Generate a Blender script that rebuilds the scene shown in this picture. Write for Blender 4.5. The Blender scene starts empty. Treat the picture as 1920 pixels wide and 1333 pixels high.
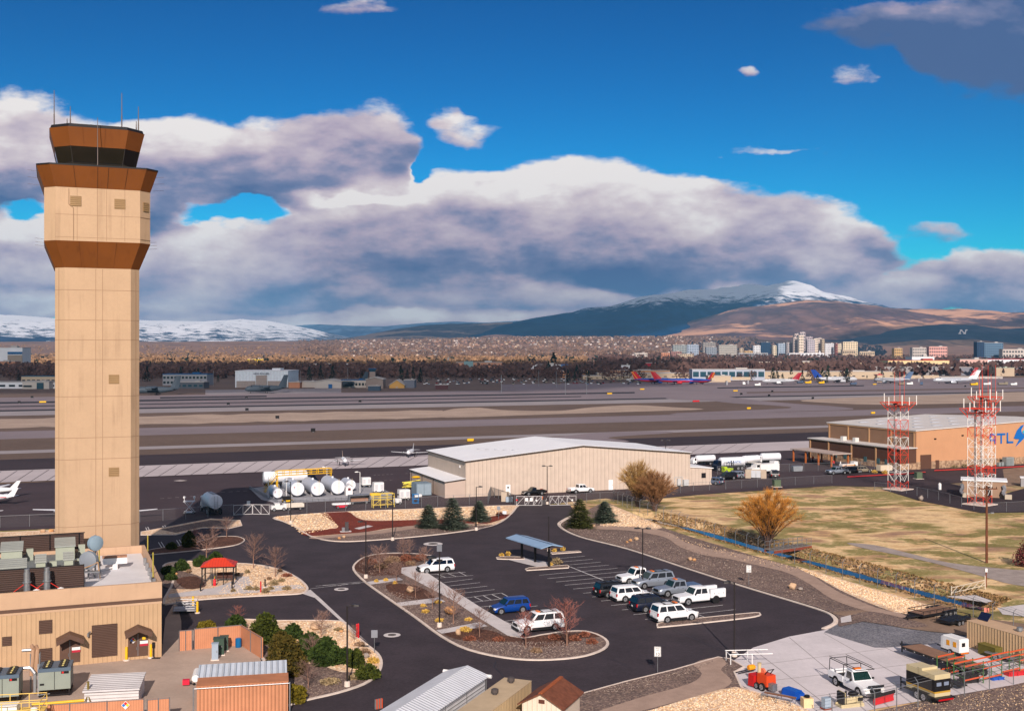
import bpy,math,random
from mathutils import Vector,Matrix,noise
random.seed(7)
C=bpy.context.scene.collection
PI=math.pi
# ---------------------------------------------------------------- camera, sky, sun, exposure
FPX,YH,CH=2100.0,657.0,30.0 # focal length and horizon row in photo pixels, camera height in metres
sc=bpy.context.scene
cam=bpy.data.cameras.new('camera');cam.sensor_width=36;cam.lens=FPX/1920*36
cam.shift_y=-(666.5-YH)/1920;cam.clip_start=1;cam.clip_end=60000
camo=bpy.data.objects.new('camera',cam);C.objects.link(camo)
camo.location=(0,0,CH);camo.rotation_euler=(PI/2,0,0);sc.camera=camo
sc.view_settings.view_transform='Standard';sc.view_settings.look='None'
sc.view_settings.exposure=0.30;sc.view_settings.gamma=1
sc.cycles.use_denoising=True
sc.cycles.max_bounces=5;sc.cycles.diffuse_bounces=2;sc.cycles.glossy_bounces=2;sc.cycles.transparent_max_bounces=12
sc.cycles.volume_bounces=0
SUN_EL,SUN_DIR=math.radians(28),Vector((-0.06,1.0)) # horizontal travel of the light
sun=bpy.data.lights.new('sun','SUN');sun.energy=4.4;sun.angle=math.radians(0.5);sun.color=(1,0.87,0.775)
suno=bpy.data.objects.new('sun',sun);C.objects.link(suno)
d=SUN_DIR.normalized();ld=Vector((d.x*math.cos(SUN_EL),d.y*math.cos(SUN_EL),-math.sin(SUN_EL)))
suno.rotation_euler=ld.to_track_quat('-Z','Y').to_euler();suno.location=(0,-50,200)

def lin(c):
    return tuple(((x/255)/12.92 if x<=10.31 else(((x/255)+.055)/1.055)**2.4)for x in c[:3])

class NT: # short hand for node trees
    def __init__(s,t):s.t=t;s.n=t.nodes;s.l=t.links
    def new(s,typ,**k):
        n=s.n.new(typ)
        for a,b in k.items():setattr(n,a,b)
        return n
    def put(s,sock,v):
        if isinstance(v,bpy.types.NodeSocket):s.l.new(v,sock)
        elif v is not None:sock.default_value=v
    def math(s,op,a,b=None,c=None,clamp=False):
        n=s.new('ShaderNodeMath',operation=op,use_clamp=clamp)
        s.put(n.inputs[0],a);s.put(n.inputs[1],b);s.put(n.inputs[2],c);return n.outputs[0]
    def vec(s,op,a,b=None,c=None):
        n=s.new('ShaderNodeVectorMath',operation=op)
        s.put(n.inputs[0],a);s.put(n.inputs[1],b);s.put(n.inputs[2],c)
        return n.outputs['Value']if op in('DOT_PRODUCT','LENGTH')else n.outputs[0]
    def noise(s,v,scale,detail=4,rough=.55):
        n=s.new('ShaderNodeTexNoise');s.put(n.inputs['Vector'],v);n.inputs['Scale'].default_value=scale
        n.inputs['Detail'].default_value=detail;n.inputs['Roughness'].default_value=rough;return n
    def mix(s,f,a,b,mode='MIX'):
        n=s.new('ShaderNodeMix',data_type='RGBA',blend_type=mode);n.clamp_factor=True
        s.put(n.inputs[0],f);s.put(n.inputs[6],a if not isinstance(a,tuple)else(*a[:3],1));s.put(n.inputs[7],b if not isinstance(b,tuple)else(*b[:3],1))
        return n.outputs[2]
    def ramp(s,f,stops,mode='LINEAR'):
        n=s.new('ShaderNodeValToRGB');n.color_ramp.interpolation=mode;s.put(n.inputs[0],f);e=n.color_ramp.elements
        while len(e)<len(stops):e.new(.5)
        for i,(p,c)in enumerate(stops):e[i].position=p;e[i].color=(*c[:3],1)
        return n.outputs[0]
    def smooth(s,v,a,b):
        n=s.new('ShaderNodeMapRange',interpolation_type='SMOOTHSTEP');s.put(n.inputs[0],v)
        n.inputs[1].default_value=a;n.inputs[2].default_value=b;return n.outputs[0]

world=bpy.data.worlds.new('World');sc.world=world;world.use_nodes=True
def build_sky():
    t=NT(world.node_tree);t.n.clear()
    sky=t.new('ShaderNodeTexSky',sky_type='NISHITA',sun_disc=False)
    sky.sun_elevation=SUN_EL;sky.sun_rotation=math.atan2(-d.x,-d.y);sky.altitude=1400;sky.air_density=1.0;sky.dust_density=0.15;sky.ozone_density=2.5
    hs=t.new('ShaderNodeHueSaturation');hs.inputs['Saturation'].default_value=1.32;hs.inputs['Hue'].default_value=.493
    t.l.new(sky.outputs[0],hs.inputs['Color'])
    base=t.mix(1.0,hs.outputs[0],(.62*.085,.98*.085,.085),'MULTIPLY')
    gm=t.new('ShaderNodeGamma');t.l.new(base,gm.inputs[0]);gm.inputs[1].default_value=1.8 # deeper, polarised blue
    base=t.mix(1.0,gm.outputs[0],(.6,13.0,11.8),'MULTIPLY')
    bg=t.new('ShaderNodeBackground');t.l.new(base,bg.inputs[0]);bg.inputs[1].default_value=0.1
    # cloud decks by direction: u = x/y, v = z/y
    tc=t.new('ShaderNodeTexCoord');sp=t.new('ShaderNodeSeparateXYZ');t.l.new(tc.outputs['Generated'],sp.inputs[0])
    yy=t.math('MAXIMUM',sp.outputs[1],0.08)
    u=t.math('DIVIDE',sp.outputs[0],yy);v=t.math('DIVIDE',sp.outputs[2],yy)
    cb=t.new('ShaderNodeCombineXYZ');t.put(cb.inputs[0],u);t.put(cb.inputs[1],v)
    P=cb.outputs[0]
    PS=t.vec('MULTIPLY',P,(.62,1.35,1))
    n1=t.noise(PS,7,4,.5);n2=t.noise(PS,26,5,.55)
    w=t.vec('MULTIPLY_ADD',n1.outputs['Color'],(.11,.06,0),(-.055,-.03,0))
    w2=t.vec('MULTIPLY_ADD',n2.outputs['Color'],(.046,.026,0),(-.023,-.013,0))
    Q=t.vec('ADD',t.vec('ADD',P,w),w2)
    S=T=None
    for cx,cy,rx,ry,a,b in CLOUDS:
        c=((cx-960)/FPX,(YH-cy)/FPX);r=(rx/FPX,ry/FPX)
        dv=t.vec('MULTIPLY_ADD',Q,(1/r[0],1/r[1],0),(-c[0]/r[0],-c[1]/r[1],0))
        q=t.vec('DOT_PRODUCT',dv,dv)
        g=t.math('MULTIPLY',t.math('EXPONENT',t.math('MULTIPLY',t.math('MULTIPLY',q,q),-.7)),a)
        dy=t.new('ShaderNodeSeparateXYZ');t.l.new(dv,dy.inputs[0])
        tone=t.math('MULTIPLY_ADD',dy.outputs[1],.46,b)
        S=g if S is None else t.math('ADD',S,g)
        T=t.math('MULTIPLY',g,tone)if T is None else t.math('MULTIPLY_ADD',g,tone,T)
    nd=t.noise(PS,19,8,.53)
    sh=t.noise(t.vec('ADD',PS,(.004,.010,0)),22,6,.5)
    n7=t.noise(PS,70,6,.6)
    dens=t.smooth(t.math('ADD',t.math('MULTIPLY_ADD',n7.outputs['Fac'],.5,-.25),t.math('ADD',S,t.math('MULTIPLY_ADD',nd.outputs['Fac'],1.25,-.625))),.27,.66)
    tone=t.math('DIVIDE',T,t.math('MAXIMUM',S,.05))
    rel=t.math('MULTIPLY_ADD',t.math('SUBTRACT',nd.outputs['Fac'],sh.outputs['Fac']),1.15,t.math('ADD',tone,t.math('MULTIPLY_ADD',n7.outputs['Fac'],.36,-.18)))
    rel=t.math('ADD',rel,t.math('MULTIPLY_ADD',n1.outputs['Fac'],.46,-.17))
    rel=t.math('MULTIPLY_ADD',t.math('SUBTRACT',1.0,dens),.18,rel)
    colr=t.ramp(rel,[(0.0,lin((74,98,146))),(.28,lin((124,130,166))),(.52,lin((188,171,190))),(.78,lin((224,208,212))),(1.0,lin((252,244,240)))])
    cbg=t.new('ShaderNodeBackground');t.l.new(colr,cbg.inputs[0]);cbg.inputs[1].default_value=.80
    mx=t.new('ShaderNodeMixShader');t.l.new(dens,mx.inputs[0]);t.l.new(bg.outputs[0],mx.inputs[1]);t.l.new(cbg.outputs[0],mx.inputs[2])
    # broken bright cloud added out of frame, above and behind the camera, as fill light
    up=t.smooth(sp.outputs[2],.34,.52);bk=t.smooth(t.math('MULTIPLY',sp.outputs[1],-1),-.35,.1)
    ro=t.math('MULTIPLY',t.math('MAXIMUM',up,bk),t.smooth(t.noise(tc.outputs['Generated'],3.2,5,.55).outputs['Fac'],.44,.60))
    ob=t.new('ShaderNodeBackground');ob.inputs[0].default_value=(.95,.90,.92,1);ob.inputs[1].default_value=.62
    m2=t.new('ShaderNodeMixShader');t.l.new(ro,m2.inputs[0]);t.l.new(mx.outputs[0],m2.inputs[1]);t.l.new(ob.outputs[0],m2.inputs[2]);mx=m2
    out=t.new('ShaderNodeOutputWorld');t.l.new(mx.outputs[0],out.inputs[0])
CLOUDS=[ # direction (photo px), radii, amount, tone (0 dark base .. 1 sunlit)
    (30,270,130,80,1,.62),(-60,330,140,70,1,.45),(300,300,130,80,1,.66),(440,310,140,85,.9,.5),(180,330,160,70,1,.55),
    (640,285,115,75,1,.36),(530,340,130,50,1,.3),(735,300,45,45,.7,.35),(888,247,76,22,.56,.66),(826,226,38,14,.42,.66),(640,372,110,15,-.8,0),(430,405,110,12,-.55,0),(784,316,24,26,-.8,0),(60,396,50,14,-.5,0),
    (900,390,230,70,1,.66),(1080,375,190,70,1.1,.72),(1280,410,190,75,1.1,.62),(1440,450,130,60,1,.55),(1570,478,90,42,.8,.6),
    (720,410,150,65,1,.6),(590,440,110,55,.9,.55),(900,480,330,50,1.2,.22),(1240,490,300,42,1.1,.25),(1520,520,120,32,.9,.42),
    (700,510,260,42,1,.3),(40,460,130,55,.9,.74),(380,460,90,45,.9,.78),(240,400,120,40,.6,.3),(560,500,130,40,.8,.55),
    (60,530,200,35,1,.45),(350,530,170,45,1,.5),(820,545,150,30,1.1,.82),(1010,548,100,28,1,.55),(560,570,330,24,1.3,.28),
    (180,580,300,22,1.1,.84),(-20,580,140,30,1,.8),(640,598,320,14,1.2,.9),(900,592,150,16,1,.8),
    (1790,515,100,42,.9,.52),(1890,525,100,55,1,.4),(1760,555,70,25,.9,.8),(1900,575,140,22,1,.36),(1680,555,70,30,.7,.45),
    (1725,440,70,22,.42,.22),(1690,30,150,45,.6,-.2),(1770,80,70,50,.6,-.1),(1860,80,140,80,.62,-.1),(1940,30,130,110,.62,-.15),(1625,126,52,24,.46,.75),
    (1395,135,26,10,.42,.5),(1150,566,190,26,1.1,.5),(1380,552,170,26,1,.45),(1560,560,120,24,.9,.6),(240,480,160,40,.7,.6),(660,-8,70,24,.4,.4),(1395,286,80,6,.34,.8)]
build_sky()

# ---------------------------------------------------------------- coordinates: photo pixel of a ground point -> metres
def G(px,py,z=0.0):
    Y=FPX*(CH-z)/(py-YH);return Vector(((px-960)/FPX*Y,Y,z))
def XA(px,Y):return(px-960)/FPX*Y
def ZA(py,Y):return CH-(py-YH)/FPX*Y
UX=Vector((-.379,.925));VX=Vector((.925,.379)) # the airport's grid: away and across
RZ=math.atan2(.379,.925)
def uv(o,a,b):return Vector((o[0]+VX.x*a+UX.x*b,o[1]+VX.y*a+UX.y*b,0))

# ---------------------------------------------------------------- mesh builder
class MB:
    def __init__(s):s.v=[];s.f=[];s.m=[]
    def add(s,vs,fs,mi=0):
        o=len(s.v);s.v+=[tuple(p)for p in vs];s.f+=[tuple(i+o for i in f)for f in fs];s.m+=[mi]*len(fs);return s
    def box(s,x,y,z,sx,sy,sz,mi=0,rz=0,tx=1.0,ty=1.0): # base centre x,y,z; tx,ty scale the top
        c,q=math.cos(rz),math.sin(rz);vs=[]
        for k,(ax,ay)in enumerate(((1,1),(tx,ty))):
            for a,b in((-1,-1),(1,-1),(1,1),(-1,1)):
                dx,dy=a*sx/2*ax,b*sy/2*ay
                vs.append((x+dx*c-dy*q,y+dx*q+dy*c,z+k*sz))
        return s.add(vs,[(3,2,1,0),(4,5,6,7),(0,1,5,4),(1,2,6,5),(2,3,7,6),(3,0,4,7)],mi)
    def prism(s,poly,z0,z1,mi=0,bottom=True):
        n=len(poly)
        if sum(poly[i][0]*poly[(i+1)%n][1]-poly[(i+1)%n][0]*poly[i][1]for i in range(n))<0:poly=poly[::-1]
        vs=[(p[0],p[1],z0)for p in poly]+[(p[0],p[1],z1)for p in poly]
        fs=[tuple(range(n,2*n))]+[(i,(i+1)%n,n+(i+1)%n,n+i)for i in range(n)]
        if bottom:fs.append(tuple(range(n-1,-1,-1)))
        return s.add(vs,fs,mi)
    def xprism(s,prof,y0,y1,mi=0): # profile in x,z swept along y
        n=len(prof)
        if sum(prof[i][0]*prof[(i+1)%n][1]-prof[(i+1)%n][0]*prof[i][1]for i in range(n))<0:prof=prof[::-1]
        vs=[(p[0],y0,p[1])for p in prof]+[(p[0],y1,p[1])for p in prof]
        return s.add(vs,[tuple(range(n)),tuple(range(2*n-1,n-1,-1))]+[(i,n+i,n+(i+1)%n,(i+1)%n)for i in range(n)],mi)
    def tube(s,p,q,r,r2=None,n=6,mi=0,caps=True):
        p,q=Vector(p),Vector(q);a=(q-p)
        if a.length<1e-6:return s
        a.normalize();e=a.orthogonal().normalized();f=a.cross(e);r2=r if r2 is None else r2
        vs=[]
        for c,rr in((p,r),(q,r2)):
            for i in range(n):
                t=2*PI*i/n;vs.append(c+(e*math.cos(t)+f*math.sin(t))*rr)
        fs=[(i,(i+1)%n,n+(i+1)%n,n+i)for i in range(n)]
        if caps:fs+=[tuple(range(n-1,-1,-1)),tuple(range(n,2*n))]
        return s.add(vs,fs,mi)
    def path(s,pts,r,n=6,mi=0):
        for a,b in zip(pts,pts[1:]):s.tube(a,b,r,n=n,mi=mi)
        return s
    def loft(s,rings,mi=0,caps=True):
        n=len(rings[0]);vs=[p for r in rings for p in r];fs=[]
        for k in range(len(rings)-1):
            for i in range(n):fs.append((k*n+i,k*n+(i+1)%n,(k+1)*n+(i+1)%n,(k+1)*n+i))
        if caps:fs+=[tuple(range(n-1,-1,-1)),tuple(range((len(rings)-1)*n,len(rings)*n))]
        return s.add(vs,fs,mi)
    def lathe(s,prof,n=16,c=(0,0,0),axis='z',mi=0):
        rings=[]
        for r,h in prof:
            ring=[]
            for i in range(n):
                t=2*PI*i/n;a,b=r*math.cos(t),r*math.sin(t)
                ring.append({'z':(c[0]+a,c[1]+b,c[2]+h),'x':(c[0]+h,c[1]+a,c[2]+b),'y':(c[0]+b,c[1]+h,c[2]+a)}[axis])
            rings.append(ring)
        return s.loft(rings,mi)
    def ball(s,c,r,seed=0,jit=.15,n=7,m=5,mi=0,flat=None):
        rx,ry,rz=(r,r,r)if isinstance(r,(int,float))else r;rnd=random.Random(seed);rings=[]
        vs=[(c[0],c[1],c[2]-rz)]
        for j in range(1,m):
            t=PI*j/m
            for i in range(n):
                p=2*PI*(i+.5*(j%2))/n;k=1+rnd.uniform(-jit,jit)
                vs.append((c[0]+rx*math.sin(t)*math.cos(p)*k,c[1]+ry*math.sin(t)*math.sin(p)*k,c[2]-rz*math.cos(t)*k))
        vs.append((c[0],c[1],c[2]+rz));e=len(vs)-1
        fs=[(0,1+(i+1)%n,1+i)for i in range(n)]+[(e,e-n+i,e-n+(i+1)%n)for i in range(n)]
        for j in range(m-2):
            for i in range(n):a=1+j*n;fs.append((a+i,a+(i+1)%n,a+n+(i+1)%n,a+n+i))
        return s.add(vs,fs,mi)
    def quad(s,a,b,c,d_,mi=0):return s.add([a,b,c,d_],[(0,1,2,3)],mi)
    def xf(s,M):s.v=[tuple(M@Vector(p))for p in s.v];return s
    def mesh(s,name,mats,smooth=False):
        me=bpy.data.meshes.new(name);me.from_pydata(s.v,[],s.f)
        for m in(mats if isinstance(mats,(list,tuple))else[mats]):me.materials.append(m)
        if any(s.m):me.polygons.foreach_set('material_index',s.m)
        if smooth:
            me.polygons.foreach_set('use_smooth',[True]*len(me.polygons));me.set_sharp_from_angle(angle=math.radians(40))
        me.update();return me
    def build(s,name,mats,parent=None,smooth=False,loc=(0,0,0),rz=0):
        return put(name,s.mesh(name,mats,smooth),parent,loc,rz)
def put(name,me,parent=None,loc=(0,0,0),rz=0):
    o=bpy.data.objects.new(name,me);C.objects.link(o);o.parent=parent;o.location=loc;o.rotation_euler=(0,0,rz);return o
def thing(name,label,cat,loc=(0,0,0),rz=0,group=None):
    o=bpy.data.objects.new(name,None);C.objects.link(o);o.empty_display_size=.3
    o.location=loc;o.rotation_euler=(0,0,rz);return tag(o,label,cat,group)
def tag(o,label,cat,group=None):
    o['label']=label;o['category']=cat
    if group:o['group']=group
    return o
def struct(o,kind='structure'):o['kind']=kind;return o
def dup(root,loc,rz=None,label=None,group=None,scale=None):
    r=root.copy();C.objects.link(r);r.location=loc
    if rz is not None:r.rotation_euler=(0,0,rz)
    if label:r['label']=label
    if group:r['group']=group
    if scale:r.scale=scale if isinstance(scale,tuple)else(scale,)*3
    for ch in list(root.children):
        c=ch.copy();C.objects.link(c);c.parent=r
        for g in list(ch.children):
            q=g.copy();C.objects.link(q);q.parent=c
    return r

# ---------------------------------------------------------------- materials
_m={}
def mat(name,rgb,rough=.75,var=.12,scale=1.5,metal=0.0,bump=0.0,bscale=None,spec=.3,alpha=None,obj=False,c2=None,fine=0.0,streak=0.0):
    if name in _m:return _m[name]
    m=bpy.data.materials.new(name);m.use_nodes=True;t=NT(m.node_tree);b=t.n['Principled BSDF']
    c=lin(rgb);b.inputs['Roughness'].default_value=rough;b.inputs['Metallic'].default_value=metal;b.inputs['Specular IOR Level'].default_value=spec
    if obj:co=t.new('ShaderNodeTexCoord').outputs['Object']
    else:co=t.new('ShaderNodeNewGeometry').outputs['Position']
    if var or c2:
        n=t.noise(co,scale,6,.6)
        lo=tuple(x*(1-var)for x in c);hi=lin(c2)if c2 else tuple(min(1,x*(1+var))for x in c)
        f=t.smooth(n.outputs['Fac'],.3,.7);colr=t.mix(f,lo,hi)
        if fine:
            n2=t.noise(co,scale*14,3,.7);colr=t.mix(1.0,colr,t.ramp(n2.outputs['Fac'],[(.3,(1-fine,)*3),(.7,(1+fine,)*3)]),'MULTIPLY')
        if streak:
            n5=t.noise(t.vec('MULTIPLY',co,(1.6,1.6,.07)),1.0,6,.6);n6=t.noise(co,.22,3);f5=t.math('MULTIPLY',t.smooth(n5.outputs['Fac'],.5,.66),t.smooth(n6.outputs['Fac'],.4,.62))
            colr=t.mix(f5,colr,t.mix(1.0,colr,(1-streak,1-streak*1.1,1-streak*1.15),'MULTIPLY'))
        t.l.new(colr,b.inputs['Base Color'])
    else:b.inputs['Base Color'].default_value=(*c,1)
    if bump:
        n3=t.noise(co,bscale or scale*8,4);bp=t.new('ShaderNodeBump');bp.inputs['Strength'].default_value=bump;bp.inputs['Distance'].default_value=.05
        t.l.new(n3.outputs['Fac'],bp.inputs['Height']);t.l.new(bp.outputs[0],b.inputs['Normal'])
    if alpha is not None:b.inputs['Alpha'].default_value=alpha
    _m[name]=m;return m
def gravel_mat(name,cols,scale,bump=.6): # stones of several colours
    if name in _m:return _m[name]
    m=bpy.data.materials.new(name);m.use_nodes=True;t=NT(m.node_tree);b=t.n['Principled BSDF']
    co=t.new('ShaderNodeNewGeometry').outputs['Position']
    v=t.new('ShaderNodeTexVoronoi');t.put(v.inputs['Vector'],co);v.inputs['Scale'].default_value=scale
    s=t.new('ShaderNodeSeparateColor');t.l.new(v.outputs['Color'],s.inputs[0])
    k=len(cols);colr=t.ramp(s.outputs[0],[(i/k,lin(c))for i,c in enumerate(cols)],'CONSTANT')
    n=t.noise(co,.25,5);colr=t.mix(1.0,colr,t.ramp(n.outputs['Fac'],[(.3,(.82,)*3),(.7,(1.15,)*3)]),'MULTIPLY')
    t.l.new(colr,b.inputs['Base Color']);b.inputs['Roughness'].default_value=.9;b.inputs['Specular IOR Level'].default_value=.2
    bp=t.new('ShaderNodeBump');bp.inputs['Strength'].default_value=bump;bp.inputs['Distance'].default_value=.12;bp.invert=True
    t.l.new(v.outputs['Distance'],bp.inputs['Height']);t.l.new(bp.outputs[0],b.inputs['Normal'])
    _m[name]=m;return m
def rib_mat(name,rgb,period,axis=0,depth=.5,rough=.55,var=.06,dark=.75,metal=0): # corrugated sheet: ribs along object axis
    if name in _m:return _m[name]
    m=mat(name,rgb,rough,0,metal=metal);t=NT(m.node_tree);b=t.n['Principled BSDF']
    co=t.new('ShaderNodeTexCoord').outputs['Object'];s=t.new('ShaderNodeSeparateXYZ');t.l.new(co,s.inputs[0])
    w=t.math('FRACT',t.math('MULTIPLY',s.outputs[axis],1/period))
    tri=t.math('ABSOLUTE',t.math('MULTIPLY_ADD',w,2,-1))
    c=lin(rgb);n=t.noise(co,.6,5)
    base=t.mix(t.smooth(n.outputs['Fac'],.3,.7),tuple(x*(1-var)for x in c),tuple(min(1,x*(1+var))for x in c))
    colr=t.mix(t.smooth(tri,.86,.94),base,t.mix(1.0,base,(dark,)*3,'MULTIPLY'));t.l.new(colr,b.inputs['Base Color'])
    bp=t.new('ShaderNodeBump');bp.inputs['Strength'].default_value=depth;bp.inputs['Distance'].default_value=period*.2
    t.l.new(t.smooth(tri,.5,.9),bp.inputs['Height']);t.l.new(bp.outputs[0],b.inputs['Normal'])
    return m
# ---------------------------------------------------------------- terrain and ground
DITCH=[(24,205),(31.1,192),(35,182),(39,172),(44.5,160),(49,149),(54.2,137),(56,133)]
def seg_dist(x,y,pts):
    best=1e9
    for(ax,ay),(bx,by)in zip(pts,pts[1:]):
        dx,dy=bx-ax,by-ay;t=max(0,min(1,((x-ax)*dx+(y-ay)*dy)/(dx*dx+dy*dy)))
        best=min(best,math.hypot(x-ax-t*dx,y-ay-t*dy))
    return best
def sm(a,b,x):t=max(0,min(1,(x-a)/(b-a)));return t*t*(3-2*t)
def terrain(x,y):
    z=0.0
    if y>2500:
        px=960+x/y*FPX
        k=sm(4200,9000,y);z+=k*(95+35*sm(500,1100,px)-45*sm(1350,1600,px))+12*sm(2500,4500,y)*(.4+noise.noise((x/900,y/900,0)))
        z+=40*sm(9000,14000,y)
    elif 125<y<212 and 15<x<66:
        d_=seg_dist(x,y,DITCH)
        if d_<4.2:z-=1.15*(1-sm(1.1,4.2,d_))
        elif 4.2<=d_<9:z+=0
    return z
def ground_mesh():
    xs=sorted({x for x in range(16,67)}|{-14000,-10000,-7500,-6000,-5000,-4000,-3200,-2600,-2000,-1500,-1100,-800,-500,-300,-150,-80,-40,-20,0,8,75,90,120,200,350,550,800,1100,1500,2000,2600,3200,4000,5000,6000,7500,10000,14000})
    ys=sorted({y for y in range(124,213)}|{-300,0,40,80,100,114,230,260,320,400,600,800,1000,1300,1700,2100,2500}|set(range(2800,9000,260))|{9500,10500,12000,14000,17000,21000,26000})
    nx=len(xs);m=MB()
    vs=[(x,y,terrain(x,y))for y in ys for x in xs]
    fs=[(j*nx+i,j*nx+i+1,(j+1)*nx+i+1,(j+1)*nx+i)for j in range(len(ys)-1)for i in range(nx-1)]
    m.add(vs,fs);return m
def ground_mat():
    m=bpy.data.materials.new('dry_ground');m.use_nodes=True;t=NT(m.node_tree);b=t.n['Principled BSDF'];b.inputs['Roughness'].default_value=.95;b.inputs['Specular IOR Level'].default_value=.1
    co=t.new('ShaderNodeNewGeometry').outputs['Position'];s=t.new('ShaderNodeSeparateXYZ');t.l.new(co,s.inputs[0])
    st=t.vec('MULTIPLY',co,(1,1.6,1))
    n=t.noise(st,.09,6,.6);n2=t.noise(st,1.6,5,.7);n3=t.noise(st,.045,4)
    grass=t.ramp(n.outputs['Fac'],[(.30,lin((156,124,104))),(.40,lin((184,148,114))),(.48,lin((232,200,152))),(.56,lin((210,172,126))),(.68,lin((150,118,96)))])
    grass=t.mix(1.0,grass,t.ramp(n2.outputs['Fac'],[(.3,(.74,)*3),(.7,(1.18,)*3)]),'MULTIPLY')
    n4=t.noise(t.vec('MULTIPLY',co,(1,1.3,1)),.11,7,.68)
    g=t.math('MULTIPLY',t.math('MULTIPLY',t.smooth(n3.outputs['Fac'],.38,.47),t.smooth(n4.outputs['Fac'],.45,.52)),t.smooth(n2.outputs['Fac'],.30,.52))
    grass=t.mix(t.math('MULTIPLY',g,.8),grass,lin((104,108,52)))
    far=t.noise(co,.012,6,.65)
    airf=t.ramp(far.outputs['Fac'],[(.3,lin((102,86,80))),(.7,lin((124,106,96)))])
    tan=t.noise(co,.0035,8,.7)
    town=t.ramp(tan.outputs['Fac'],[(.35,lin((104,82,74))),(.5,lin((150,116,98))),(.65,lin((124,98,84)))])
    f1=t.smooth(s.outputs[1],235,262);f2=t.smooth(s.outputs[1],1500,3000)
    c=t.mix(f2,t.mix(f1,grass,airf),town);t.l.new(c,b.inputs['Base Color'])
    return m
go=ground_mesh().build('ground',ground_mat(),smooth=True);struct(go)

def cat_rom(pts,n=5,closed=True):
    P=[Vector((p[0],p[1],0))for p in pts];out=[];k=len(P)
    for i in range(k if closed else k-1):
        a,b,c,e=(P[(i-1)%k],P[i],P[(i+1)%k],P[(i+2)%k])if closed else(P[max(0,i-1)],P[i],P[i+1],P[min(k-1,i+2)])
        for j in range(n):
            t=j/n;out.append(.5*((2*b)+(c-a)*t+(2*a-5*b+4*c-e)*t*t+(3*b-a-3*c+e)*t**3))
    if not closed:out.append(P[-1])
    return out
def area(p):return sum(p[i].x*p[(i+1)%len(p)].y-p[(i+1)%len(p)].x*p[i].y for i in range(len(p)))/2
def inset(p,w):
    if area(p)<0:p=p[::-1]
    n=len(p);out=[]
    for i in range(n):
        a,b,c=p[i-1],p[i],p[(i+1)%n];t=((b-a).normalized()+(c-b).normalized())
        t=t.normalized()if t.length>1e-5 else(c-b).normalized();nr=Vector((-t.y,t.x,0));out.append(b+nr*w)
    return p,out
def sheet(name,px,z,m,smooth=0,kind='structure',world_pts=False):
    p=[Vector((a[0],a[1],0))if world_pts else G(*a)for a in px]
    if smooth:p=cat_rom(p,smooth)
    if area(p)<0:p=p[::-1]
    me=bpy.data.meshes.new(name);me.from_pydata([(a.x,a.y,z)for a in p],[],[tuple(range(len(p)))]);me.materials.append(m);me.update()
    return struct(put(name,me),kind)
def bed(px,m,name='gravel_bed',smooth=4,kw=.6,h=.13,kerb=True,gutter=True,z=None,top=None):
    p=[G(*a)for a in px]
    if smooth:p=cat_rom(p,smooth)
    p,q=inset(p,kw if kerb else 0)
    if kerb:
        n=len(p);b=MB();_,g2=inset(p,kw*.52)
        vs=[(a.x,a.y,0)for a in p]+[(a.x,a.y,.045)for a in p]+[(a.x,a.y,.05)for a in g2]+[(a.x,a.y,h+.03)for a in g2]+[(a.x,a.y,h+.03)for a in q]+[(a.x,a.y,0.03)for a in q]
        fs=[(k*n+i,k*n+(i+1)%n,(k+1)*n+(i+1)%n,(k+1)*n+i)for k in range(5)for i in range(n)]
        b.add(vs,fs);struct(b.build('kerb',KERB))
    o=sheet(name,[(a.x,a.y)for a in q],h if kerb else(z or.1),m,world_pts=True)
    return q
# surfaces
ASPH=mat('asphalt_new',(60,52,57),.85,.17,.22,bump=.25,bscale=30,spec=.25,fine=.22)
ASPH2=mat('asphalt_old',(68,56,60),.9,.12,.06,bump=.2,bscale=20,spec=.2,fine=.08)
ASPHD=mat('asphalt_dark',(58,48,52),.9,.12,.05,spec=.2,fine=.06)
RUNW=mat('runway_grey',(130,118,122),.9,.08,.02,spec=.2,fine=.05)
TAXI=mat('taxiway_concrete',(150,142,144),.9,.07,.05,spec=.2,fine=.05)
APRC=mat('apron_concrete',(184,174,176),.9,.07,.06,spec=.2,fine=.04)
DARKB=mat('runway_shoulder',(48,45,50),.9,.08,.02,spec=.2)
TAND=mat('tan_dirt',(168,148,134),.95,.12,.05,spec=.1,fine=.1)
BROWN=mat('airfield_earth',(104,88,80),.95,.10,.03,spec=.1,fine=.1)
KERB=mat('kerb_concrete',(216,200,188),.85,.1,.8,spec=.25,fine=.08)
CONC=mat('yard_slab_concrete',(208,200,202),.88,.09,.15,bump=.1,bscale=12,spec=.25,fine=.05)
WALK=mat('walk_concrete',(200,193,192),.88,.08,.5,spec=.25,fine=.06)
PAINT=mat('white_paint',(205,202,202),.8,.25,3.0,spec=.2)
COBBLE=gravel_mat('cobble_gravel',[(112,94,88),(126,106,98),(96,82,78),(138,116,104),(114,96,90),(150,130,116),(104,88,84)],6.5,.4)
RIPRAP=gravel_mat('tan_riprap',[(228,194,160),(236,208,178),(216,178,144),(240,218,192),(222,188,154),(208,170,136)],4.6,.4)
MULCH=gravel_mat('red_mulch',[(126,58,44),(112,46,34),(140,66,48),(98,40,32)],9,.5)
BMULCH=gravel_mat('brown_mulch',[(98,66,52),(84,56,46),(112,78,62),(74,50,42)],7,.5)
PATH=mat('decomposed_granite',(166,142,128),.95,.1,.6,spec=.1,fine=.1)
BLUEG=gravel_mat('blue_grey_gravel',[(112,112,120),(124,122,128),(100,100,108),(134,132,136)],7,.3)
DIRT=mat('bare_dirt',(136,114,98),.95,.16,.4,spec=.1,fine=.14)

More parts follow.
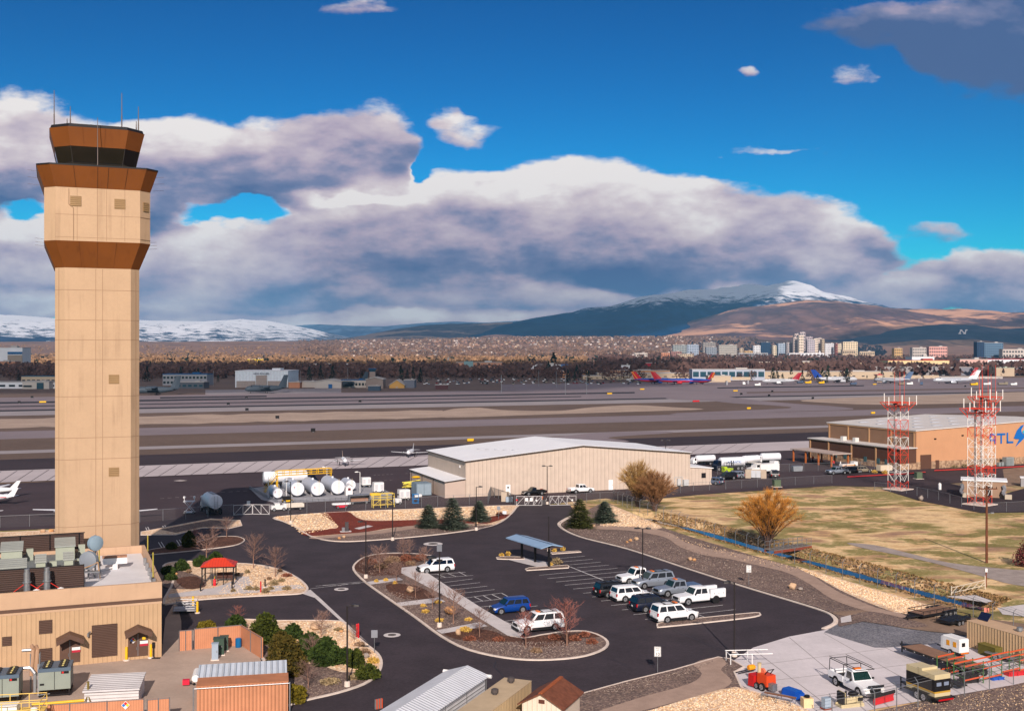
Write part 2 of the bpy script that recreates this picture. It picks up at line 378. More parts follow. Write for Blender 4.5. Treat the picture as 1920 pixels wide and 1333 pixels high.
# airfield strips run along the runway direction; rows given at the photo's column 262
def strip(name,ya,yb,m,z,x0=-900,x1=2900,ragged=0):
    f=lambda x,y:YH+(y-YH)*(6082-x)/5820
    xs=[x0,x1]if not ragged else[x0+(x1-x0)*i/60 for i in range(61)]
    r=random.Random(int(ya));top=[(x,f(x,ya+(r.uniform(-1,1)*ragged)))for x in xs];bot=[(x,f(x,yb+(r.uniform(-1,1)*ragged)))for x in reversed(xs)]
    return sheet(name,top+bot,z,m)
strip('apron',729,742,RUNW,.06,940,2600)
strip('apron',733,745,TAXI,.09,385,640)
strip('runway',742,765,RUNW,.12)
strip('runway_shoulder',750.0,753.0,DARKB,.16,-900,1190)
strip('runway_shoulder',745.5,748.2,DARKB,.16,300,500)
strip('runway_shoulder',757.5,759.2,DARKB,.16,-900,1090)
strip('runway_shoulder',764.6,767.2,DARKB,.16)
strip('runway_shoulder',742.5,745.0,DARKB,.16,1345,1620)
strip('taxiway',767.2,775,TAXI,.12)
strip('airfield_earth',775,803,BROWN,.14)
strip('airfield_earth',754.5,757.2,BROWN,.15,1400,2600)
strip('tan_dirt',781,797,TAND,.17,-900,830,1.2)
sheet('tan_dirt',[(815,777),(845,768),(870,765.5),(900,765),(940,769),(1010,771),(1060,770),(1110,764),(1190,760),(1260,764),(1320,768),(1200,772),(1040,777),(840,783.5)],.175,TAND,3)
sheet('tan_dirt',[(1500,751),(1620,745),(1760,741),(1960,734),(2600,725),(2600,742),(1960,752),(1800,757),(1640,759),(1560,756)],.17,TAND,3)
strip('taxiway',803,817,RUNW,.12)
strip('airfield_earth',817,838,BROWN,.14)
strip('taxiway',838,843.5,TAXI,.13)
sheet('taxiway',[(1020,824),(1080,816),(1120,812),(1230,809),(1260,812),(1170,818),(1140,822),(1180,828),(1100,832)],.15,RUNW,3)
strip('airfield_earth',843.5,854,BROWN,.14)
strip('asphalt_shoulder',854,875,ASPHD,.13)
strip('apron',874,895,APRC,.15)
sheet('taxiway',[(1260,739),(1340,741),(1372,745),(1420,751),(1485,757),(1560,762),(1600,768),(1480,772),(1300,778),(1270,775),(1480,766),(1440,760),(1380,757),(1330,752),(1250,748)],.18,RUNW,3)
# joints in the concrete apron, faded centre lines
mk=MB()
for i in range(-8,46):
    x=262+(i*30-200)*1.0;a,b=G(x,YH+218*(6082-x)/5820-.0),G(x-34,YH+238*(6082-x+34)/5820)
    dx=Vector((.12,.05,0));mk.quad(*[tuple(p+Vector((0,0,.165)))for p in(a-dx,a+dx,b+dx,b-dx)])
struct(mk.build('apron_joints',mat('joint_tar',(96,90,92),.9)))
mk=MB()
for(xa,ya,xb,yb,w)in[(300,936,370,931,.2),(400,925,470,921,.2),(500,917,505,916,.2),(690,904,740,901,.2),(560,860.5,900,846,.12),(760,889,800,887,.25),(700,892,740,890,.25)]:
    a,b=G(xa,ya),G(xb,yb);t=(b-a).normalized();nn=Vector((-t.y,t.x,0))*w/2;k=5
    for i in range(k):
        p,q=a.lerp(b,i/k),a.lerp(b,(i+.55)/k);mk.quad(*[tuple(v+Vector((0,0,.17)))for v in(p-nn,q-nn,q+nn,p+nn)])
mk.quad(*[tuple(G(*p)+Vector((0,0,.17)))for p in[(325,902.5),(338,900.5),(352,902),(338,904)]])
struct(mk.build('apron_markings',mat('worn_paint',(170,160,158),.9,.3,2)))

# foreground apron, lot and drives
sheet('apron',[(-900,948),(262,895.2),(800,870),(1310,846),(1700,832),(2300,826),(2300,900),(1900,888),(1700,905),(1300,920),(1130,935),(960,952),(760,965),(500,975),(262,985),(-900,1030)],.03,ASPH2)
sheet('asphalt',[(200,1000),(300,976),(455,962),(513,964),(760,956),(930,953),(965,946),(1068,946),(1100,990),(1585,1145),(1600,1192),(1385,1262),(1080,1345),(700,1420),(420,1420),(300,1200),(290,1130),(262,1030)],.05,ASPH)
# service drive left of the gazebo bed runs on the same asphalt; landscape beds sit on it
q=bed([(513,970),(620,961),(760,955),(880,950),(968,948),(972,953),(955,972),(925,988),(860,999),(790,1007),(720,1013),(650,1017),(606,1014),(574,1005),(548,988),(528,979)],RIPRAP,'rock_bed')
sheet('red_mulch',[(602,963),(650,960),(668,971),(690,977),(740,977),(800,975),(880,974),(955,965),(948,972),(900,985),(820,984),(740,990),(690,998),(630,1003),(578,1006),(566,998),(612,993),(634,990),(622,978)],.145,MULCH,3)
sheet('gravel_path',[(580,1009),(640,1003),(700,997),(760,988),(840,983),(915,983),(860,987),(780,992),(720,1001),(650,1007),(600,1012)],.15,PATH,3)
sheet('cobble_gravel',[(600,1012),(650,1007),(720,1001),(780,992),(860,987),(925,985),(946,975),(925,988),(860,998),(790,1006),(720,1012),(650,1015.5)],.155,COBBLE,3)
isl=[(657,1070),(662,1056),(682,1044),(715,1038),(760,1037),(800,1040),(822,1047),(790,1064),(782,1072),(840,1108),(900,1147),(965,1193),(1010,1190),(1052,1184),(1100,1183),(1135,1194),(1148,1209),(1130,1224),(1085,1236),(1010,1241),(940,1236),(870,1220),(820,1195),(770,1158),(720,1123),(680,1094)]
bed(isl,COBBLE,smooth=3)
sheet('brown_mulch',[(664,1066),(685,1046),(730,1040),(800,1043),(800,1050),(770,1060),(757,1078),(720,1080),(690,1080)],.14,BMULCH,3)
sheet('brown_mulch',[(728,1096),(770,1098),(800,1108),(815,1125),(778,1126),(748,1122),(726,1108)],.14,BMULCH,3)
sheet('brown_mulch',[(832,1187),(880,1180),(925,1185),(960,1196),(1060,1190),(1110,1186),(1128,1195),(1080,1200),(1060,1212),(990,1214),(960,1206),(900,1205),(855,1200)],.14,BMULCH,3)
sheet('walkway',[(753,1066),(786,1062),(796,1072),(850,1108),(905,1143),(983,1188),(975,1196),(952,1194),(905,1165),(850,1128),(790,1096),(752,1076)],.165,WALK)
for a in([(686,1093),(748,1084),(756,1089),(694,1098)],[(744,1132),(822,1122),(836,1130),(752,1138)],[(818,1184),(900,1168),(914,1176),(828,1190)]):sheet('walkway',a,.16,WALK)
bed([(928,1046),(940,1044),(985,1045),(985,1050),(950,1050),(930,1049)],COBBLE,smooth=0,kw=.3)
bed([(982,1068),(990,1065),(1065,1060),(1070,1063),(1068,1066),(986,1071)],COBBLE,smooth=0,kw=.3)
bed([(1030,1037),(1086,1033.5),(1092,1036),(1034,1040)],COBBLE,smooth=0,kw=.3)
sheet('walkway',[(952,1050),(975,1045),(1044,1058),(1012,1065)],.1,WALK)
bed([(1228,1173),(1240,1167),(1330,1157),(1415,1149),(1429,1152),(1427,1156),(1400,1161),(1320,1170),(1240,1178),(1230,1177)],COBBLE,smooth=2,kw=.35)
# the long gravel bank on the right
bank=[(1054,987),(1060,978),(1100,958),(1130,944),(1150,948),(1230,985),(1320,1015),(1420,1045),(1500,1067),(1600,1095),(1700,1125),(1790,1150),(1800,1170),(1740,1172),(1660,1160),(1595,1172),(1572,1175),(1572,1160),(1552,1147),(1500,1130),(1400,1100),(1290,1065),(1180,1029),(1090,1006)]
bed(bank,COBBLE,smooth=3,kerb=False,z=.13)
def kerb_line(px,w=.6,h=.16):
    c=cat_rom([G(*a)for a in px],5,False);n=len(c);b=MB();rg=[]
    for i,p in enumerate(c):
        t=(c[min(i+1,n-1)]-c[max(i-1,0)]).normalized();q=Vector((-t.y,t.x,0));rg.append([tuple(p+q*k+Vector((0,0,z)))for k,z in((0,0),(0,.05),(w*.5,.055),(w*.52,h),(w,h),(w,0))])
    b.loft(rg);struct(b.build('kerb',KERB))
kerb_line([(1100,957),(1062,975),(1053,987),(1090,1006),(1180,1029),(1290,1065),(1400,1100),(1500,1130),(1552,1147),(1571,1160),(1571,1171),(1550,1181)][::-1])
sheet('tan_riprap',[(1140,948),(1160,953),(1205,972),(1242,991),(1190,993),(1130,990),(1130,976),(1145,962)],.14,RIPRAP,3)
sheet('gravel_path',[(1118,987),(1170,988),(1230,994),(1262,1003),(1285,1018),(1330,1030),(1380,1038),(1460,1057),(1510,1073),(1545,1095),(1580,1115),(1640,1140),(1700,1155),(1690,1160),(1620,1146),(1560,1125),(1520,1098),(1480,1077),(1440,1066),(1370,1050),(1320,1042),(1275,1027),(1245,1008),(1180,996),(1118,993)],.15,PATH,3)
sheet('tan_riprap',[(1490,1062),(1560,1082),(1640,1106),(1740,1135),(1790,1152),(1770,1162),(1715,1160),(1650,1140),(1590,1115),(1550,1094),(1515,1072)],.145,RIPRAP,3)
sheet('dirt',[(1560,1150),(1640,1146),(1740,1158),(1830,1160),(1960,1180),(1960,1215),(1830,1195),(1700,1180),(1610,1162)],.148,DIRT,3)
sheet('cobble_gravel',[(1590,1160),(1630,1148),(1700,1162),(1740,1175),(1700,1178),(1640,1170)],.151,COBBLE,3)
# creek water, road to the right-hand hangar, field tracks
wp=cat_rom([Vector((x,y,0))for x,y in DITCH],5,False);wl=[];wr=[]
for i,p in enumerate(wp):
    t=(wp[min(i+1,len(wp)-1)]-wp[max(i-1,0)]).normalized();nn=Vector((-t.y,t.x,0))*(.8+.25*math.sin(i*.9)+.2*min(1,i/12));wl.append(p+nn);wr.append(p-nn)
m=bpy.data.materials.new('creek_water');m.use_nodes=True;t_=NT(m.node_tree);b_=t_.n['Principled BSDF']
b_.inputs['Base Color'].default_value=(.012,.022,.03,1);b_.inputs['Roughness'].default_value=.04;b_.inputs['Specular IOR Level'].default_value=.45
n_=t_.noise(t_.new('ShaderNodeNewGeometry').outputs['Position'],2.5,3);bp_=t_.new('ShaderNodeBump');bp_.inputs['Strength'].default_value=.06;t_.l.new(n_.outputs['Fac'],bp_.inputs['Height']);t_.l.new(bp_.outputs[0],b_.inputs['Normal'])
sheet('water',[(p.x,p.y)for p in wl+wr[::-1]],-.72,m,world_pts=True)
sheet('gravel_track',[(1588,1018),(1640,1022),(1700,1036),(1780,1055),(1900,1068),(1960,1072),(1960,1100),(1900,1096),(1840,1080),(1760,1058),(1680,1040),(1620,1028)],.04,mat('grey_track',(158,146,140),.95,.15,.5,spec=.1,fine=.12),3)
sheet('concrete_pad',[(1775,1118),(1830,1116),(1862,1127),(1850,1130),(1790,1121)],.05,WALK,0)
sheet('concrete_pad',[(1870,1140),(1960,1128),(1960,1160),(1880,1152)],.05,WALK,0)
sheet('road',[(1130,934),(1300,918),(1540,906),(1760,888),(1960,872),(1960,888),(1800,905),(1690,914),(1560,911),(1320,927),(1180,940)],.06,ASPH2)
sheet('asphalt',[(1650,916),(1760,903),(1810,912),(1850,935),(1960,905),(1960,960),(1840,962),(1720,938)],.05,ASPHD)
sheet('dirt',[(1880,880),(1960,872),(1960,905),(1885,912)],.08,DIRT)
# gazebo bed, shrub bed and the beds by the visitors' bays
bed([(300,1134),(318,1090),(300,1062),(340,1052),(420,1055),(480,1058),(530,1068),(562,1083),(580,1098),(582,1108),(566,1115),(520,1118),(440,1122),(360,1128)],RIPRAP,'rock_bed',4)
sheet('cobble_gravel',[(300,1074),(340,1072),(380,1085),(384,1102),(340,1106),(305,1100)],.145,COBBLE,3)
sheet('brown_mulch',[(330,1088),(368,1082),(384,1100),(350,1106)],.15,BMULCH,3)
sheet('walkway',[(316,1116),(400,1104),(440,1090),(445,1083),(466,1082),(474,1096),(470,1102),(560,1098),(572,1104),(500,1112),(380,1118),(316,1122)],.155,WALK)
bed([(440,1162),(520,1163),(640,1164),(662,1180),(690,1205),(716,1226),(724,1245),(716,1266),(690,1285),(640,1302),(580,1316),(530,1330),(515,1330),(512,1290),(480,1230),(455,1190)],RIPRAP,'rock_bed',3)
sheet('cobble_gravel',[(470,1192),(490,1198),(540,1250),(600,1250),(640,1262),(700,1262),(690,1278),(640,1297),(580,1311),(530,1324),(520,1322),(516,1290),(490,1230)],.145,COBBLE,3)
sheet('walkway',[(580,1112),(596,1118),(690,1206),(664,1184),(640,1166)],.07,WALK)
sheet('walkway',[(562,1112),(582,1106),(600,1122),(662,1180),(640,1165),(592,1122)],.075,WALK)
bed([(262,998),(300,991),(395,973),(452,976),(456,986),(430,992),(380,991),(330,1004),(262,1004)],RIPRAP,'rock_bed',0,kw=.3)
sheet('cobble_gravel',[(300,994),(395,976),(435,978),(426,988),(380,989),(330,1000)],.145,COBBLE)
bed([(270,1034),(300,1028),(350,1022),(400,1008),(440,1006),(458,1010),(460,1016),(440,1024),(380,1032),(300,1040),(270,1042)],BMULCH,'mulch_bed',3,kw=.35)
bed([(-400,1010),(-100,1003),(0,999),(120,994),(262,990),(262,1003),(0,1012),(-400,1030)],RIPRAP,'rock_bed',0,kw=.3)
# lower right yard and verge
sheet('yard_slab',[(1340,1262),(1412,1215),(1480,1194),(1545,1182),(1577,1176),(1620,1175),(2100,1235),(2100,1330),(1900,1285),(1640,1330),(1560,1350),(1420,1300)],.075,CONC)
sheet('blue_grey_gravel',[(1545,1186),(1595,1156),(1640,1162),(1720,1174),(1830,1186),(1860,1200),(1660,1215),(1640,1215)],.082,BLUEG)
sheet('walkway',[(1576,1160),(1595,1155),(1597,1167),(1577,1170)],.165,WALK)
bed([(1040,1332),(1090,1300),(1170,1278),(1260,1256),(1345,1232),(1372,1236),(1400,1252),(1382,1262),(1395,1290),(1460,1310),(1540,1345),(1500,1420),(1000,1420)],COBBLE,smooth=0,kw=.35)
sheet('gravel_path',[(1300,1246),(1345,1234),(1362,1246),(1352,1258),(1372,1280),(1340,1300),(1260,1320),(1160,1345),(1100,1345),(1200,1310),(1290,1285),(1316,1265)],.14,PATH,3)
sheet('tan_riprap',[(1200,1340),(1290,1312),(1350,1295),(1380,1290),(1420,1300),(1480,1318),(1540,1345),(1500,1420),(1150,1420)],.145,RIPRAP,0)
sheet('cobble_gravel',[(1560,1352),(1640,1335),(1760,1310),(1900,1285),(2100,1240),(2100,1420),(1560,1420)],.09,COBBLE,0)
jt=MB() # slab joints
for a,b in[((1412,1218),(1560,1330)),((1480,1196),(1640,1330)),((1545,1188),(1760,1310)),((1660,1215),(1840,1300)),((1400,1250),(1660,1217)),((1420,1280),(1760,1240)),((1500,1310),(1840,1264))]:
    a,b=G(*a),G(*b);t=(b-a).normalized();nn=Vector((-t.y,t.x,0))*.03;jt.quad(*[tuple(v+Vector((0,0,.082)))for v in(a-nn,b-nn,b+nn,a+nn)])
struct(jt.build('slab_joints',mat('joint_dark',(120,112,108),.9)))
# parking lines
pl=MB()
def line(a,b,w=.11,z=.058):
    a,b=(G(*a)if len(a)==2 else a),(G(*b)if len(b)==2 else b);t=(b-a).normalized();nn=Vector((-t.y,t.x,0))*w/2
    pl.quad(*[tuple(v+Vector((0,0,z)))for v in(a-nn,b-nn,b+nn,a+nn)])
La=[(1011.3,1078.7),(1026.3,1085),(1042.5,1091.3),(1058.8,1097.5),(1075,1104.5),(1093.8,1112.5),(1110,1119.5),(1127,1127),(1146,1135.4),(1166,1143.8),(1187.7,1152.7),(1209.5,1161.6)]
Ra,Rb=G(1158,1065.5),G(1379,1143)
for i,a in enumerate(La):line(a,Ra.lerp(Rb,i/11))
sp0,sp1=G(1069,1063),G(1290,1152)
line(sp0,sp1,.16,.062)
for i,r in enumerate([(1096.6,1042.8),(1111.5,1048.7),(1126.3,1054),(1142,1059.6)]):line((1040+i*14,1048+i*5.6),r)
for a,b in[((790,1079),(873,1073)),((806,1085),(887,1079)),((832,1092.5),(886,1085.5)),((841,1099),(900,1092.5)),((850,1106),(914,1099)),((860,1113),(927,1105.5)),((868,1122),(940,1112)),((882,1130),(957,1121)),((896,1139),(990,1128.5)),((912,1149),(1008,1136)),((940,1166),(1012,1156)),((950,1172),(1030,1163)),((940,1112),(957,1121)),((860,1072.5),(874,1079.5)),
             ((890,1119.5),(905,1127)),((906,1117),(921,1125)),((922,1114.5),(939,1123)),((946,1166),(962,1171)),((962,1163),(984,1170)),((820,1077),(836,1083)),((840,1075.5),(856,1081.5)),((1302,1153),(1318,1160)),((1308,1152),(1325,1159))]:line(a,b)
for a,b in[((582,1104),(690,1091)),((592,1099),(676,1091)),((600,1098),(640,1098)),((640,1096),(676,1094))]:line(a,b,.1)
for a,b in[((273,989),(280,1003)),((277,988),(284,1002)),((305,986),(312,1000)),((309,985),(316,999)),((297,1017),(304,1028)),((302,1016),(309,1027)),((331,1013),(340,1027)),((336,1012),(346,1026))]:line(a,b)
for x in range(8):line((990+x*10,946-x*.2),(998+x*10,931-x*.3),.12,.09)
struct(pl.build('parking_lines',PAINT))
cr=MB() # tar-sealed cracks, drain covers
for pts in([(1228,1178),(1180,1182),(1130,1189)],[(1262,1181),(1330,1210),(1376,1228)],[(930,1240),(926,1250),(942,1266),(955,1275)],[(1120,1232),(1150,1238),(1180,1250)],[(1035,1085),(1050,1090),(1070,1108),(1128,1128)],[(610,1142),(680,1146),(740,1140)]):
    for a,b in zip(pts,pts[1:]):
        a,b=G(*a),G(*b);t=(b-a).normalized();nn=Vector((-t.y,t.x,0))*.05;cr.quad(*[tuple(v+Vector((0,0,.056)))for v in(a-nn,b-nn,b+nn,a+nn)])
struct(cr.build('tar_cracks',mat('tar',(36,34,40),.6)))
def manhole(px,py,r=1.0):
    c=G(px,py);b=MB();b.lathe([(r,0),(r,.02),(r*.55,.022)],20,(0,0,.052));o=thing('manhole_cover',None or 'x','manhole',c)
    b.build('collar',WALK,o);k=MB();k.lathe([(r*.5,0),(r*.5,.015)],18,(0,0,.075));k.build('lid',mat('cast_iron',(96,88,84),.7,metal=.4),o);return o
tag(manhole(640,1105,.9),'round manhole lid in pale collar on drive near the gazebo bed','manhole')
tag(manhole(735,1191,.9),'round manhole lid in pale collar on drive beside the car park island','manhole')
tag(manhole(812,1020,1.5),'wide pale manhole collar on the drive behind the parked white roof box SUV','manhole')
# ---------------------------------------------------------------- mountains and hills
def mount_mat(name,lo,hi,patch=None,snow=None,scale=.0009,ragged=120,psc=.0016,pthr=(.48,.56),rock=None):
    m=bpy.data.materials.new(name);m.use_nodes=True;t=NT(m.node_tree);b=t.n['Principled BSDF'];b.inputs['Roughness'].default_value=.95;b.inputs['Specular IOR Level'].default_value=.05
    co=t.new('ShaderNodeNewGeometry').outputs['Position'];s=t.new('ShaderNodeSeparateXYZ');t.l.new(co,s.inputs[0])
    n=t.noise(co,scale,9,.65);c=t.mix(t.smooth(n.outputs['Fac'],.32,.68),lin(lo),lin(hi))
    fine=t.noise(co,scale*9,8,.7);c=t.mix(1.0,c,t.ramp(fine.outputs['Fac'],[(.3,(.75,)*3),(.7,(1.2,)*3)]),'MULTIPLY')
    gl=t.noise(t.vec('MULTIPLY',co,(1,.28,.9)),scale*3.2,5,.6);gr=t.math('ABSOLUTE',t.math('MULTIPLY_ADD',gl.outputs['Fac'],2,-1))
    c=t.mix(1.0,c,t.ramp(gr,[(0.0,(.52,.55,.62)),(.22,(1.0,)*3),(.6,(1.16,1.14,1.1))]),'MULTIPLY') # relief shading put into the colour: dark gullies, paler spurs
    if patch:
        pn=t.noise(co,psc,8,.68);c=t.mix(t.smooth(pn.outputs['Fac'],*pthr),c,lin(patch))
    if snow:
        sn=t.noise(t.vec('MULTIPLY',co,(1,1,2.5)),scale*4,9,.72);f=t.math('ADD',t.math('MULTIPLY',gr,ragged*1.3),t.math('MULTIPLY_ADD',sn.outputs['Fac'],ragged*5,t.math('ADD',s.outputs[2],-ragged*2.9)))
        c=t.mix(t.smooth(f,snow[0],snow[1]),c,lin((235,236,242)))
    t.l.new(c,b.inputs['Base Color']);return m
def mountain(name,ridge,Yr,Y0,m,foot=None,rough=.16,amp=1.0,nx=150,ny=44,back=.35,pw=1.25,nscale=1.0):
    # a height field whose crest line stands at distance Yr and which falls to the plain at Y0 and again behind
    b=MB();vs=[];x0,x1=ridge[0][0],ridge[-1][0]
    def crest(px):
        for(a,ya),(c,yc)in zip(ridge,ridge[1:]):
            if a<=px<=c:return ya+(yc-ya)*(px-a)/(c-a)
        return ridge[-1][1]
    rows=[i/ny for i in range(ny+1)]+[1+back*(j+1)/5 for j in range(5)]
    for tt in rows:
        for i in range(nx+1):
            px=x0+(x1-x0)*i/nx;Zr=ZA(crest(px),Yr);X=XA(px,Yr);Y=Y0+(Yr-Y0)*tt
            zb=min(terrain(X,min(Y0,Y)),Zr)-6
            prof=max(0,min(1,tt))**pw if tt<=1 else max(0,1-((tt-1)/back)**1.2)
            h=Zr-zb;s_=1600*nscale;k=0
            p=Vector((X/s_+.35*noise.noise((X/2600,Y/2600,3)),Y/(s_*2.6),len(name)+Yr/5000))
            for o in range(6):k+=(1-abs(noise.noise(p*(2**o))))*(.55**o)
            k=k/2.16-.66
            edge=1-abs(2*min(tt,1)-1)
            z=zb+h*(prof+rough*3.6*k*(edge**.5)*(1 if tt<1 else 0))+h*rough*.10*noise.noise(p*14)*(1 if tt>.05 else 0)*amp
            vs.append((X,Y,z))
    n=nx+1
    fs=[(j*n+i,j*n+i+1,(j+1)*n+i+1,(j+1)*n+i)for j in range(len(rows)-1)for i in range(nx)]
    b.add(vs,fs);return struct(b.build(name,m,smooth=True))
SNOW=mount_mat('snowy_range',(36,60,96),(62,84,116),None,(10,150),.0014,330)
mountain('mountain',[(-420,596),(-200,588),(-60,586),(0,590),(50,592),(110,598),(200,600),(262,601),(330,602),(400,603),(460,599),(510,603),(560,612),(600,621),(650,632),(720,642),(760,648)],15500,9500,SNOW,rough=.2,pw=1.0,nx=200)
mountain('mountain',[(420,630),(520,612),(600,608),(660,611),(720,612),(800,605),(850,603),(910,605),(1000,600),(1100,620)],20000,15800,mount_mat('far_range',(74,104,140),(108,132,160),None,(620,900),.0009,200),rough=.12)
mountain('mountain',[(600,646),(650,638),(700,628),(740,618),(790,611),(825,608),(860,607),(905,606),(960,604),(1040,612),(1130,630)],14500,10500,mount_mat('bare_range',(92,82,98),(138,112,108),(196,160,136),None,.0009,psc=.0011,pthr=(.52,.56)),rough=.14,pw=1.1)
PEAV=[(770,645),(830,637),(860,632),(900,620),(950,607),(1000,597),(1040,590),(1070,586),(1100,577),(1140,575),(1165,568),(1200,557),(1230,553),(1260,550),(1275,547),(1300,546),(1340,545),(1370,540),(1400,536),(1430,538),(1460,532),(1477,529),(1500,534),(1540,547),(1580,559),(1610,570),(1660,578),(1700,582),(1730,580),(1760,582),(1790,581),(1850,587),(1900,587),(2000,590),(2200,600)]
mountain('mountain',PEAV,14500,9800,mount_mat('shaded_timber_mountain',(0,46,92),(6,66,112),(30,64,96),(500,660),.0012,150,psc=.0007,pthr=(.52,.6)),rough=.2,pw=1.0,nx=260,ny=60)  # cloud shade put into the dark blue colour, along with the timber cover
mountain('mountain',[(1020,656),(1100,650),(1150,642),(1200,630),(1260,612),(1300,600),(1340,590),(1390,577),(1440,572),(1490,566),(1560,566),(1610,571),(1660,577.5),(1700,581),(1730,579),(1760,581),(1790,580),(1850,586),(1900,586),(2000,589),(2200,600)],11600,8200,mount_mat('sunlit_dry_grass_mountain',(112,86,88),(146,110,98),(222,168,134),None,.0009,psc=.0006,pthr=(.50,.58)),rough=.2,pw=.9,nx=240,ny=60)  # pale patch colour paints the sunlit band onto the dry slopes
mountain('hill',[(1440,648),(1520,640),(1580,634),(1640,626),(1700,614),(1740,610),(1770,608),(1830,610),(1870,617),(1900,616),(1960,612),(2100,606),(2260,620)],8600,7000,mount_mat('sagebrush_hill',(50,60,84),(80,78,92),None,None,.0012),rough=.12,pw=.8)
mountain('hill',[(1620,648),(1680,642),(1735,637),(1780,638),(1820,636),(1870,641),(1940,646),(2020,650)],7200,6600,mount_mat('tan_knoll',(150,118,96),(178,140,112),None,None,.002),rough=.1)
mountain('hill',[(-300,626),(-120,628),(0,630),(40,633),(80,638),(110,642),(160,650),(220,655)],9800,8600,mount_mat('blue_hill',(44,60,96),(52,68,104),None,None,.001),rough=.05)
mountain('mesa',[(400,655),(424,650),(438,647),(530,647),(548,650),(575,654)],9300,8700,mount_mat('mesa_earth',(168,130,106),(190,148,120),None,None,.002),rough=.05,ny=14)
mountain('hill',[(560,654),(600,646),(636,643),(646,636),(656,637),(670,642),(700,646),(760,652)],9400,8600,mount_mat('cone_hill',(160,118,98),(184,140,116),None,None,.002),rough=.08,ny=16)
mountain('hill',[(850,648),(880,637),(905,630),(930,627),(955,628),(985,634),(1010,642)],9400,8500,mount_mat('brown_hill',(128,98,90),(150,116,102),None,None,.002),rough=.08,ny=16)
# white letter laid out on the hillside
def hill_letter():
    b=MB();Y=7650;
    for pts in([(1799,625),(1802,619)],[(1802,619),(1809,625)],[(1809,625),(1812,619)],[(1797,625.4),(1802,625.4)],[(1806,625.4),(1811,625.4)],[(1800,618.8),(1804,618.8)],[(1810,618.8),(1814,618.8)]):
        (xa,ya),(xb,yb)=pts;b.tube((XA(xa,Y),Y,ZA(ya,Y)),(XA(xb,Y),Y+3,ZA(yb,Y)),4.5,n=4)
    return b
o=hill_letter().build('hillside_letter',mat('whitewash',(226,216,214),.9));tag(o,'white letter N of whitewashed stones on the dark hillside','letter')
# ---------------------------------------------------------------- control tower
TANW=mat('tan_panel',(184,154,125),.7,.05,.2,spec=.25,obj=True,fine=.03,streak=.14)
BRNW=mat('rust_brown_panel',(118,66,24),.6,.07,.3,spec=.25,obj=True,streak=.15)
SEAM=mat('panel_joint',(146,116,92),.9,0)
BSEAM=mat('brown_joint',(96,52,22),.9,0)
BLACK=mat('black_metal',(24,22,24),.5,0)
LOUV=rib_mat('tan_louver',(150,120,84),.22,2,.8,.6)
GLAZ=mat('cab_glass',(6,7,9),.06,0,spec=.6)
STEEL=mat('galvanised',(150,152,156),.45,.1,2,metal=.7)
WHITE=mat('white_metal',(226,224,222),.45,.04,1.2,spec=.4)
def octo(s,c,z):
    k=s-c
    return[(-k,-s,z),(k,-s,z),(s,-k,z),(s,k,z),(k,s,z),(-k,s,z),(-s,k,z),(-s,-k,z)]
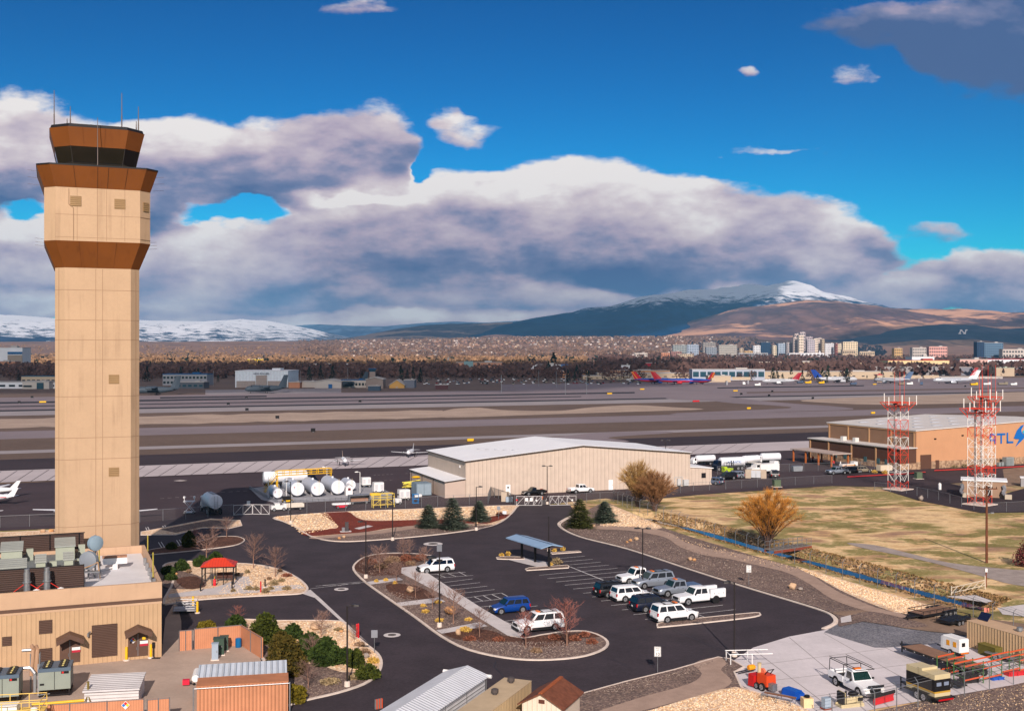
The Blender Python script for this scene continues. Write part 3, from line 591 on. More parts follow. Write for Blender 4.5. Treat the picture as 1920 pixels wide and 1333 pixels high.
def tower():
    S0,C0=4.65,1.02
    o=thing('control_tower','tall tan airport control tower with rust brown bands and black glass cab','control tower',(-50.18,135.3,0),RZ)
    b=MB();b.loft([octo(S0,C0,0),octo(S0,C0,39.6)])
    for z in(9.5,17.3,19.8,24.6,28.9,31.2,33.5,37.0):b.box(0,-S0,z,2*(S0-C0),.02,.05,1);b.box(S0-C0/2,-S0+C0/2,z,C0*1.41,.02,.05,1,PI/4);b.box(-S0+C0/2,-S0+C0/2,z,C0*1.41,.02,.05,1,-PI/4);b.box(S0,0,z,.02,2*(S0-C0),.05,1);b.box(-S0,0,z,.02,2*(S0-C0),.05,1)
    for x in(-.25,.5):b.box(x,-S0,0.1,.05,.024,39.4,1)
    b.box(S0-C0/2+.1,-S0+C0/2+.1,0.1,.06,.03,39.4,1,PI/4);b.box(-S0+C0/2-.1,-S0+C0/2+.1,0.1,.06,.03,39.4,1,-PI/4)
    b.build('shaft',[TANW,SEAM],o)
    for(x,z)in((1.75,26.1),(1.75,15.2)):
        w=MB();w.box(x,-S0-.03,z,1.15,.06,1.05);w.build('wall_louver',LOUV,o)
    S1,C1=5.85,1.22
    b=MB();b.loft([octo(S0+.02,C0,39.6),octo(S1,C1,42.6)]);
    for x in(-2.1,-.1,2.0):b.tube((x*.86,-S0-.05,39.7),(x,-S1-.02,42.55),.025,n=4,mi=1)
    b.build('lower_band',[BRNW,BSEAM],o)
    b=MB();b.loft([octo(S1-.03,C1,42.6),octo(S1-.03,C1,48.75)])
    for x in(-2.3,-.1,.9,2.9):b.box(x,-S1+.03,42.7,.04,.024,6,1)
    for z in(45.6,43.0):b.box(0,-S1+.03,z,2*(S1-C1),.024,.04,1);b.box(S1-C1/2,-S1+C1/2,z,C1*1.4,.03,.04,1,PI/4)
    b.path([(-3.2,-S1-.04,48.6),(-3.2,-S1-.04,46.8),(-2.7,-S1-.04,46.4),(-2.7,-S1-.04,42.7)],.03,4,1)
    b.build('upper_shaft',[TANW,SEAM],o)
    for(x,z)in((-2.45,46.6),(2.35,46.5)):
        w=MB();w.box(x,-S1-.01,z,1.2,.06,1.15);w.build('wall_louver',LOUV,o)
    w=MB();w.box(S1-C1/2+.05,-S1+C1/2-.0,46.4,.9,.08,1.05,0,PI/4);w.build('wall_louver',LOUV,o)
    b=MB();S2,C2=6.65,1.4;b.loft([octo(S1,C1,48.75),octo(S2,C2,51.15)]);b.loft([octo(S2+.03,C2,51.15),octo(S2+.03,C2,51.32)],1)
    for x in(-2.7,-.1,1.1,3.2):b.tube((x*.9,-S1-.04,48.8),(x,-S2-.02,51.1),.022,n=4,mi=1)
    b.build('upper_band',[BRNW,BLACK],o)
    b=MB();b.loft([octo(S2-.35,C2,51.32),octo(S2-.4,C2,51.36)]);b.build('deck',mat('deck_membrane',(206,186,160),.8,.1,1),o)
    b=MB();b.loft([octo(4.2,1.55,51.36),octo(4.72,1.75,53.75)]);b.build('cab_glazing',GLAZ,o)
    for(p,q)in zip(octo(4.21,1.55,51.4),octo(4.74,1.75,53.75)):b=MB();b.tube(p,q,.045,n=5);b.build('mullion',mat('cab_mullion',(46,42,40),.5,0),o)
    b=MB();b.loft([octo(4.76,1.77,53.72),octo(5.28,1.95,55.85)])
    for x in(-1.7,.8):b.tube((x*.9,-4.79,53.8),(x,-5.3,55.8),.02,n=4,mi=1)
    b.build('cab_fascia',[BRNW,BSEAM],o)
    b=MB();b.loft([octo(5.2,1.95,55.85),octo(5.05,1.9,56.25)]);b.build('roof_rim',BLACK,o)
    def ant(x,y,h,r=.06,nm='antenna',z0=56.2):
        a=MB();a.tube((x,y,z0),(x,y,z0+h*.35),r*1.25,n=6);a.tube((x,y,z0+h*.35),(x,y,z0+h),r,r*.6,n=6);a.build(nm,mat('antenna_grey',(104,92,88),.6,0),o)
    ant(-4.75,-2.3,4.3);ant(-3.0,-3.6,2.3);ant(2.65,-4.2,4.2);ant(4.6,-3.0,3.0);ant(-3.35,-3.7,.8);ant(4.35,-3.1,1.2);ant(-.1,-6.2,5.6,.05,'lightning_mast',51.3)
    WH=mat('antenna_grey',(104,92,88),.6,0)
    for s in(-1,1):
        for p,q in[((s*6.3,-2,z),(s*7.6,-2.2,z+.1))for z in(50.9,50.1,49.3)]+[((s*5.7,-2,z),(s*6.8,-2.2,z+.1))for z in(43.0,42.6,42.2)]+[((s*4.6,-3.4,31.2),(s*5.2,-3.5,31.2))]:a=MB();a.tube(p,q,.018,n=4);a.build('whisker_antenna',WH,o)
tower()

# ---------------------------------------------------------------- base building below the tower
BX,BY=-34.28,109.57 # front right foot of its wall
def wt(px):k=(px-960)/FPX;return(BX-BY*k)/(.925-.379*k) # distance left along the front wall
def wz(px,py):return ZA(py,BY-.379*wt(px))
def L2(px,py,z):p=G(px,py,z)-Vector((BX,BY,0));return(p.x*VX.x+p.y*VX.y,p.x*UX.x+p.y*UX.y)
SIDING=rib_mat('tan_siding',(184,152,118),.42,0,.4,.6,.05,.8)
FASC=mat('tan_fascia',(188,156,128),.65,.06,.35,spec=.25,obj=True,streak=.12)
BROWN_P=mat('brown_paint',(92,68,56),.6,.06,.6,obj=True)
BLOUV=rib_mat('brown_louver',(84,62,52),.16,2,.9,.6)
DLOUV=rib_mat('dark_screen_louver',(74,56,50),.2,2,1.0,.6,dark=.45)
ROOFW=mat('white_roof',(214,212,214),.7,.06,.3,obj=True,fine=.04)
ROOFG=mat('grey_roof',(128,128,130),.8,.1,.5,obj=True)
def base_building():
    o=thing('base_building','flat roofed tan metal building at the foot of the control tower','building',(BX,BY,0),RZ)
    Lw,D=46.0,22.4
    b=MB();b.box(-Lw/2,D/2,0,Lw,D,5.3);b.build('wall',SIDING,o)
    b=MB();b.box(-Lw/2,D/2,5.3,Lw+.06,D+.06,.22);b.box(-Lw/2,D/2,5.84,Lw+.06,D+.06,.66)
    for x,y,sx,sy in((-Lw/2,-.0+.15,Lw+.06,.36),(-Lw/2,D-.15,Lw+.06,.36),(-.15,D/2,.36,D-.5),(-Lw+.15,D/2,.36,D-.5)):b.box(x,y,6.5,sx,sy,.9)
    b.build('parapet',FASC,o)
    b=MB();b.box(-Lw/2,D/2,5.52,Lw+.1,D+.1,.32);b.build('brown_stripe',BROWN_P,o)
    b=MB();b.box(-5.6,D/2,6.5,10.4,D-1,.06);b.build('roof',ROOFW,o)
    b=MB();b.box(-27.6,D/2,6.5,33.4,D-1,.05);b.build('roof',ROOFG,o)
    def panel(nm,x0,x1,y0,y1,m,d=.05):
        a,c=-wt(x0),-wt(x1);zt=wz((x0+x1)/2,y0);zb=max(.02,wz((x0+x1)/2,y1));w=MB();w.box((a+c)/2,-d/2,zb,abs(c-a),d,zt-zb);return w.build(nm,m,o),(a+c)/2,abs(c-a),zb,zt
    for(x0,x1,y0,y1)in((172,220,1170,1230),(73,98,1162,1187),(73,98,1215,1241),(4,22,1193,1210)):panel('wall_louver',x0,x1,y0,y1,BLOUV,.08)
    for i,(x0,x1,y0,y1)in enumerate(((112,150,1199,1238),(240,277,1186,1226))):
        d_,cx,w,zb,zt=panel('double_door',x0,x1,y0,y1+3,BROWN_P,.1)
        k=MB();k.box(cx,-.11,zb+.05,.05,.03,zt-zb-.1);k.tube((cx-.12,-.17,1),(cx-.12,-.17,1.3),.03,n=5);k.build('handle',STEEL,d_)
        s=MB();s.box(cx+.55,-.12,1.55,.75,.03,.28,0);s.box(cx+.55,-.12,1.33,.75,.03,.22,1);s.build('door_notice',[WHITE,mat('notice_red',(176,40,60),.6,0)],d_)
        if i==1:
            s=MB();s.box(cx+.55,-.12,1.95,.3,.03,.24);s.build('door_notice',mat('notice_yellow',(226,186,40),.6,0),d_);diamond(d_,cx-.45,-.13,1.95,.26)
        k=MB() # gabled canopy over the door
        hw,dp=w*.68,1.5
        k.xprism([(cx-hw,zt+.28),(cx,zt+.85),(cx+hw,zt+.28),(cx+hw,zt+.12),(cx+hw*.9,zt+.1),(cx,zt+.62),(cx-hw*.9,zt+.1),(cx-hw,zt+.12)],-dp,-.02)
        k.xprism([(cx-hw*.98,zt-.15),(cx-hw,zt+.3),(cx,zt+.87),(cx+hw,zt+.3),(cx+hw*.98,zt-.15),(cx,zt+.42)],-dp-.06,-dp)
        k.build('door_canopy',BROWN_P,o)
    w=MB();w.path([(-wt(165),-.3,wz(165,1186)),(-wt(169),-.5,wz(167,1182))],.08);w.tube((-wt(165),-.3,wz(165,1192)),(-wt(165),-.3,wz(165,1186)),.1);w.build('wall_lamp',STEEL,o)
    return o
def diamond(par,x,y,z,s): # four-colour hazard diamond
    c=[(1,1,'haz_white',(230,228,226)),(0,1,'haz_red',(206,40,40)),(1,0,'haz_yellow',(232,190,40)),(0,0,'haz_blue',(30,110,190))]
    b=MB()
    for k,(dx,dz)in enumerate(((0,-.5),(0,.5),(.5,0),(-.5,0))):
        cx,cz=x+dx*s,z+dz*s;h=s*.48
        b.add([(cx-h,y,cz),(cx,y,cz-h),(cx+h,y,cz),(cx,y,cz+h)],[(0,1,2,3)],k)
    q=s*1.12;b.add([(x-q,y+.012,z),(x,y+.012,z-q),(x+q,y+.012,z),(x,y+.012,z+q)],[(0,1,2,3)],0)
    b.build('hazard_diamond',[mat(n,cc,.6,0)for _,_,n,cc in c],par)
bb=base_building()
AHU=mat('unit_sage',(158,164,148),.6,.05,.8,obj=True)
AHUT=rib_mat('unit_sage_roof',(150,154,148),.45,1,.5,.55)
def at_roof(name,label,cat,lx,ly,z=6.56,group=None,rz=0):p=uv((BX,BY),lx,ly);return thing(name,label,cat,(p.x,p.y,z),RZ+rz,group)
def roof_stuff():
    x0,y0=L2(0,1098,7.0);xr,yr=L2(157,1099,7.0);yb=L2(175,1035,7.0)[1]+1.4
    s=at_roof('louver_screen','dark brown louvered screen round the rooftop air units','screen',xr,yr)
    b=MB();b.box(-13,0,.5,26,.12,2.0);b.build('front_panel',DLOUV,s)
    b=MB();b.box(-12,yb-yr,.5,25,.12,2.0);b.build('rear_panel',DLOUV,s)
    b=MB()
    for i in range(9):b.tube((-i*3.1,.1,0),(-i*3.1,.1,2.6),.06,n=5);b.tube((-i*3.1,yb-yr-.1,0),(-i*3.1,yb-yr-.1,2.6),.06,n=5)
    b.tube((-26,-.02,2.55),(0,-.02,2.55),.07,n=4);b.tube((-26,yb-yr-.05,2.55),(.6,yb-yr-.05,2.55),.07,n=4);b.build('frame',BLACK,s)
    b=MB();b.box(-13,(yb-yr)/2,.42,26,yb-yr-.2,.06);b.build('platform',mat('grating',(120,126,128),.6,.1,3,metal=.3,obj=True),s)
    def unit(label,px0,px1,py,w_d,h,extra=True):
        z=7.05;xa,ya=L2(px0,py,z);xb,yb_=L2(px1,py,z);w=xb-xa
        u=at_roof('air_handler',label,'air handler',(xa+xb)/2,(ya+yb_)/2,z,'rooftop air units inside the louver screen')
        b=MB();b.box(0,w_d/2,0,w,w_d,h);b.build('cabinet',AHU,u)
        b=MB();b.add([(-w/2-.1,-.12,h),(w/2+.1,-.12,h),(w/2+.1,w_d+.1,h+.55),(-w/2-.1,w_d+.1,h+.55),(-w/2-.1,-.12,h+.14),(w/2+.1,-.12,h+.14),(w/2+.1,w_d+.1,h+.69),(-w/2-.1,w_d+.1,h+.69)],[(3,2,1,0),(4,5,6,7),(0,1,5,4),(1,2,6,5),(2,3,7,6),(3,0,4,7)]);b.build('sloped_top',AHUT,u)
        if extra:
            b=MB();b.box(w/2+.75,w_d*.6,0,.7,.5,h*.95,0,0,1,1);b.build('side_hood',AHU,u)
            b=MB();b.box(w/2+.35,w_d*.4,.1,.4,.8,.5);b.build('fan_motor',BLACK,u)
    unit('large sage air unit in the rear left of the roof screen',2,41,1056,2.4,1.3)
    unit('large sage air unit in front of the tower shaft',104,140,1049,2.4,1.4)
    unit('sage air unit with long sloped top nearest the screen front',-2,48,1082,1.8,.9,False)
    unit('small sage air unit between the two exhaust stacks',67,85,1068,1.2,.75)
    unit('small sage air unit right of the second exhaust stack',120,137,1064,1.2,.8)
    for i,(px,py,z,lab)in enumerate(((50,1108,6.56,'grey exhaust stack on the left with red guy wires'),(88,1106,6.56,'grey exhaust stack on the right with red guy wires'))):
        lx,ly=-wt(px),1.3;o=at_roof('exhaust_stack',lab,'stack',lx,ly,z,'exhaust stacks behind the parapet')
        b=MB();b.lathe([(.3,0),(.3,2.4),(.24,2.4),(.24,2.75)],12);b.build('flue',STEEL,o)
        b=MB();b.lathe([(.42,1.45),(.42,1.55)],10);b.build('guy_ring',STEEL,o)
        b=MB();b.tube((0,0,1.5),(-1.9,.1,.1),.035,n=4);b.tube((0,0,1.5),(1.9,.1,.1),.035,n=4);b.build('guy_wire',mat('guy_red',(214,52,40),.6,0),o)
    for px,py,lab in((68,1110,'small white roof vent left of the right exhaust stack'),(114,1108,'small white roof vent behind the parapet by the right guy wire')):
        lx,ly=-wt(px),1.0;o=at_roof('roof_vent',lab,'vent',lx,ly);b=MB();b.lathe([(.14,0),(.14,.5),(.32,.5),(.3,.75),(.05,.85)],10);b.build('cap',WHITE,o)
    # microwave dishes
    def dish(label,px,py,z,r,tilt,m,pole=2.2):
        Yd=2100*(30-z)/(py-YH);p=Vector((XA(px,Yd),Yd,z));o=thing('radio_dish',label,'dish',(p.x,p.y,6.56),RZ,'microwave dishes on the roof')
        b=MB();b.lathe([(r*.55,-.35),(r,-.2),(r,.25),(r*.7,.42),(r*.05,.5)],18,(0,0,0),'y');b.xf(Matrix.Translation((0,0,z-6.56))@Matrix.Rotation(tilt,4,'Z'));b.build('drum',m,o,True)
        b=MB();b.tube((0,.4,0),(0,.4,z-6.56+r),.09);b.tube((0,.4,z-6.56),(.6,1.1,.1),.05);b.tube((0,.4,z-6.56),(-.6,1.1,.1),.05);b.build('mast',STEEL,o)
    dish('upper blue grey drum dish in front of the tower base',179,1018,10.2,.78,.5,mat('dish_blue',(132,152,166),.5,.05,1,obj=True))
    dish('lower dark grey drum dish beside the louver screen',166,1050,8.6,.92,-.5,mat('dish_grey',(126,132,140),.5,.05,1,obj=True))
    lx,ly=L2(215,1064,6.6);o=at_roof('heat_pump','white rooftop heat pump with rusty louvered top on the white roof','roof unit',lx,ly)
    b=MB();b.box(0,0,.5,2.5,.8,.62);b.build('cabinet',WHITE,o);b=MB();b.box(0,.1,1.12,2.5,.6,.22);b.build('louver_top',mat('rust_louver',(150,110,88),.7,.2,4),o)
    b=MB();b.box(0,-.3,0,.5,.9,.55);b.tube((-.2,-.5,.2),(-1.9,-1.6,.1),.1);b.build('duct',WHITE,o)
    for k,(px,py,h,lab)in enumerate(((277,1042,2.4,'yellow green pole by the far end of the right parapet'),(287,1090,3.0,'yellow green pole near the front of the right parapet'),(186,1060,2.3,'yellow green pole beside the upper dish'))):
        lx,ly=L2(px,py,6.6);o=at_roof('roof_pole',lab,'pole',lx,ly,6.56,'yellow poles on the roof');b=MB();b.tube((0,0,0),(0,0,h),.07);b.build('shaft',mat('pole_olive',(166,150,62),.6,.1,2),o);b=MB();b.box(0,0,0,.3,.3,.5);b.build('footing',BLACK,o)
    o=at_roof('cable_rack','brown steel cable rack by the lower dish','rack',*L2(160,1090,6.6));b=MB();b.box(.4,.3,.9,1.9,.8,.1);[b.tube((x,y,0),(x,y,.9),.04,n=4)for x in(-.5,1.3)for y in(0,.6)];b.build('shelf',STEEL,o);b=MB();b.path([(-.4,.2,1.3),(.4,.4,1.5),(1.2,.2,1.9),(1.4,.2,.2)],.06);b.build('conduit',mat('conduit_tan',(168,132,96),.6,0),o)
    o=at_roof('roof_hatch_box','row of small grey junction boxes along the right parapet','boxes',-.55,8);[MB().box(0,y,.1,.3,.4,.7).build('box',STEEL,o)for y in(-6,-2.5,0,3,6)]
roof_stuff()

# ---------------------------------------------------------------- the yard in front of the base building
sheet('yard_slab',[(-300,1300),(-60,1255),(303,1231),(310,1160),(330,1125),(340,1165),(340,1182),(470,1182),(520,1330),(540,1420),(-300,1420)],.07,mat('yard_concrete',(176,156,142),.88,.1,.25,spec=.2,fine=.06))
WOODF=rib_mat('tan_plank_fence',(194,132,98),.2,0,.5,.7,.08,.78)
WOODT=mat('tan_corten_top',(178,118,84),.8,.1,1,obj=True)
def wallrun(name,label,pts,h,m,thick=.12,cat='fence',cap=None,z=0.07,group=None):
    P=[G(*p)for p in pts];o=thing(name,label,cat,(P[0].x,P[0].y,z),0,group);
    for a,c in zip(P,P[1:]):
        d_=c-a;ang=math.atan2(d_.y,d_.x);w=MB();w.box(d_.length/2,0,0,d_.length,thick,h);q=w.build('panel',m,o,loc=(a.x-P[0].x,a.y-P[0].y,0),rz=ang)
        k=MB();n=max(2,int(d_.length/2.5));[k.tube((d_.length*i/n,-.1,0),(d_.length*i/n,-.1,h+.06),.045,n=5)for i in range(n+1)];k.tube((0,-.1,h),(d_.length,-.1,h),.03,n=4);k.build('post',STEEL,o,loc=(a.x-P[0].x,a.y-P[0].y,0),rz=ang)
    return o
wallrun('plank_fence','orange tan plank enclosure fence beside the tall juniper',[(364,1218),(452,1210),(492,1236)],2.05,WOODF)
wallrun('gate_leaf','open orange tan plank gate leaf left of the enclosure fence',[(336,1221),(360,1219)],2.0,WOODF,cat='gate')
wf=wallrun('plank_fence','long tan plank wall with hazard diamond along the photo bottom',[(60,1374),(270,1360)],2.1,WOODF)
wallrun('gate_leaf','tan plank gate leaf at the bottom between shed and wall',[(276,1362),(318,1358)],2.1,WOODF,cat='gate')
pp=G(237,1362);dd=thing('hazard_sign','four coloured hazard diamond on the long bottom plank wall','sign',(pp.x,pp.y-.2,1.78),math.radians(8));diamond(dd,0,0,0,.3)
def sheds():
    p=G(207,1326);o=thing('metal_shed','low white ribbed metal shed standing in the concrete yard','shed',(p.x,p.y,.07),math.radians(10))
    b=MB();b.box(0,2.2,0,4.4,3.3,1.2);b.build('wall',rib_mat('white_rib_wall',(210,206,206),.3,2,.8,.5),o)
    b=MB();b.add([(-2.3,.3,1.2),(2.3,.3,1.2),(2.3,4.1,1.55),(-2.3,4.1,1.55),(-2.3,.3,1.32),(2.3,.3,1.32),(2.3,4.1,1.67),(-2.3,4.1,1.67)],[(3,2,1,0),(4,5,6,7),(0,1,5,4),(1,2,6,5),(2,3,7,6),(3,0,4,7)])
    b.build('ribbed_roof',rib_mat('white_rib_roof',(208,205,206),.42,1,1,.45,dark=.6),o)
    # container shed with sheet roof
    a=G(368,1345);o=thing('storage_shed','tan corrugated store with pale ribbed sheet roof beside the shrubs','shed',(a.x,a.y,.07),math.radians(12))
    b=MB();b.box(3.7,1.0,0,7.3,2.4,2.5);b.build('wall',rib_mat('tan_corrugated',(190,130,96),.3,0,1,.65,.08,.7),o)
    b=MB();b.box(3.7,1.0,2.5,7.4,2.5,.06);b.build('roof',WOODT,o)
    b=MB();b.box(3.6,4.4,0,7.2,2.6,2.2);b.build('rear_wall',WOODF,o)
    b=MB();b.add([(-.1,2.5,2.35),(7.3,2.5,2.35),(7.3,5.0,2.75),(-.1,5.0,2.75),(-.1,2.5,2.5),(7.3,2.5,2.5),(7.3,5.0,2.9),(-.1,5.0,2.9)],[(3,2,1,0),(4,5,6,7),(0,1,5,4),(1,2,6,5),(2,3,7,6),(3,0,4,7)]);b.build('sheet_roof',rib_mat('pale_rib_roof',(196,204,214),.5,0,1,.4,dark=.7),o)
    b=MB();b.lathe([(.3,0),(.3,2.2)],12,(-.25,2.6,2.4),'y');b.build('rolled_shutter',WHITE,o)
    b=MB();[b.tube((x,-.35,0),(x,-.35,2.5),.06,n=6)for x in(-.2,7.5)];b.tube((-.2,-.35,2.4),(7.5,-.35,2.4),.04,n=5);b.build('gate_frame',STEEL,o)
sheds()
FAN=mat('fan_dark',(34,38,42),.5,0)
def chiller(label,px,py,sx=1.0):
    p=G(px,py);o=thing('chiller',label,'chiller',(p.x,p.y,.07),math.radians(16),'grey air cooled chillers in the yard');W_,D_=2.6,2.4
    b=MB();[b.box(x,y,0,.12,.12,.6)for x in(-W_/2+.1,W_/2-.1)for y in(.1,D_-.1)];b.box(0,D_/2,.1,W_,D_,.12);b.build('frame',BLACK,o)
    b=MB();b.box(0,D_/2,.62,W_,D_,1.55);b.box(0,-.012,.65,.04,.02,1.5,1);b.build('cabinet',[mat('chiller_sage',(140,148,138),.55,.05,.8,obj=True),BLACK],o)
    b=MB();b.box(0,D_/2,2.17,W_+.06,D_+.06,.3);b.build('fan_deck',mat('fan_deck_blue',(84,100,116),.5,.06,1,obj=True),o)
    for x in(-.65,.65):
        for k in range(4):
            f=MB();f.lathe([(.36,0),(.38,.1),(.3,.1),(.1,.05)],14,(x,.35+k*.57,2.47));q=f.build('fan',FAN,o);MB().box(x,.35+k*.57,2.56,.16,.2,.05).build('fan_hub',mat('hub_yellow',(206,190,120),.6,0),q)
    s=MB();s.box(.85,-.02,1.95,.62,.03,.2,0);s.box(.68,-.025,1.97,.16,.03,.16,1);s.build('nameplate',[BLACK,mat('plate_red',(200,40,36),.5,0)],o)
    s=MB();s.box(-1.0,-.02,1.05,.34,.03,.16);s.build('nameplate',BLACK,o)
chiller('grey eight fan chiller in front of the left double door',102,1307)
chiller('grey eight fan chiller cut by the left edge of the photo',4,1322)
YEL=mat('safety_yellow',(226,176,24),.5,.06,1)
YELP=mat('pale_yellow_rail',(226,190,100),.55,.06,1)
def yard_bits():
    p=G(34,1402);o=thing('fuel_tank','white rectangular fuel tank with yellow railed platform at lower left corner','tank',(p.x,p.y,.07),math.radians(10))
    b=MB();b.box(-2.0,1.3,0,7.0,2.4,2.15);b.build('tank_body',WHITE,o)
    b=MB();b.box(-2,1.3,2.15,7.1,2.5,.1);b.box(-2.4,1.7,2.25,4,1,.55,1);b.build('tank_top',[YELP,WHITE],o)
    b=MB();[b.tube((x,y,2.2),(x,y,3.3),.035,n=5)for x in(-4,-2.6,-1.2,.2,1.5)for y in(0.1,2.5)]
    for y in(.1,2.5):
        for z in(2.75,3.3):b.tube((-5.5,y,z),(1.5,y,z),.035,n=5)
    for z in(2.75,3.3):b.tube((1.5,.1,z),(1.5,2.5,z),.035,n=5)
    b.build('guard_rail',YELP,o);diamond(o,-.7,.06,1.3,.28)
    b=MB();b.lathe([(.26,0),(.26,.35),(.1,.42)],12,(.9,1.0,2.25));b.build('filler_cap',WHITE,o)
    b=MB();b.box(1.1,.08,1.5,.7,.03,.22);b.build('nameplate',mat('plate_grey',(186,184,190),.6,0),o)
    # pipe trestle
    p=G(60,1310);o=thing('pipe_stack','tan and silver pipe run rising against the building wall','pipes',(p.x,p.y,.07),math.radians(16))
    b=MB();b.path([(-.25,1.6,1.5),(-.15,2.0,3.7),(-.35,2.6,3.9)],.17,8);b.path([(.15,1.6,1.5),(.2,2.0,3.7),(.0,2.7,3.8)],.17,8);b.build('riser',mat('pipe_tan',(172,136,108),.55,.05,1),o)
    b=MB();b.path([(-4.5,1.3,2.4),(-.3,1.3,2.3),(.1,1.1,1.8),(.1,1.1,.1)],.14,8);b.path([(.5,0,2.9),(.5,0,.2),(1.4,.2,.2)],.07,6);b.build('header',mat('pipe_silver',(190,192,196),.35,.04,1,metal=.6),o)
    b=MB();[b.tube((x,y,0),(x,y,3.4),.05,n=4)for x in(-.35,.4)for y in(1.7,2.2)];b.tube((-1.1,2.3,3.6),(.2,2.3,3.6),.14,n=8);b.build('trestle',STEEL,o)
    # yellow barrier arm and post
    p=G(160,1325);o=thing('swing_barrier','yellow pipe barrier between the tank and the white shed','barrier',(p.x,p.y,.07),math.radians(14))
    b=MB();b.tube((-4.2,0,.45),(0,.2,.45),.12,n=8);b.build('bar',YEL,o);b=MB();b.tube((.2,.2,0),(.2,.2,2.0),.1,n=6);b.tube((.2,.2,.9),(-.2,-.8,.05),.05,n=5);b.tube((.2,.2,.9),(.6,-.8,.05),.05,n=5);b.build('post',mat('olive_post',(120,104,50),.6,0),o)
    for px,py,lab in((237,1239,'yellow bollard left of the right double door'),(283,1234,'yellow bollard right of the right double door'),(362,1140,'yellow bollard rear one by the silver loading rail'),(370,1150,'yellow bollard nearest the service drive')):
        p=G(px,py);o=thing('bollard',lab,'bollard',(p.x,p.y,.06),0,'yellow bollards around the base building');b=MB();b.lathe([(.13,0),(.13,1.25),(.09,1.33),(.01,1.36)],12);b.build('pipe',YEL,o,True);b=MB();b.lathe([(.32,0),(.3,.12)],10);b.build('footing',KERB,o)
    p=G(288,1234);o=thing('wall_meter','dark utility meter pole at the corner of the base building','meter',(p.x,p.y,.07));b=MB();b.tube((0,0,0),(0,0,1.4),.07);b.box(0,0,1.0,.25,.2,.5);b.box(.3,-.2,0,.8,.3,.08);b.build('body',BLACK,o)
    p=G(345,1152);o=thing('loading_rail','silver loading ramp rail left of the yellow bollards','railing',(p.x,p.y,.05),math.radians(8))
    b=MB();b.box(0,1.2,.3,2.6,2.2,.12);b.build('ramp_deck',mat('ramp_grey',(170,170,174),.5,.08,2,metal=.3),o)
    b=MB();[b.tube((-1.2,y,z),(1.2,y,z),.035,n=5)for y in(.1,2.3)for z in(.6,.9,1.2)];[b.tube((x,y,0),(x,y,1.2),.035,n=5)for x in(-1.2,1.2)for y in(.1,2.3)];b.build('rail',STEEL,o)
    # transformer boxes and drums in the enclosure
    def cabinet(label,px,py,w,d_,h,m,cat='cabinet',group=None):
        p=G(px,py);o=thing('utility_cabinet',label,cat,(p.x,p.y,.07),math.radians(12),group);b=MB();b.box(0,d_/2,.08,w,d_,h);b.box(0,d_/2,h+.08,w+.08,d_+.08,.06);b.build('housing',m,o);b=MB();b.box(0,d_/2,0,w+.2,d_+.2,.08);b.build('pad',KERB,o);b=MB();b.box(w*.3,-.02,h*.5,.06,.03,.2);b.build('handle',STEEL,o)
    cabinet('dark green transformer in the plank enclosure',410,1230,1.0,1.0,1.5,mat('transformer_green',(58,78,66),.5,.06,1))
    cabinet('taller dark green transformer beside the grey cabinet',420,1222,.8,.8,1.3,mat('transformer_green2',(66,84,74),.5,.06,1))
    cabinet('pale grey electrical cabinet in front of the green transformers',403,1239,.6,.5,1.5,mat('cab_blue_grey',(150,164,178),.5,.05,1))
    for px,py,lab in((447,1214,'bright blue plastic drum in the enclosure corner'),(420,1218,'blue plastic drum half hidden behind the transformer')):
        p=G(px,py);o=thing('drum',lab,'drum',(p.x,p.y,.07),0,'blue drums in the enclosure');b=MB();b.lathe([(.28,0),(.3,.04),(.3,.3),(.32,.32),(.3,.34),(.3,.6),(.32,.62),(.3,.64),(.3,.88),(.27,.9)],16);b.build('barrel',mat('drum_blue',(16,96,150),.4,.03,1),o,True);b=MB();b.lathe([(.26,.9),(.26,.915)],14);b.build('lid',mat('drum_lid',(24,110,160),.4,0),o)
    p=G(349,1286);o=thing('fire_extinguisher_cart','small red wheeled box on the yard concrete','cart',(p.x,p.y,.07),.2);b=MB();b.box(0,0,.12,.6,.5,.42);b.build('box',mat('cart_red',(206,34,62),.5,0),o);b=MB();b.tube((.3,0,.2),(.75,-.15,.12),.04);b.lathe([(.12,-.04),(.12,.04)],10,(.7,-.1,.12),'y');b.build('wheel',BLACK,o)
yard_bits()
# ---------------------------------------------------------------- hangars and other airfield buildings nearby
HTAN=rib_mat('cream_siding',(196,178,163),.9,0,.35,.6,.05,.84)
HTAN2=rib_mat('cream_siding_side',(188,168,155),.5,1,.25,.6,.03,.9)
HROOF=mat('white_metal_roof',(238,238,240),.5,.03,.15,obj=True,fine=.03)
TRIM=mat('dark_trim',(74,60,54),.6,0)
WDOOR=mat('white_door',(236,234,232),.5,0)
def gable(o,W,D,he,hr,m_wall,m_roof,x0=0,over=.35,thick=.2,trim=True):
    b=MB();b.xprism([(x0,0),(x0+W,0),(x0+W,he),(x0+W/2,hr),(x0,he)],0,D);b.build('wall',m_wall,o)
    b=MB();e=over
    b.xprism([(x0-e,he-e*.1),(x0+W/2,hr+.02),(x0+W+e,he-e*.1),(x0+W+e,he-e*.1+thick),(x0+W/2,hr+thick+.05),(x0-e,he-e*.1+thick)],-e,D+e);b.build('roof',m_roof,o)
    if trim:
        b=MB()
        for a,c in(((x0-e,he+.0),(x0+W/2,hr+.1)),((x0+W+e,he+.0),(x0+W/2,hr+.1))):b.tube((a[0],-e-.03,a[1]),(c[0],-e-.03,c[1]),.13,n=4)
        b.tube((x0-e-.03,-e,he),(x0-e-.03,D+e,he),.13,n=4);b.build('trim',TRIM,o)
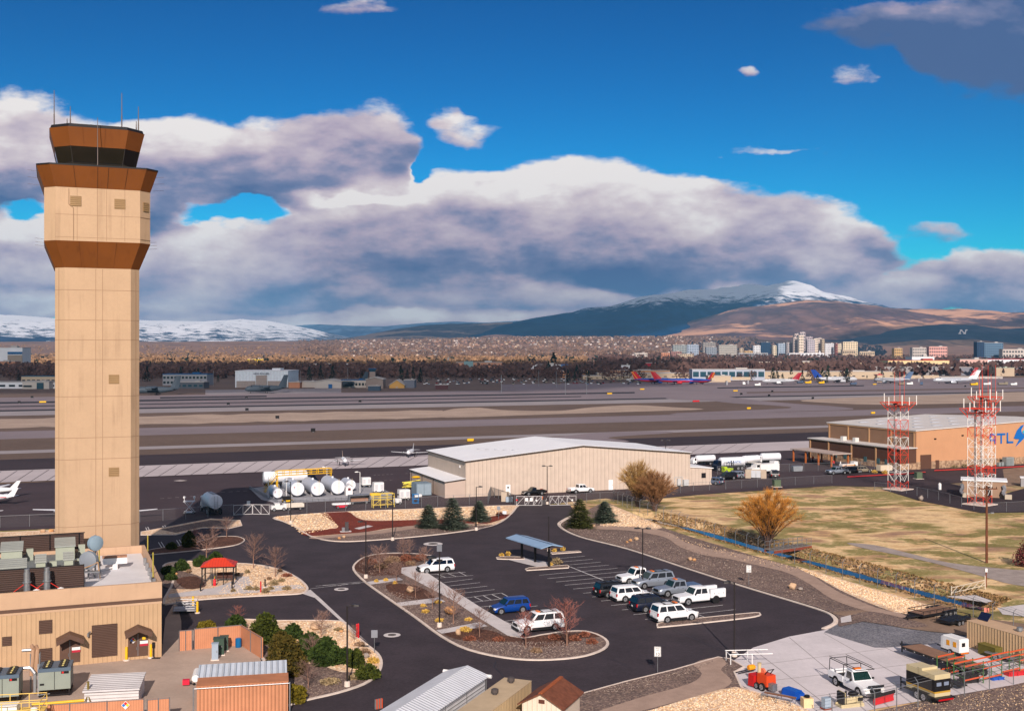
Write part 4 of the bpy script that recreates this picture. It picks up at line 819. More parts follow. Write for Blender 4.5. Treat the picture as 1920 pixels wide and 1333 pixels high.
def hangar():
    o=thing('hangar','big cream metal hangar with low white gable roof behind the gate','hangar',(-9.49,229,0),math.atan2(.365,.931))
    gable(o,52.6,26,7.3,9.6,HTAN,HROOF)
    b=MB();b.add([(-4.6,-.2,3.28),(0,-.2,3.72),(0,25.5,3.72),(-4.6,25.5,3.28),(-4.6,-.2,3.43),(0,-.2,3.87),(0,25.5,3.87),(-4.6,25.5,3.43)],[(3,2,1,0),(4,5,6,7),(0,1,5,4),(1,2,6,5),(2,3,7,6),(3,0,4,7)]);b.build('lean_to_roof',HROOF,o)
    b=MB();b.xprism([(-4.4,0),(-.02,0),(-.02,3.7),(-4.4,3.28)],0.1,25.3);b.build('lean_to_wall',HTAN2,o)
    b=MB();[b.box(-4.43,y,0,.1,.25,3.2)for y in(8,16,24)];b.tube((-4.6,-.25,3.3),(-.1,-.25,3.75),.09,n=4);b.tube((-4.63,-.2,3.32),(-4.63,25.5,3.32),.1,n=4);b.build('lean_to_trim',TRIM,o)
    b=MB();b.xprism([(52.62,0),(58.3,0),(58.3,3.6),(52.62,4.1)],0.3,9);b.build('annex_wall',HTAN,o)
    b=MB();b.xprism([(52.62,4.12),(58.6,3.62),(58.6,3.78),(52.62,4.28)],0,9.3);b.build('annex_roof',HROOF,o)
    b=MB();b.box(56.2,.28,1.6,1.1,.08,1.1);b.build('window',mat('dark_pane',(36,34,38),.2,0),o)
    for x,z in((9.3,0),(33,0)):
        b=MB();b.box(x,-.03,.02,1.05,.06,2.15);d_=b.build('door',WDOOR,o)
        if x<20:b=MB();b.box(x,-.07,1.45,.4,.03,.3);b.build('pane',BLACK,d_)
        else:b=MB();b.box(x+.38,-.08,1.0,.06,.05,.16);b.build('handle',BLACK,d_)
    for i in range(5):b=MB();b.box(13.3+i*1.2-4,15.5-i*2.2,0,2.6,.5,.06);q=b.build('skylight',mat('skylight_grey',(196,198,204),.5,0),o);q.location.z=7.3+(13.3+i*1.2-4)*2.3/26.3+.2
    b=MB();b.box(49.6,-.3,.3,.8,.5,1.5);b.box(51.3,-.35,.2,1.2,.6,1.3);b.path([(48.6,-.1,.3),(48.6,-.1,2.1),(50.6,-.1,2.1),(50.6,-.1,.3)],.06);b.build('wall_cabinet',mat('cab_pale',(190,190,190),.5,0),o)
    b=MB();b.box(-.05,3.5,5.7,.2,.35,.5);b.build('wall_lamp',WHITE,o)
    b=MB();b.box(16.8,-.04,.9,.6,.03,.12);b.build('wall_sign',mat('sign_maroon',(140,70,60),.6,0),o)
hangar()
STUC=mat('peach_stucco',(190,142,106),.85,.04,.3,obj=True,fine=.03)
STUB=mat('brown_stucco',(136,104,82),.85,.05,.3,obj=True,fine=.03)
DARKBR=mat('dark_brown_stucco',(88,60,48),.85,.05,.3,obj=True)
STONE=gravel_mat('stone_veneer',[(168,138,112),(150,120,96),(182,152,124),(138,112,92)],2.2,.4)
GREYR=mat('pale_grey_roof',(204,198,194),.7,.05,.2,obj=True,fine=.04)
def text(par,s,size,loc,rot,m,name='lettering',ext=.02,align='LEFT'):
    c=bpy.data.curves.new(name,'FONT');c.body=s;c.size=size;c.extrude=ext;c.align_x=align
    t=bpy.data.objects.new(name,c);C.objects.link(t);dg=bpy.context.evaluated_depsgraph_get();me=bpy.data.meshes.new_from_object(t.evaluated_get(dg));C.objects.unlink(t);bpy.data.objects.remove(t)
    me.materials.clear();me.materials.append(m);o=put(name,me,par,loc);o.rotation_euler=rot;return o
def atlas():
    o=thing('hangar','peach stucco hangar with blue wing lettering behind the radio masts','hangar',(102,282.5,0),RZ)
    W,D=70,34.7;hl,hr=9.7,11.1
    b=MB();b.xprism([(0,1.9),(W,1.9),(W,hl),(35,hr),(0,hl)],0,D);b.build('front_wall',STUC,o)
    b=MB();b.box(-.06,D/2,0,.14,D-.4,9.6);[b.box(-.18,y,0,.14,.5,9.5,1)for y in(.6,9,17.5,26,34)];b.box(-.2,D/2,9.3,.2,D,.3,1);b.build('side_wall',[STUB,mat('tan_pilaster',(190,146,106),.8,0)],o)
    b=MB();b.box(W/2,D/2-.06,0,W+.1,D+.12,1.9);b.build('stone_base',STONE,o)
    b=MB();b.xprism([(-.4,hl-.05),(35,hr+.02),(W+.4,hl-.05),(W+.4,hl+.2),(35,hr+.27),(-.4,hl+.2)],-.3,D+.3);b.build('roof',GREYR,o)
    for i in range(4):
        for j in range(5):
            b=MB();x,y=6+j*6.2,6+i*7;b.box(x,y,0,3.2,.9,.12);q=b.build('skylight',mat('skylight_blue',(186,190,200),.4,0),o);q.location.z=hl+.2+x*1.4/35
    BL=mat('logo_blue',(20,100,176),.5,0);CY=mat('logo_cyan',(40,176,206),.5,0)
    # lettering A T L and the swooping bird; the A has no foot bar on its left
    b=MB();X,Zb,h=24.3,5.9,2.3
    def stroke(pts,w=.5):
        for a,c in zip(pts,pts[1:]):
            d_=Vector((c[0]-a[0],0,c[1]-a[1]));d_.normalize();n=Vector((-d_.z,0,d_.x))*w/2;A_,C_=Vector((X+a[0]*.74,-.05,Zb+a[1]))-d_*w/2,Vector((X+c[0]*.74,-.05,Zb+c[1]))+d_*w/2
            P=[A_-n,C_-n,C_+n,A_+n];b.add(P+[p+Vector((0,-.08,0))for p in P],[(4,5,6,7),(0,1,5,4),(1,2,6,5),(2,3,7,6),(3,0,4,7)])
    stroke([(.3,.75),(.0,1.1),(.25,h-.1),(2.3,h-.1),(2.3,0)]);stroke([(.3,.75),(2.2,.75)]);stroke([(3.5,h-.1),(6.7,h-.1)]);stroke([(5.1,h-.3),(5.1,0)]);stroke([(8.0,h),(8.0,0),(10.4,0)])
    b.build('lettering',BL,o)
    bird=[(10.8,1.0),(12.2,3.0),(14.0,4.2),(15.4,4.5),(14.1,3.2),(14.4,2.4),(16.2,1.4),(14.2,.2),(11.6,-1.2),(13.3,.7),(11.6,.8)]
    b=MB();b.xprism([(X+x*.78-.3,Zb+z)for x,z in bird],-.14,-.03);b.build('bird_emblem',BL,o)
    b=MB();b.xprism([(X+x*.78-.3,Zb+z)for x,z in[(14.6,2.6),(17.5,4.4),(19,4.6),(17.2,2.2),(16.4,1.3)]],-.16,-.03);b.build('bird_emblem',CY,o)
    for x,w,h_ in((2.9,3.4,3.6),(6.6,1.1,2.1)):
        b=MB();b.box(x,-.17,.02,w,.1,h_);b.build('door',DARKBR,o)
    for x,z in((6,7.4),(15,8.0)):b=MB();b.box(x,-.1,z,.6,.2,.3);b.build('wall_lamp',BLACK,o)
    # low brown annex along the side
    a=MB();a.box(-2.6,18.3,0,5.0,36.6,5.3);a.build('annex_wall',DARKBR,o)
    a=MB();a.box(-2.7,18.3,5.3,5.6,37.2,.25);[a.box(-5.15,y,0,.2,.45,5.3,1)for y in(9,18.5,28,36)];a.box(-5.2,18.3,5.05,.25,37,.25,1);a.build('annex_roof',[GREYR,mat('tan_pilaster',(190,146,106),.8,0)],o)
    a=MB();a.box(-2.6,18.3,0,5.12,36.72,1.6);a.build('annex_base',STONE,o)
    for y in(5,8,13,21,25):a=MB();a.box(-5.2,y,1.0,.1,1.1,1.3);a.build('window',mat('teal_pane',(70,100,104),.15,0),o)
    for y in(20,25):a=MB();a.box(-2.5,y,5.55,1.2,1.1,1.1);a.build('roof_unit',mat('unit_pale',(206,204,200),.6,0),o)
    c=thing('carport','flat roofed carport on orange timber posts beside the brown annex','carport',tuple(uv((102,282.5),-13.4,21)),RZ)
    a=MB();a.box(0,0,3.2,6,18,.25);a.build('roof',mat('carport_roof',(176,158,148),.7,.05,.5),c)
    for x in(-2.6,2.6):
        for y in(-8,-2.7,2.7,8):a=MB();a.box(x,y,0,.35,.35,3.2);a.build('post',mat('orange_timber',(168,92,44),.7,.1,2),c)
    k=sheet('red_kerb',[(1588,894),(1700,888),(1735,885),(1736,886.5),(1700,889.8),(1590,896)],.16,mat('kerb_red',(206,50,52),.7,.1,1))
    k=sheet('red_kerb',[(1752,882),(1800,880),(1860,877.5),(1960,872),(1960,874),(1860,879.3),(1800,881.8),(1752,884)],.16,mat('kerb_red',(206,50,52),.7,.1,1))
    p=G(1896,874);o=thing('chiller','grey switchgear cabinet against the peach hangar wall','cabinet',(p.x,p.y,0),RZ);b=MB();b.box(0,1,.1,2.6,1.4,2.2);b.box(-2.2,1,.1,.7,.8,1.0);b.box(-3.2,1,.1,.7,.8,.9);b.build('housing',mat('cab_grey',(134,142,142),.5,.04,1),o);b=MB();[b.box(x,.27,.3,.9,.05,1.7)for x in(-.75,.35)];b.build('door',mat('cab_grey2',(122,130,130),.5,0),o)
atlas()
def shelter():
    p=G(1877,934);o=thing('equipment_shelter','small tan equipment shelter with white roof among the radio masts','shelter',(p.x,p.y,0),math.radians(-22))
    b=MB();b.box(-3.2,2.6,0,8.4,5,3.3);b.build('wall',mat('shelter_tan',(156,126,104),.8,.04,.5,obj=True),o)
    b=MB();b.box(-3.2,2.6,3.3,8.8,5.4,.25);b.build('roof',HROOF,o)
    b=MB();b.box(-2.4,.08,.05,1.0,.08,2.2);b.build('door',BLACK,o)
    for x in(-7.5,.4):
        b=MB();b.path([(x,-.1,2.6),(x+.3,-.3,1.9),(x-.1,-.6,1.2),(x+.4,-1.1,.6)],.38,6);b.build('duct',mat('duct_grey',(134,134,138),.5,.06,1,metal=.3),o)
        b=MB();b.box(x+.9,-1.3,.05,1.3,.9,.9);b.build('condenser',mat('cond_beige',(186,172,152),.6,0),o)
    p=G(1916,912);o=thing('equipment_shelter','low grey shed at the right edge behind the tan shelter','shelter',(p.x,p.y,0),math.radians(-22));b=MB();b.box(1.5,1,0,3.4,2.5,1.9);b.build('wall',mat('shed_grey',(150,148,150),.7,0),o);b=MB();b.box(1.5,1,1.9,3.7,2.8,.15);b.build('roof',HROOF,o)
    p=G(1762,918);o=thing('water_tank','upright white cylinder tank beside the tan shelter yard','tank',(p.x,p.y,0));b=MB();b.lathe([(.34,0),(.34,1.25),(.25,1.4),(.03,1.46)],14);b.build('shell',WHITE,o,True);b=MB();b.lathe([(.08,1.46),(.08,1.56)],8);b.build('cap',WHITE,o)
shelter()
GREENB=mat('transformer_sage',(86,100,78),.55,.05,1)
for px,py,lab in((1722,898,'sage green transformer box by the red kerb'),(1456,913,'dark green transformer box on the road verge')):
    p=G(px,py);o=thing('transformer',lab,'transformer',(p.x,p.y,.05),.2,'green transformer boxes');b=MB();b.box(0,0,.1,1.5,1.2,1.4);b.box(0,0,1.5,1.6,1.3,.08);b.build('housing',GREENB,o);b=MB();b.box(0,0,0,2,1.6,.1);b.build('pad',KERB,o)
# red and white radio masts
MRED=mat('mast_red',(214,66,42),.55,.04,1);MWHT=mat('mast_white',(232,228,224),.55,.03,1)
def radio_mast(label,px,py,side,ztop,whips,platform,rz,bands):
    p=G(px,py);o=thing('radio_mast',label,'radio mast',(p.x,p.y,0),rz,'red and white lattice radio masts')
    s=side/2;L_=[(-s,-s),(s,-s),(s,s),(-s,s)]
    b=MB();nb=10;hz=ztop/nb
    for k in range(nb):
        mi=bands[k];z0,z1=k*hz,(k+1)*hz
        for i in range(4):
            a,c=L_[i],L_[(i+1)%4]
            b.tube((a[0],a[1],z0),(a[0],a[1],z1),.058,n=5,mi=mi,caps=False)
            m_=((a[0]+c[0])/2,(a[1]+c[1])/2)
            if k%2:b.tube((a[0],a[1],z1),(m_[0],m_[1],z0),.034,n=4,mi=mi,caps=False);b.tube((c[0],c[1],z1),(m_[0],m_[1],z0),.034,n=4,mi=mi,caps=False)
            else:b.tube((a[0],a[1],z0),(c[0],c[1],z1),.034,n=4,mi=mi,caps=False);b.tube((c[0],c[1],z0),(a[0],a[1],z1),.034,n=4,mi=mi,caps=False)
            if k%2:b.tube((a[0],a[1],z1),(c[0],c[1],z1),.042,n=4,mi=mi,caps=False)
    b.tube((0,s*.6,0),(0,s*.6,ztop),.13,n=6,mi=2);b.build('lattice',[MRED,MWHT,mat('feeder_grey',(128,122,122),.6,0)],o)
    b=MB();r=platform
    for z,rr in((ztop,r),(ztop-.9,r*.62)):
        q=[(-rr,-rr),(rr,-rr),(rr,rr),(-rr,rr)]
        for i in range(4):b.tube((*q[i],z),(*q[(i+1)%4],z),.055,n=4);b.tube((*q[i],z),(-q[i][0],-q[i][1],z),.06,n=4)
    for a in L_:
        for f in(1,):b.tube((a[0],a[1],ztop-1.7),(math.copysign(r,a[0]),math.copysign(r,a[1]),ztop),.07,n=4);b.tube((a[0],a[1],ztop-.9),(math.copysign(r,a[0]),a[1],ztop),.05,n=4);b.tube((a[0],a[1],ztop-.9),(a[0],math.copysign(r,a[1]),ztop),.05,n=4)
    for t in(-.5,0,.5):b.tube((-r,r*t,ztop),(r,r*t,ztop),.05,n=4);b.tube((r*t,-r,ztop),(r*t,r,ztop),.05,n=4)
    b.build('platform',MRED,o)
    b=MB();b.box(.3,-.3,ztop-1.0,1.1,.7,.35);b.box(-.5,.4,ztop-.5,.7,.5,.3);b.build('equipment_box',BLACK,o)
    for i,(x,y)in enumerate(whips):b=MB();b.tube((x,y,ztop),(x,y,ztop+6.6),.05,.035,n=5);b.build('red_whip',MRED,o)
    for(x,y,h)in((-r,-r,1.7),(r,-r,1.5),(-r*.4,r,1.9),(r,r,1.3),(0,-r,1.2),(-r,.5,1.2)):b=MB();b.tube((x,y,ztop-.5),(x,y,ztop+h),.09,n=6);b.build('white_antenna',MWHT,o)
    b=MB();b.box(0,0,-.05,side+1.6,side+1.6,.25);b.build('footing',KERB,o)
BA=[0,1,1,1,0,1,0,0,1,0]
radio_mast('left red and white radio mast standing alone by the road',1684,917.5,3.0,18.8,((-1.5,-1.4),(.3,-1.3),(.7,1.3)),2.7,math.radians(38),[0,1,1,0,0,1,0,0,1,0])
radio_mast('front red and white radio mast before the tan shelter',1837,946,3.2,18.7,((-1.6,-1.5),(1.5,-1.5),(.2,.2)),2.7,math.radians(38),[0,1,1,0,1,1,1,0,1,0])
radio_mast('rear red and white radio mast behind the tan shelter',1847,925,3.0,20.3,((-1.5,-1.5),(1.5,-1.5),(1.5,1.5)),2.5,math.radians(38),[0,1,0,1,1,0,1,0,1,0])
p=G(1850,1055);o=thing('utility_pole','brown timber utility pole with crossarm standing in the grass field','utility pole',(p.x,p.y,0));b=MB();b.tube((0,0,0),(0,0,10.9),.2,.14,n=8);b.build('pole',mat('timber_pole',(104,62,42),.85,.15,2),o);b=MB();b.box(.1,-.2,10.4,2.6,.14,.16);b.build('crossarm',mat('timber_pole',(104,62,42),.85,.15,2),o);b=MB();[b.lathe([(.07,0),(.05,.2)],8,(x,-.2,10.56))for x in(-1.1,-.4,.7,1.3)];b.build('insulator',BLACK,o);b=MB();b.tube((0,0,6.9),(.7,-.1,7.1),.04);b.box(.75,-.1,7.0,.4,.25,.15);b.build('lamp_arm',STEEL,o)
p=G(1849,1100);o=thing('marker_post','short rusty marker post with pale box below the utility pole','post',(p.x,p.y,0));b=MB();b.tube((0,0,0),(0,0,1.9),.07);b.build('post',mat('rust_post',(120,56,34),.8,0),o);b=MB();b.box(0,0,1.9,.3,.2,.45);b.build('box',WHITE,o)
# footbridge, pipe gate and culvert
p,q=G(1452,1037),G(1522,1027);d_=q-p;o=thing('footbridge','rusty beamed footbridge with grey rails over the creek','bridge',(p.x,p.y,.05),math.atan2(d_.y,d_.x));Lb=d_.length
b=MB();b.box(Lb/2,1,.25,Lb,1.8,.1);b.build('deck',mat('deck_grey',(120,112,106),.8,.1,2),o);b=MB();b.box(Lb/2,.05,-.1,Lb,.15,.36);b.box(Lb/2,1.95,-.1,Lb,.15,.36);b.build('beam',mat('rust_beam',(128,60,40),.8,.1,2),o)
b=MB();[b.tube((Lb*i/8,y,.3),(Lb*i/8,y,1.4),.04,n=4)for i in range(9)for y in(.1,1.9)];[b.tube((0,y,z),(Lb,y,z),.035,n=4)for y in(.1,1.9)for z in(.85,1.4)];b.build('railing',STEEL,o)
p,q=G(1784,1116),G(1847,1105);d_=q-p;o=thing('pipe_gate','cream welded pipe gate at the end of the creek','gate',(p.x,p.y,.05),math.atan2(d_.y,d_.x));Lb=d_.length;CRM=mat('gate_cream',(206,192,172),.6,.08,1)
b=MB();[b.tube((0,0,z),(Lb,0,z+.25),.05,n=5)for z in(.25,.9)];[b.tube((Lb*i/5,0,.25),(Lb*(i+1)/5 if i<5 else Lb,0,1.0),.04,n=4)for i in range(5)];b.build('leaf',CRM,o);b=MB();b.tube((0,0,0),(0,0,1.1),.07);b.tube((Lb,0,0),(Lb,0,1.7),.07);b.build('post',CRM,o)
# ------- buildings at the bottom edge
def bottom_sheds():
    # white ribbed gable roof, its far end towards the drive
    o=thing('open_shed','long white ribbed gable roof shed cut by the bottom of the photo','shed',(-3.9,95.4,.05),PI-RZ)
    # local +y runs back towards the camera along -u
    W,Ln=3.7,16
    b=MB();b.xprism([(-W/2-.2,2.35),(0,3.0),(W/2+.2,2.35),(W/2+.2,2.43),(0,3.09),(-W/2-.2,2.43)],-.3,Ln);b.build('roof',rib_mat('white_rib_long',(214,216,222),.4,1,.9,.45,dark=.72),o)
    b=MB();b.box(-W/2,Ln/2,0,.06,Ln-.6,2.35);b.box(W/2,Ln/2,1.1,.06,Ln-.6,1.25);b.build('wall',rib_mat('white_rib_side',(206,206,210),.3,2,.8,.5),o)
    b=MB();[b.tube((x,y,0),(x,y,2.35),.06,n=5)for x in(-W/2,W/2)for y in(0,4,8,12)];b.build('post',STEEL,o)
    b=MB();[b.lathe([(.16,0),(.16,1.3)],8,(x,-.2,2.38),'x')for x in(-W/2-.4,W/2-.9)];b.build('gutter_roll',WHITE,o)
    # tan container
    o=thing('shipping_container','tan shipping container with two roof vents at the bottom edge','container',(1.6,93.0,.05),PI-RZ);W=2.4;TANC=rib_mat('container_tan',(196,170,132),.32,1,1,.6,.06,.75)
    b=MB();b.box(W/2,6,0,W,12,2.5);b.build('body',TANC,o);b=MB();b.box(W/2,6,2.5,W+.06,12.06,.06);b.build('roof',mat('container_roof',(188,166,136),.7,.08,.6,obj=True),o)
    for y in(1.2,4.6):b=MB();b.lathe([(.18,0),(.18,.18),(.3,.18),(.3,.42),(.2,.48)],12,(W*.55,y,2.56));b.build('roof_vent',mat('vent_dark',(86,78,76),.6,0,metal=.3),o)
    # brown shingle gable shed
    o=thing('garden_shed','cream shed with brown shingle gable roof at the bottom edge','shed',(5.6,91.6,.05),PI-RZ);W=3.3
    b=MB();b.xprism([(0,0),(W,0),(W,2.1),(W/2,3.0),(0,2.1)],.2,4.6);b.build('wall',rib_mat('cream_board',(224,206,188),.4,0,.3,.7),o)
    sh=mat('brown_shingle',(112,66,48),.9,.22,2.2,obj=True,fine=.25)
    b=MB();b.xprism([(-.3,1.98),(W/2,3.02),(W+.3,1.98),(W+.3,2.08),(W/2,3.14),(-.3,2.08)],0,4.9);b.build('roof',sh,o)
    b=MB();b.box(W/2,2.45,3.08,.3,4.9,.08);b.build('ridge_cap',mat('ridge_orange',(156,84,48),.8,.1,2),o);b=MB();b.box(W/2,4.62,2.25,.5,.05,.3);b.build('gable_vent',mat('vent_brown',(90,50,40),.7,0),o)
    q=G(704,1330);o=thing('leaning_boards','sheaf of grey and orange barricade boards leaning at the open shed','boards',(q.x,q.y,.05),.6)
    b=MB();[b.box(i*.12,0,0,.05,.2,.8,i%2)for i in range(6)];b.build('board',[mat('board_grey',(130,126,126),.7,0),mat('board_orange',(222,88,50),.7,0)],o)
bottom_sheds()
# ---------------------------------------------------------------- vehicles
def paint(name,rgb,metal=0.0,rough=.32):return mat(name,rgb,rough,.02,.8,metal=metal,spec=.5)
PW,PSIL,PBLK,PNAVY,PBLUE=paint('car_white',(228,228,230)),paint('car_silver',(150,158,170),.5),paint('car_black',(14,15,19)),paint('car_navy',(16,24,44)),paint('car_blue',(12,62,140),.2)
PTAN,PSLATE=paint('car_tan',(150,138,118),.3),paint('car_slate',(92,108,134),.4)
GLASS=mat('car_glass',(14,17,22),.05,0,spec=.7);GREENGL=mat('windscreen_glass',(18,44,40),.05,0,spec=.7)
RUB=mat('rubber',(22,21,22),.85,0);RIM=mat('alloy_rim',(176,178,182),.35,0,metal=.6);TRIMB=mat('black_trim',(26,26,28),.6,0)
HLAMP=mat('headlamp',(220,220,214),.12,0,spec=.7);TLAMP=mat('tail_lamp',(170,18,26),.25,0);AMBER=mat('amber_lamp',(214,110,24),.35,0);CHROME=mat('chrome',(190,192,196),.2,0,metal=.9)
_w={}
def wheel(par,x,y,r,w=.24,rim=None,side=1):
    k=(round(r,2),w)
    if k not in _w:
        t=MB();t.lathe([(r*.66,-w/2),(r*.93,-w/2),(r,-w*.3),(r,w*.3),(r*.93,w/2),(r*.66,w/2)],18,(0,0,0),'y')
        q=MB();q.lathe([(r*.66,-w*.515),(r*.66,w*.515)],16,(0,0,0),'y');q.lathe([(r*.16,-w*.53),(r*.16,w*.53)],10,(0,0,0),'y',1)
        for i in range(5):
            a=2*PI*i/5+.3
            for s in(-1,1):q.box(math.cos(a)*r*.44,s*w*.517,math.sin(a)*r*.44-.03,.07,.008,.06,1)
        _w[k]=(t.mesh('tyre',RUB,True),q.mesh('rim',[RIM,TRIMB],True))
    o=put('wheel',_w[k][0],par,(x,y,r));q=put('rim',rim or _w[k][1],o);return o
def vehicle(label,cat,loc,heading,pm,kind='suv',L=4.9,W=1.94,H=1.78,name='parked_car',group=None,lower=None,roofrack=False,beacon=False,box=None,rack=None,glass2=None,r=.37,z=.06,top=None,cover=False,plow=None,badge=None):
    o=thing(name,label,cat,(loc[0],loc[1],z),heading,group)
    h=W/2;belt=H*(.60 if kind!='sedan' else.62);zb=r*(.62 if kind in('suv','sedan')else.85)
    wb=L*(.585 if kind in('suv','sedan')else.60);xf=L/2-L*.185;xr=xf-wb
    truck=kind in('crew','single','utility')
    hood=belt-(.08 if truck else.10)
    if kind=='suv':cb,ct,rt,rb=L*.23,L*.10,-L*.44,-L*.487
    elif kind=='sedan':cb,ct,rt,rb=L*.20,L*.06,-L*.22,-L*.38
    elif kind=='single':cb,ct,rt,rb=L*.19,L*.10,-L*.055,-L*.075
    else:cb,ct,rt,rb=L*.20,L*.12,-L*.13,-L*.15
    def ring(x,k,zt,zbt=None):
        w=h*k;zz=zb if zbt is None else zbt;p=[(w*.86,zz),(w*.97,zz+.1),(w,zz+(zt-zz)*.45),(w*.985,zt-.12),(w*.93,zt-.015),(w*.8,zt)]
        return[(x,-a,c)for a,c in p]+[(x,a,c)for a,c in reversed(p)]
    b=MB()
    if truck:
        xe=rb-.08
        b.loft([ring(xe,.98,belt-.02),ring(cb,1,belt),ring(cb+.12,1,hood+.03),ring(L/2-.5,.985,hood-.02),ring(L/2-.15,.95,hood-.08),ring(L/2-.04,.93,hood-.3),ring(L/2-.03,.9,zb+.25,zb+.1)])
    else:
        b.loft([ring(-L/2+.0,.84,belt-.45,zb+.14),ring(-L/2+.07,.93,belt-.12),ring(-L/2+.22,.975,belt-.02),ring(cb,1,belt),ring(cb+.14,1,hood+.03),ring(L/2-.45,.965,hood-.08),ring(L/2-.14,.9,hood-.2),ring(L/2-.03,.84,hood-.36),ring(L/2,.8,zb+.3,zb+.15)])
    # cabin shell
    hb,ht=h*.93,h*.77
    def side(s,x,zf,off=0.0): # point on side face: s=-1/1, x fraction 0 rear..1 front, zf 0..1
        xb,xt=rb+(cb-rb)*x,rt+(ct-rt)*x;n=Vector((0,s*(H-belt),(hb-ht))).normalized()
        p=Vector((xb+(xt-xb)*zf,s*(hb+(ht-hb)*zf),belt+(H-.07-belt)*zf));return p+n*off
    rg=[[(rb,-hb,belt-.02),(cb,-hb,belt-.02),(cb,hb,belt-.02),(rb,hb,belt-.02)],[(rt,-ht,H-.07),(ct,-ht,H-.07),(ct,ht,H-.07),(rt,ht,H-.07)],[(rt+.1,-ht*.88,H),(ct-.16,-ht*.88,H),(ct-.16,ht*.88,H),(rt+.1,ht*.88,H)]]
    b.loft([[Vector(p)for p in q]for q in rg])
    for s in(-1,1): # dark wheel houses
        for x in(xr,xf):b.lathe([(r*1.2,0),(r*1.2,.004)],20,(x,s*(h*1.0)-(0 if s>0 else.004),r*1.02),'y',1)
    if lower:
        for s in(-1,1):b.box(0,s*(h-.0),zb-.02,wb-r*2.3 if not truck else wb*.7,.03,.3,2)
    body=b.build('body',[pm,TRIMB,lower or TRIMB],o,True)
    if top:t=MB();t.loft([[Vector(p)+Vector((0,0,.006))for p in q]for q in rg[1:]]);t.build('roof',top,o)
    def win(nm,pts,m,par=o):w=MB();w.add(pts,[(0,1,2,3)]);return w.build(nm,m,par)
    n=3 if kind=='suv' else(1 if kind=='single' else 2)
    segs={3:[(.05,.30),(.34,.63),(.66,.93)],2:[(.08,.48),(.53,.92)],1:[(.2,.85)]}[n]
    for s in(-1,1):
        for(a,c)in segs:
            q=[side(s,a,.1,.008),side(s,c,.1,.008),side(s,min(c,.93),.88,.008),side(s,a+(.02 if a<.1 else 0),.88,.008)];win('side_window',q if s<0 else q[::-1],GLASS)
        b=MB();b.box(cb-.12*L*.3,s*(h+.1),belt+.02,.12,.2,.15);b.build('mirror',TRIMB if pm is not PW or kind!='suv' else pm,o)
        b=MB();b.box(L/2-.14,s*h*.74,hood-.34,.2,h*.34,.17);b.build('headlight',HLAMP,o)
        if not truck:b=MB();b.box(-L/2+.1,s*h*.86,belt-.38,.16,.16,.34);b.build('taillight',TLAMP,o)
        dh=MB();[dh.box(side(s,x,0).x,s*(h+.005),belt-.2,.16,.03,.04)for x in((.3,.62)if n>1 else(.25,))];dh.build('door_handle',CHROME,o)
        for x in(xr,xf):wheel(o,x,s*(h-.1),r)
    nz=Vector((H-belt,0,cb-ct)).normalized()*.008
    f=lambda zf,k:[Vector((cb+(ct-cb)*zf,s*(hb+(ht-hb)*zf)*k,belt+(H-.07-belt)*zf))+nz for s in(-1,1)]
    a,c=f(.06,.92),f(.92,.92);win('windscreen',[a[0],a[1],c[1],c[0]],glass2 or GREENGL)
    nz2=Vector((-(H-belt),0,abs(rb-rt)+.01)).normalized()*.008
    f2=lambda zf,k:[Vector((rb+(rt-rb)*zf,s*(hb+(ht-hb)*zf)*k,belt+(H-.07-belt)*zf))+nz2 for s in(-1,1)]
    a,c=f2(.14,.88),f2(.9,.88);win('rear_window',[a[1],a[0],c[0],c[1]],GLASS)
    b=MB();b.box(L/2-.02,0,hood-.40,.1,h*1.05,.26);b.build('grille',TRIMB,o)
    b=MB();b.box(L/2-.0,0,zb+.05,.16,W*.9,.22);b.build('front_bumper',TRIMB if not truck else CHROME,o)
    b=MB();b.box(-L/2+.01,0,zb+.08,.16,W*.92,.22);b.box(-L/2-.08,0,zb+.42,.02,.34,.17,1);b.build('rear_bumper',[TRIMB if not truck else CHROME,WHITE],o)
    if roofrack:b=MB();[b.tube((rt+.5,s*ht*.8,H+.05),(ct-.4,s*ht*.8,H+.05),.03,n=5)for s in(-1,1)];[b.box(x,0,H+.03,.08,ht*1.6,.05)for x in(rt+.9,ct-.8)];b.build('roof_rack',TRIMB,o)
    if beacon:b=MB();b.box(ct-.45,0,H,.3,.7,.1);b.build('beacon',AMBER,o)
    if truck:
        x1,x0=rb-.1,-L/2;ln=x1-x0
        b=MB();b.box((x0+x1)/2,0,zb+.1,ln,W*.9,.28,1)
        if kind in('crew','single'):
            [b.box((x0+x1)/2,s*(h-.06),zb+.3,ln,.12,belt-zb-.3)for s in(-1,1)];b.box(x0+.05,0,zb+.3,.1,W-.1,belt-zb-.3);b.box(x1-.03,0,zb+.3,.06,W-.1,belt-zb-.28);b.box((x0+x1)/2,0,zb+.38,ln-.1,W-.25,.05,1)
            for s in(-1,1):b.lathe([(r*1.2,0),(r*1.2,.004)],20,(xr,s*h+(0 if s>0 else-.004),r*1.02),'y',1)
            b.build('bed',[pm,TRIMB],o)
            if cover:b=MB();b.box((x0+x1)/2,0,belt+.0,ln-.02,W-.1,.06);b.build('bed_cover',cover,o)
            for s in(-1,1):b=MB();b.box(x0-.01,s*(h-.14),belt-.48,.06,.16,.36);b.build('taillight',TLAMP,o)
        else:
            [b.box((x0+x1)/2,s*(h-.08),zb+.32,ln,.42,1.0)for s in(-1,1)];b.box((x0+x1)/2,0,zb+.36,ln,W-.8,.1,1)
            [b.box(x1-.5-i*.62,s*(h+.135),zb+.75,.05,.02,.12,1)for s in(-1,1)for i in range(4)]
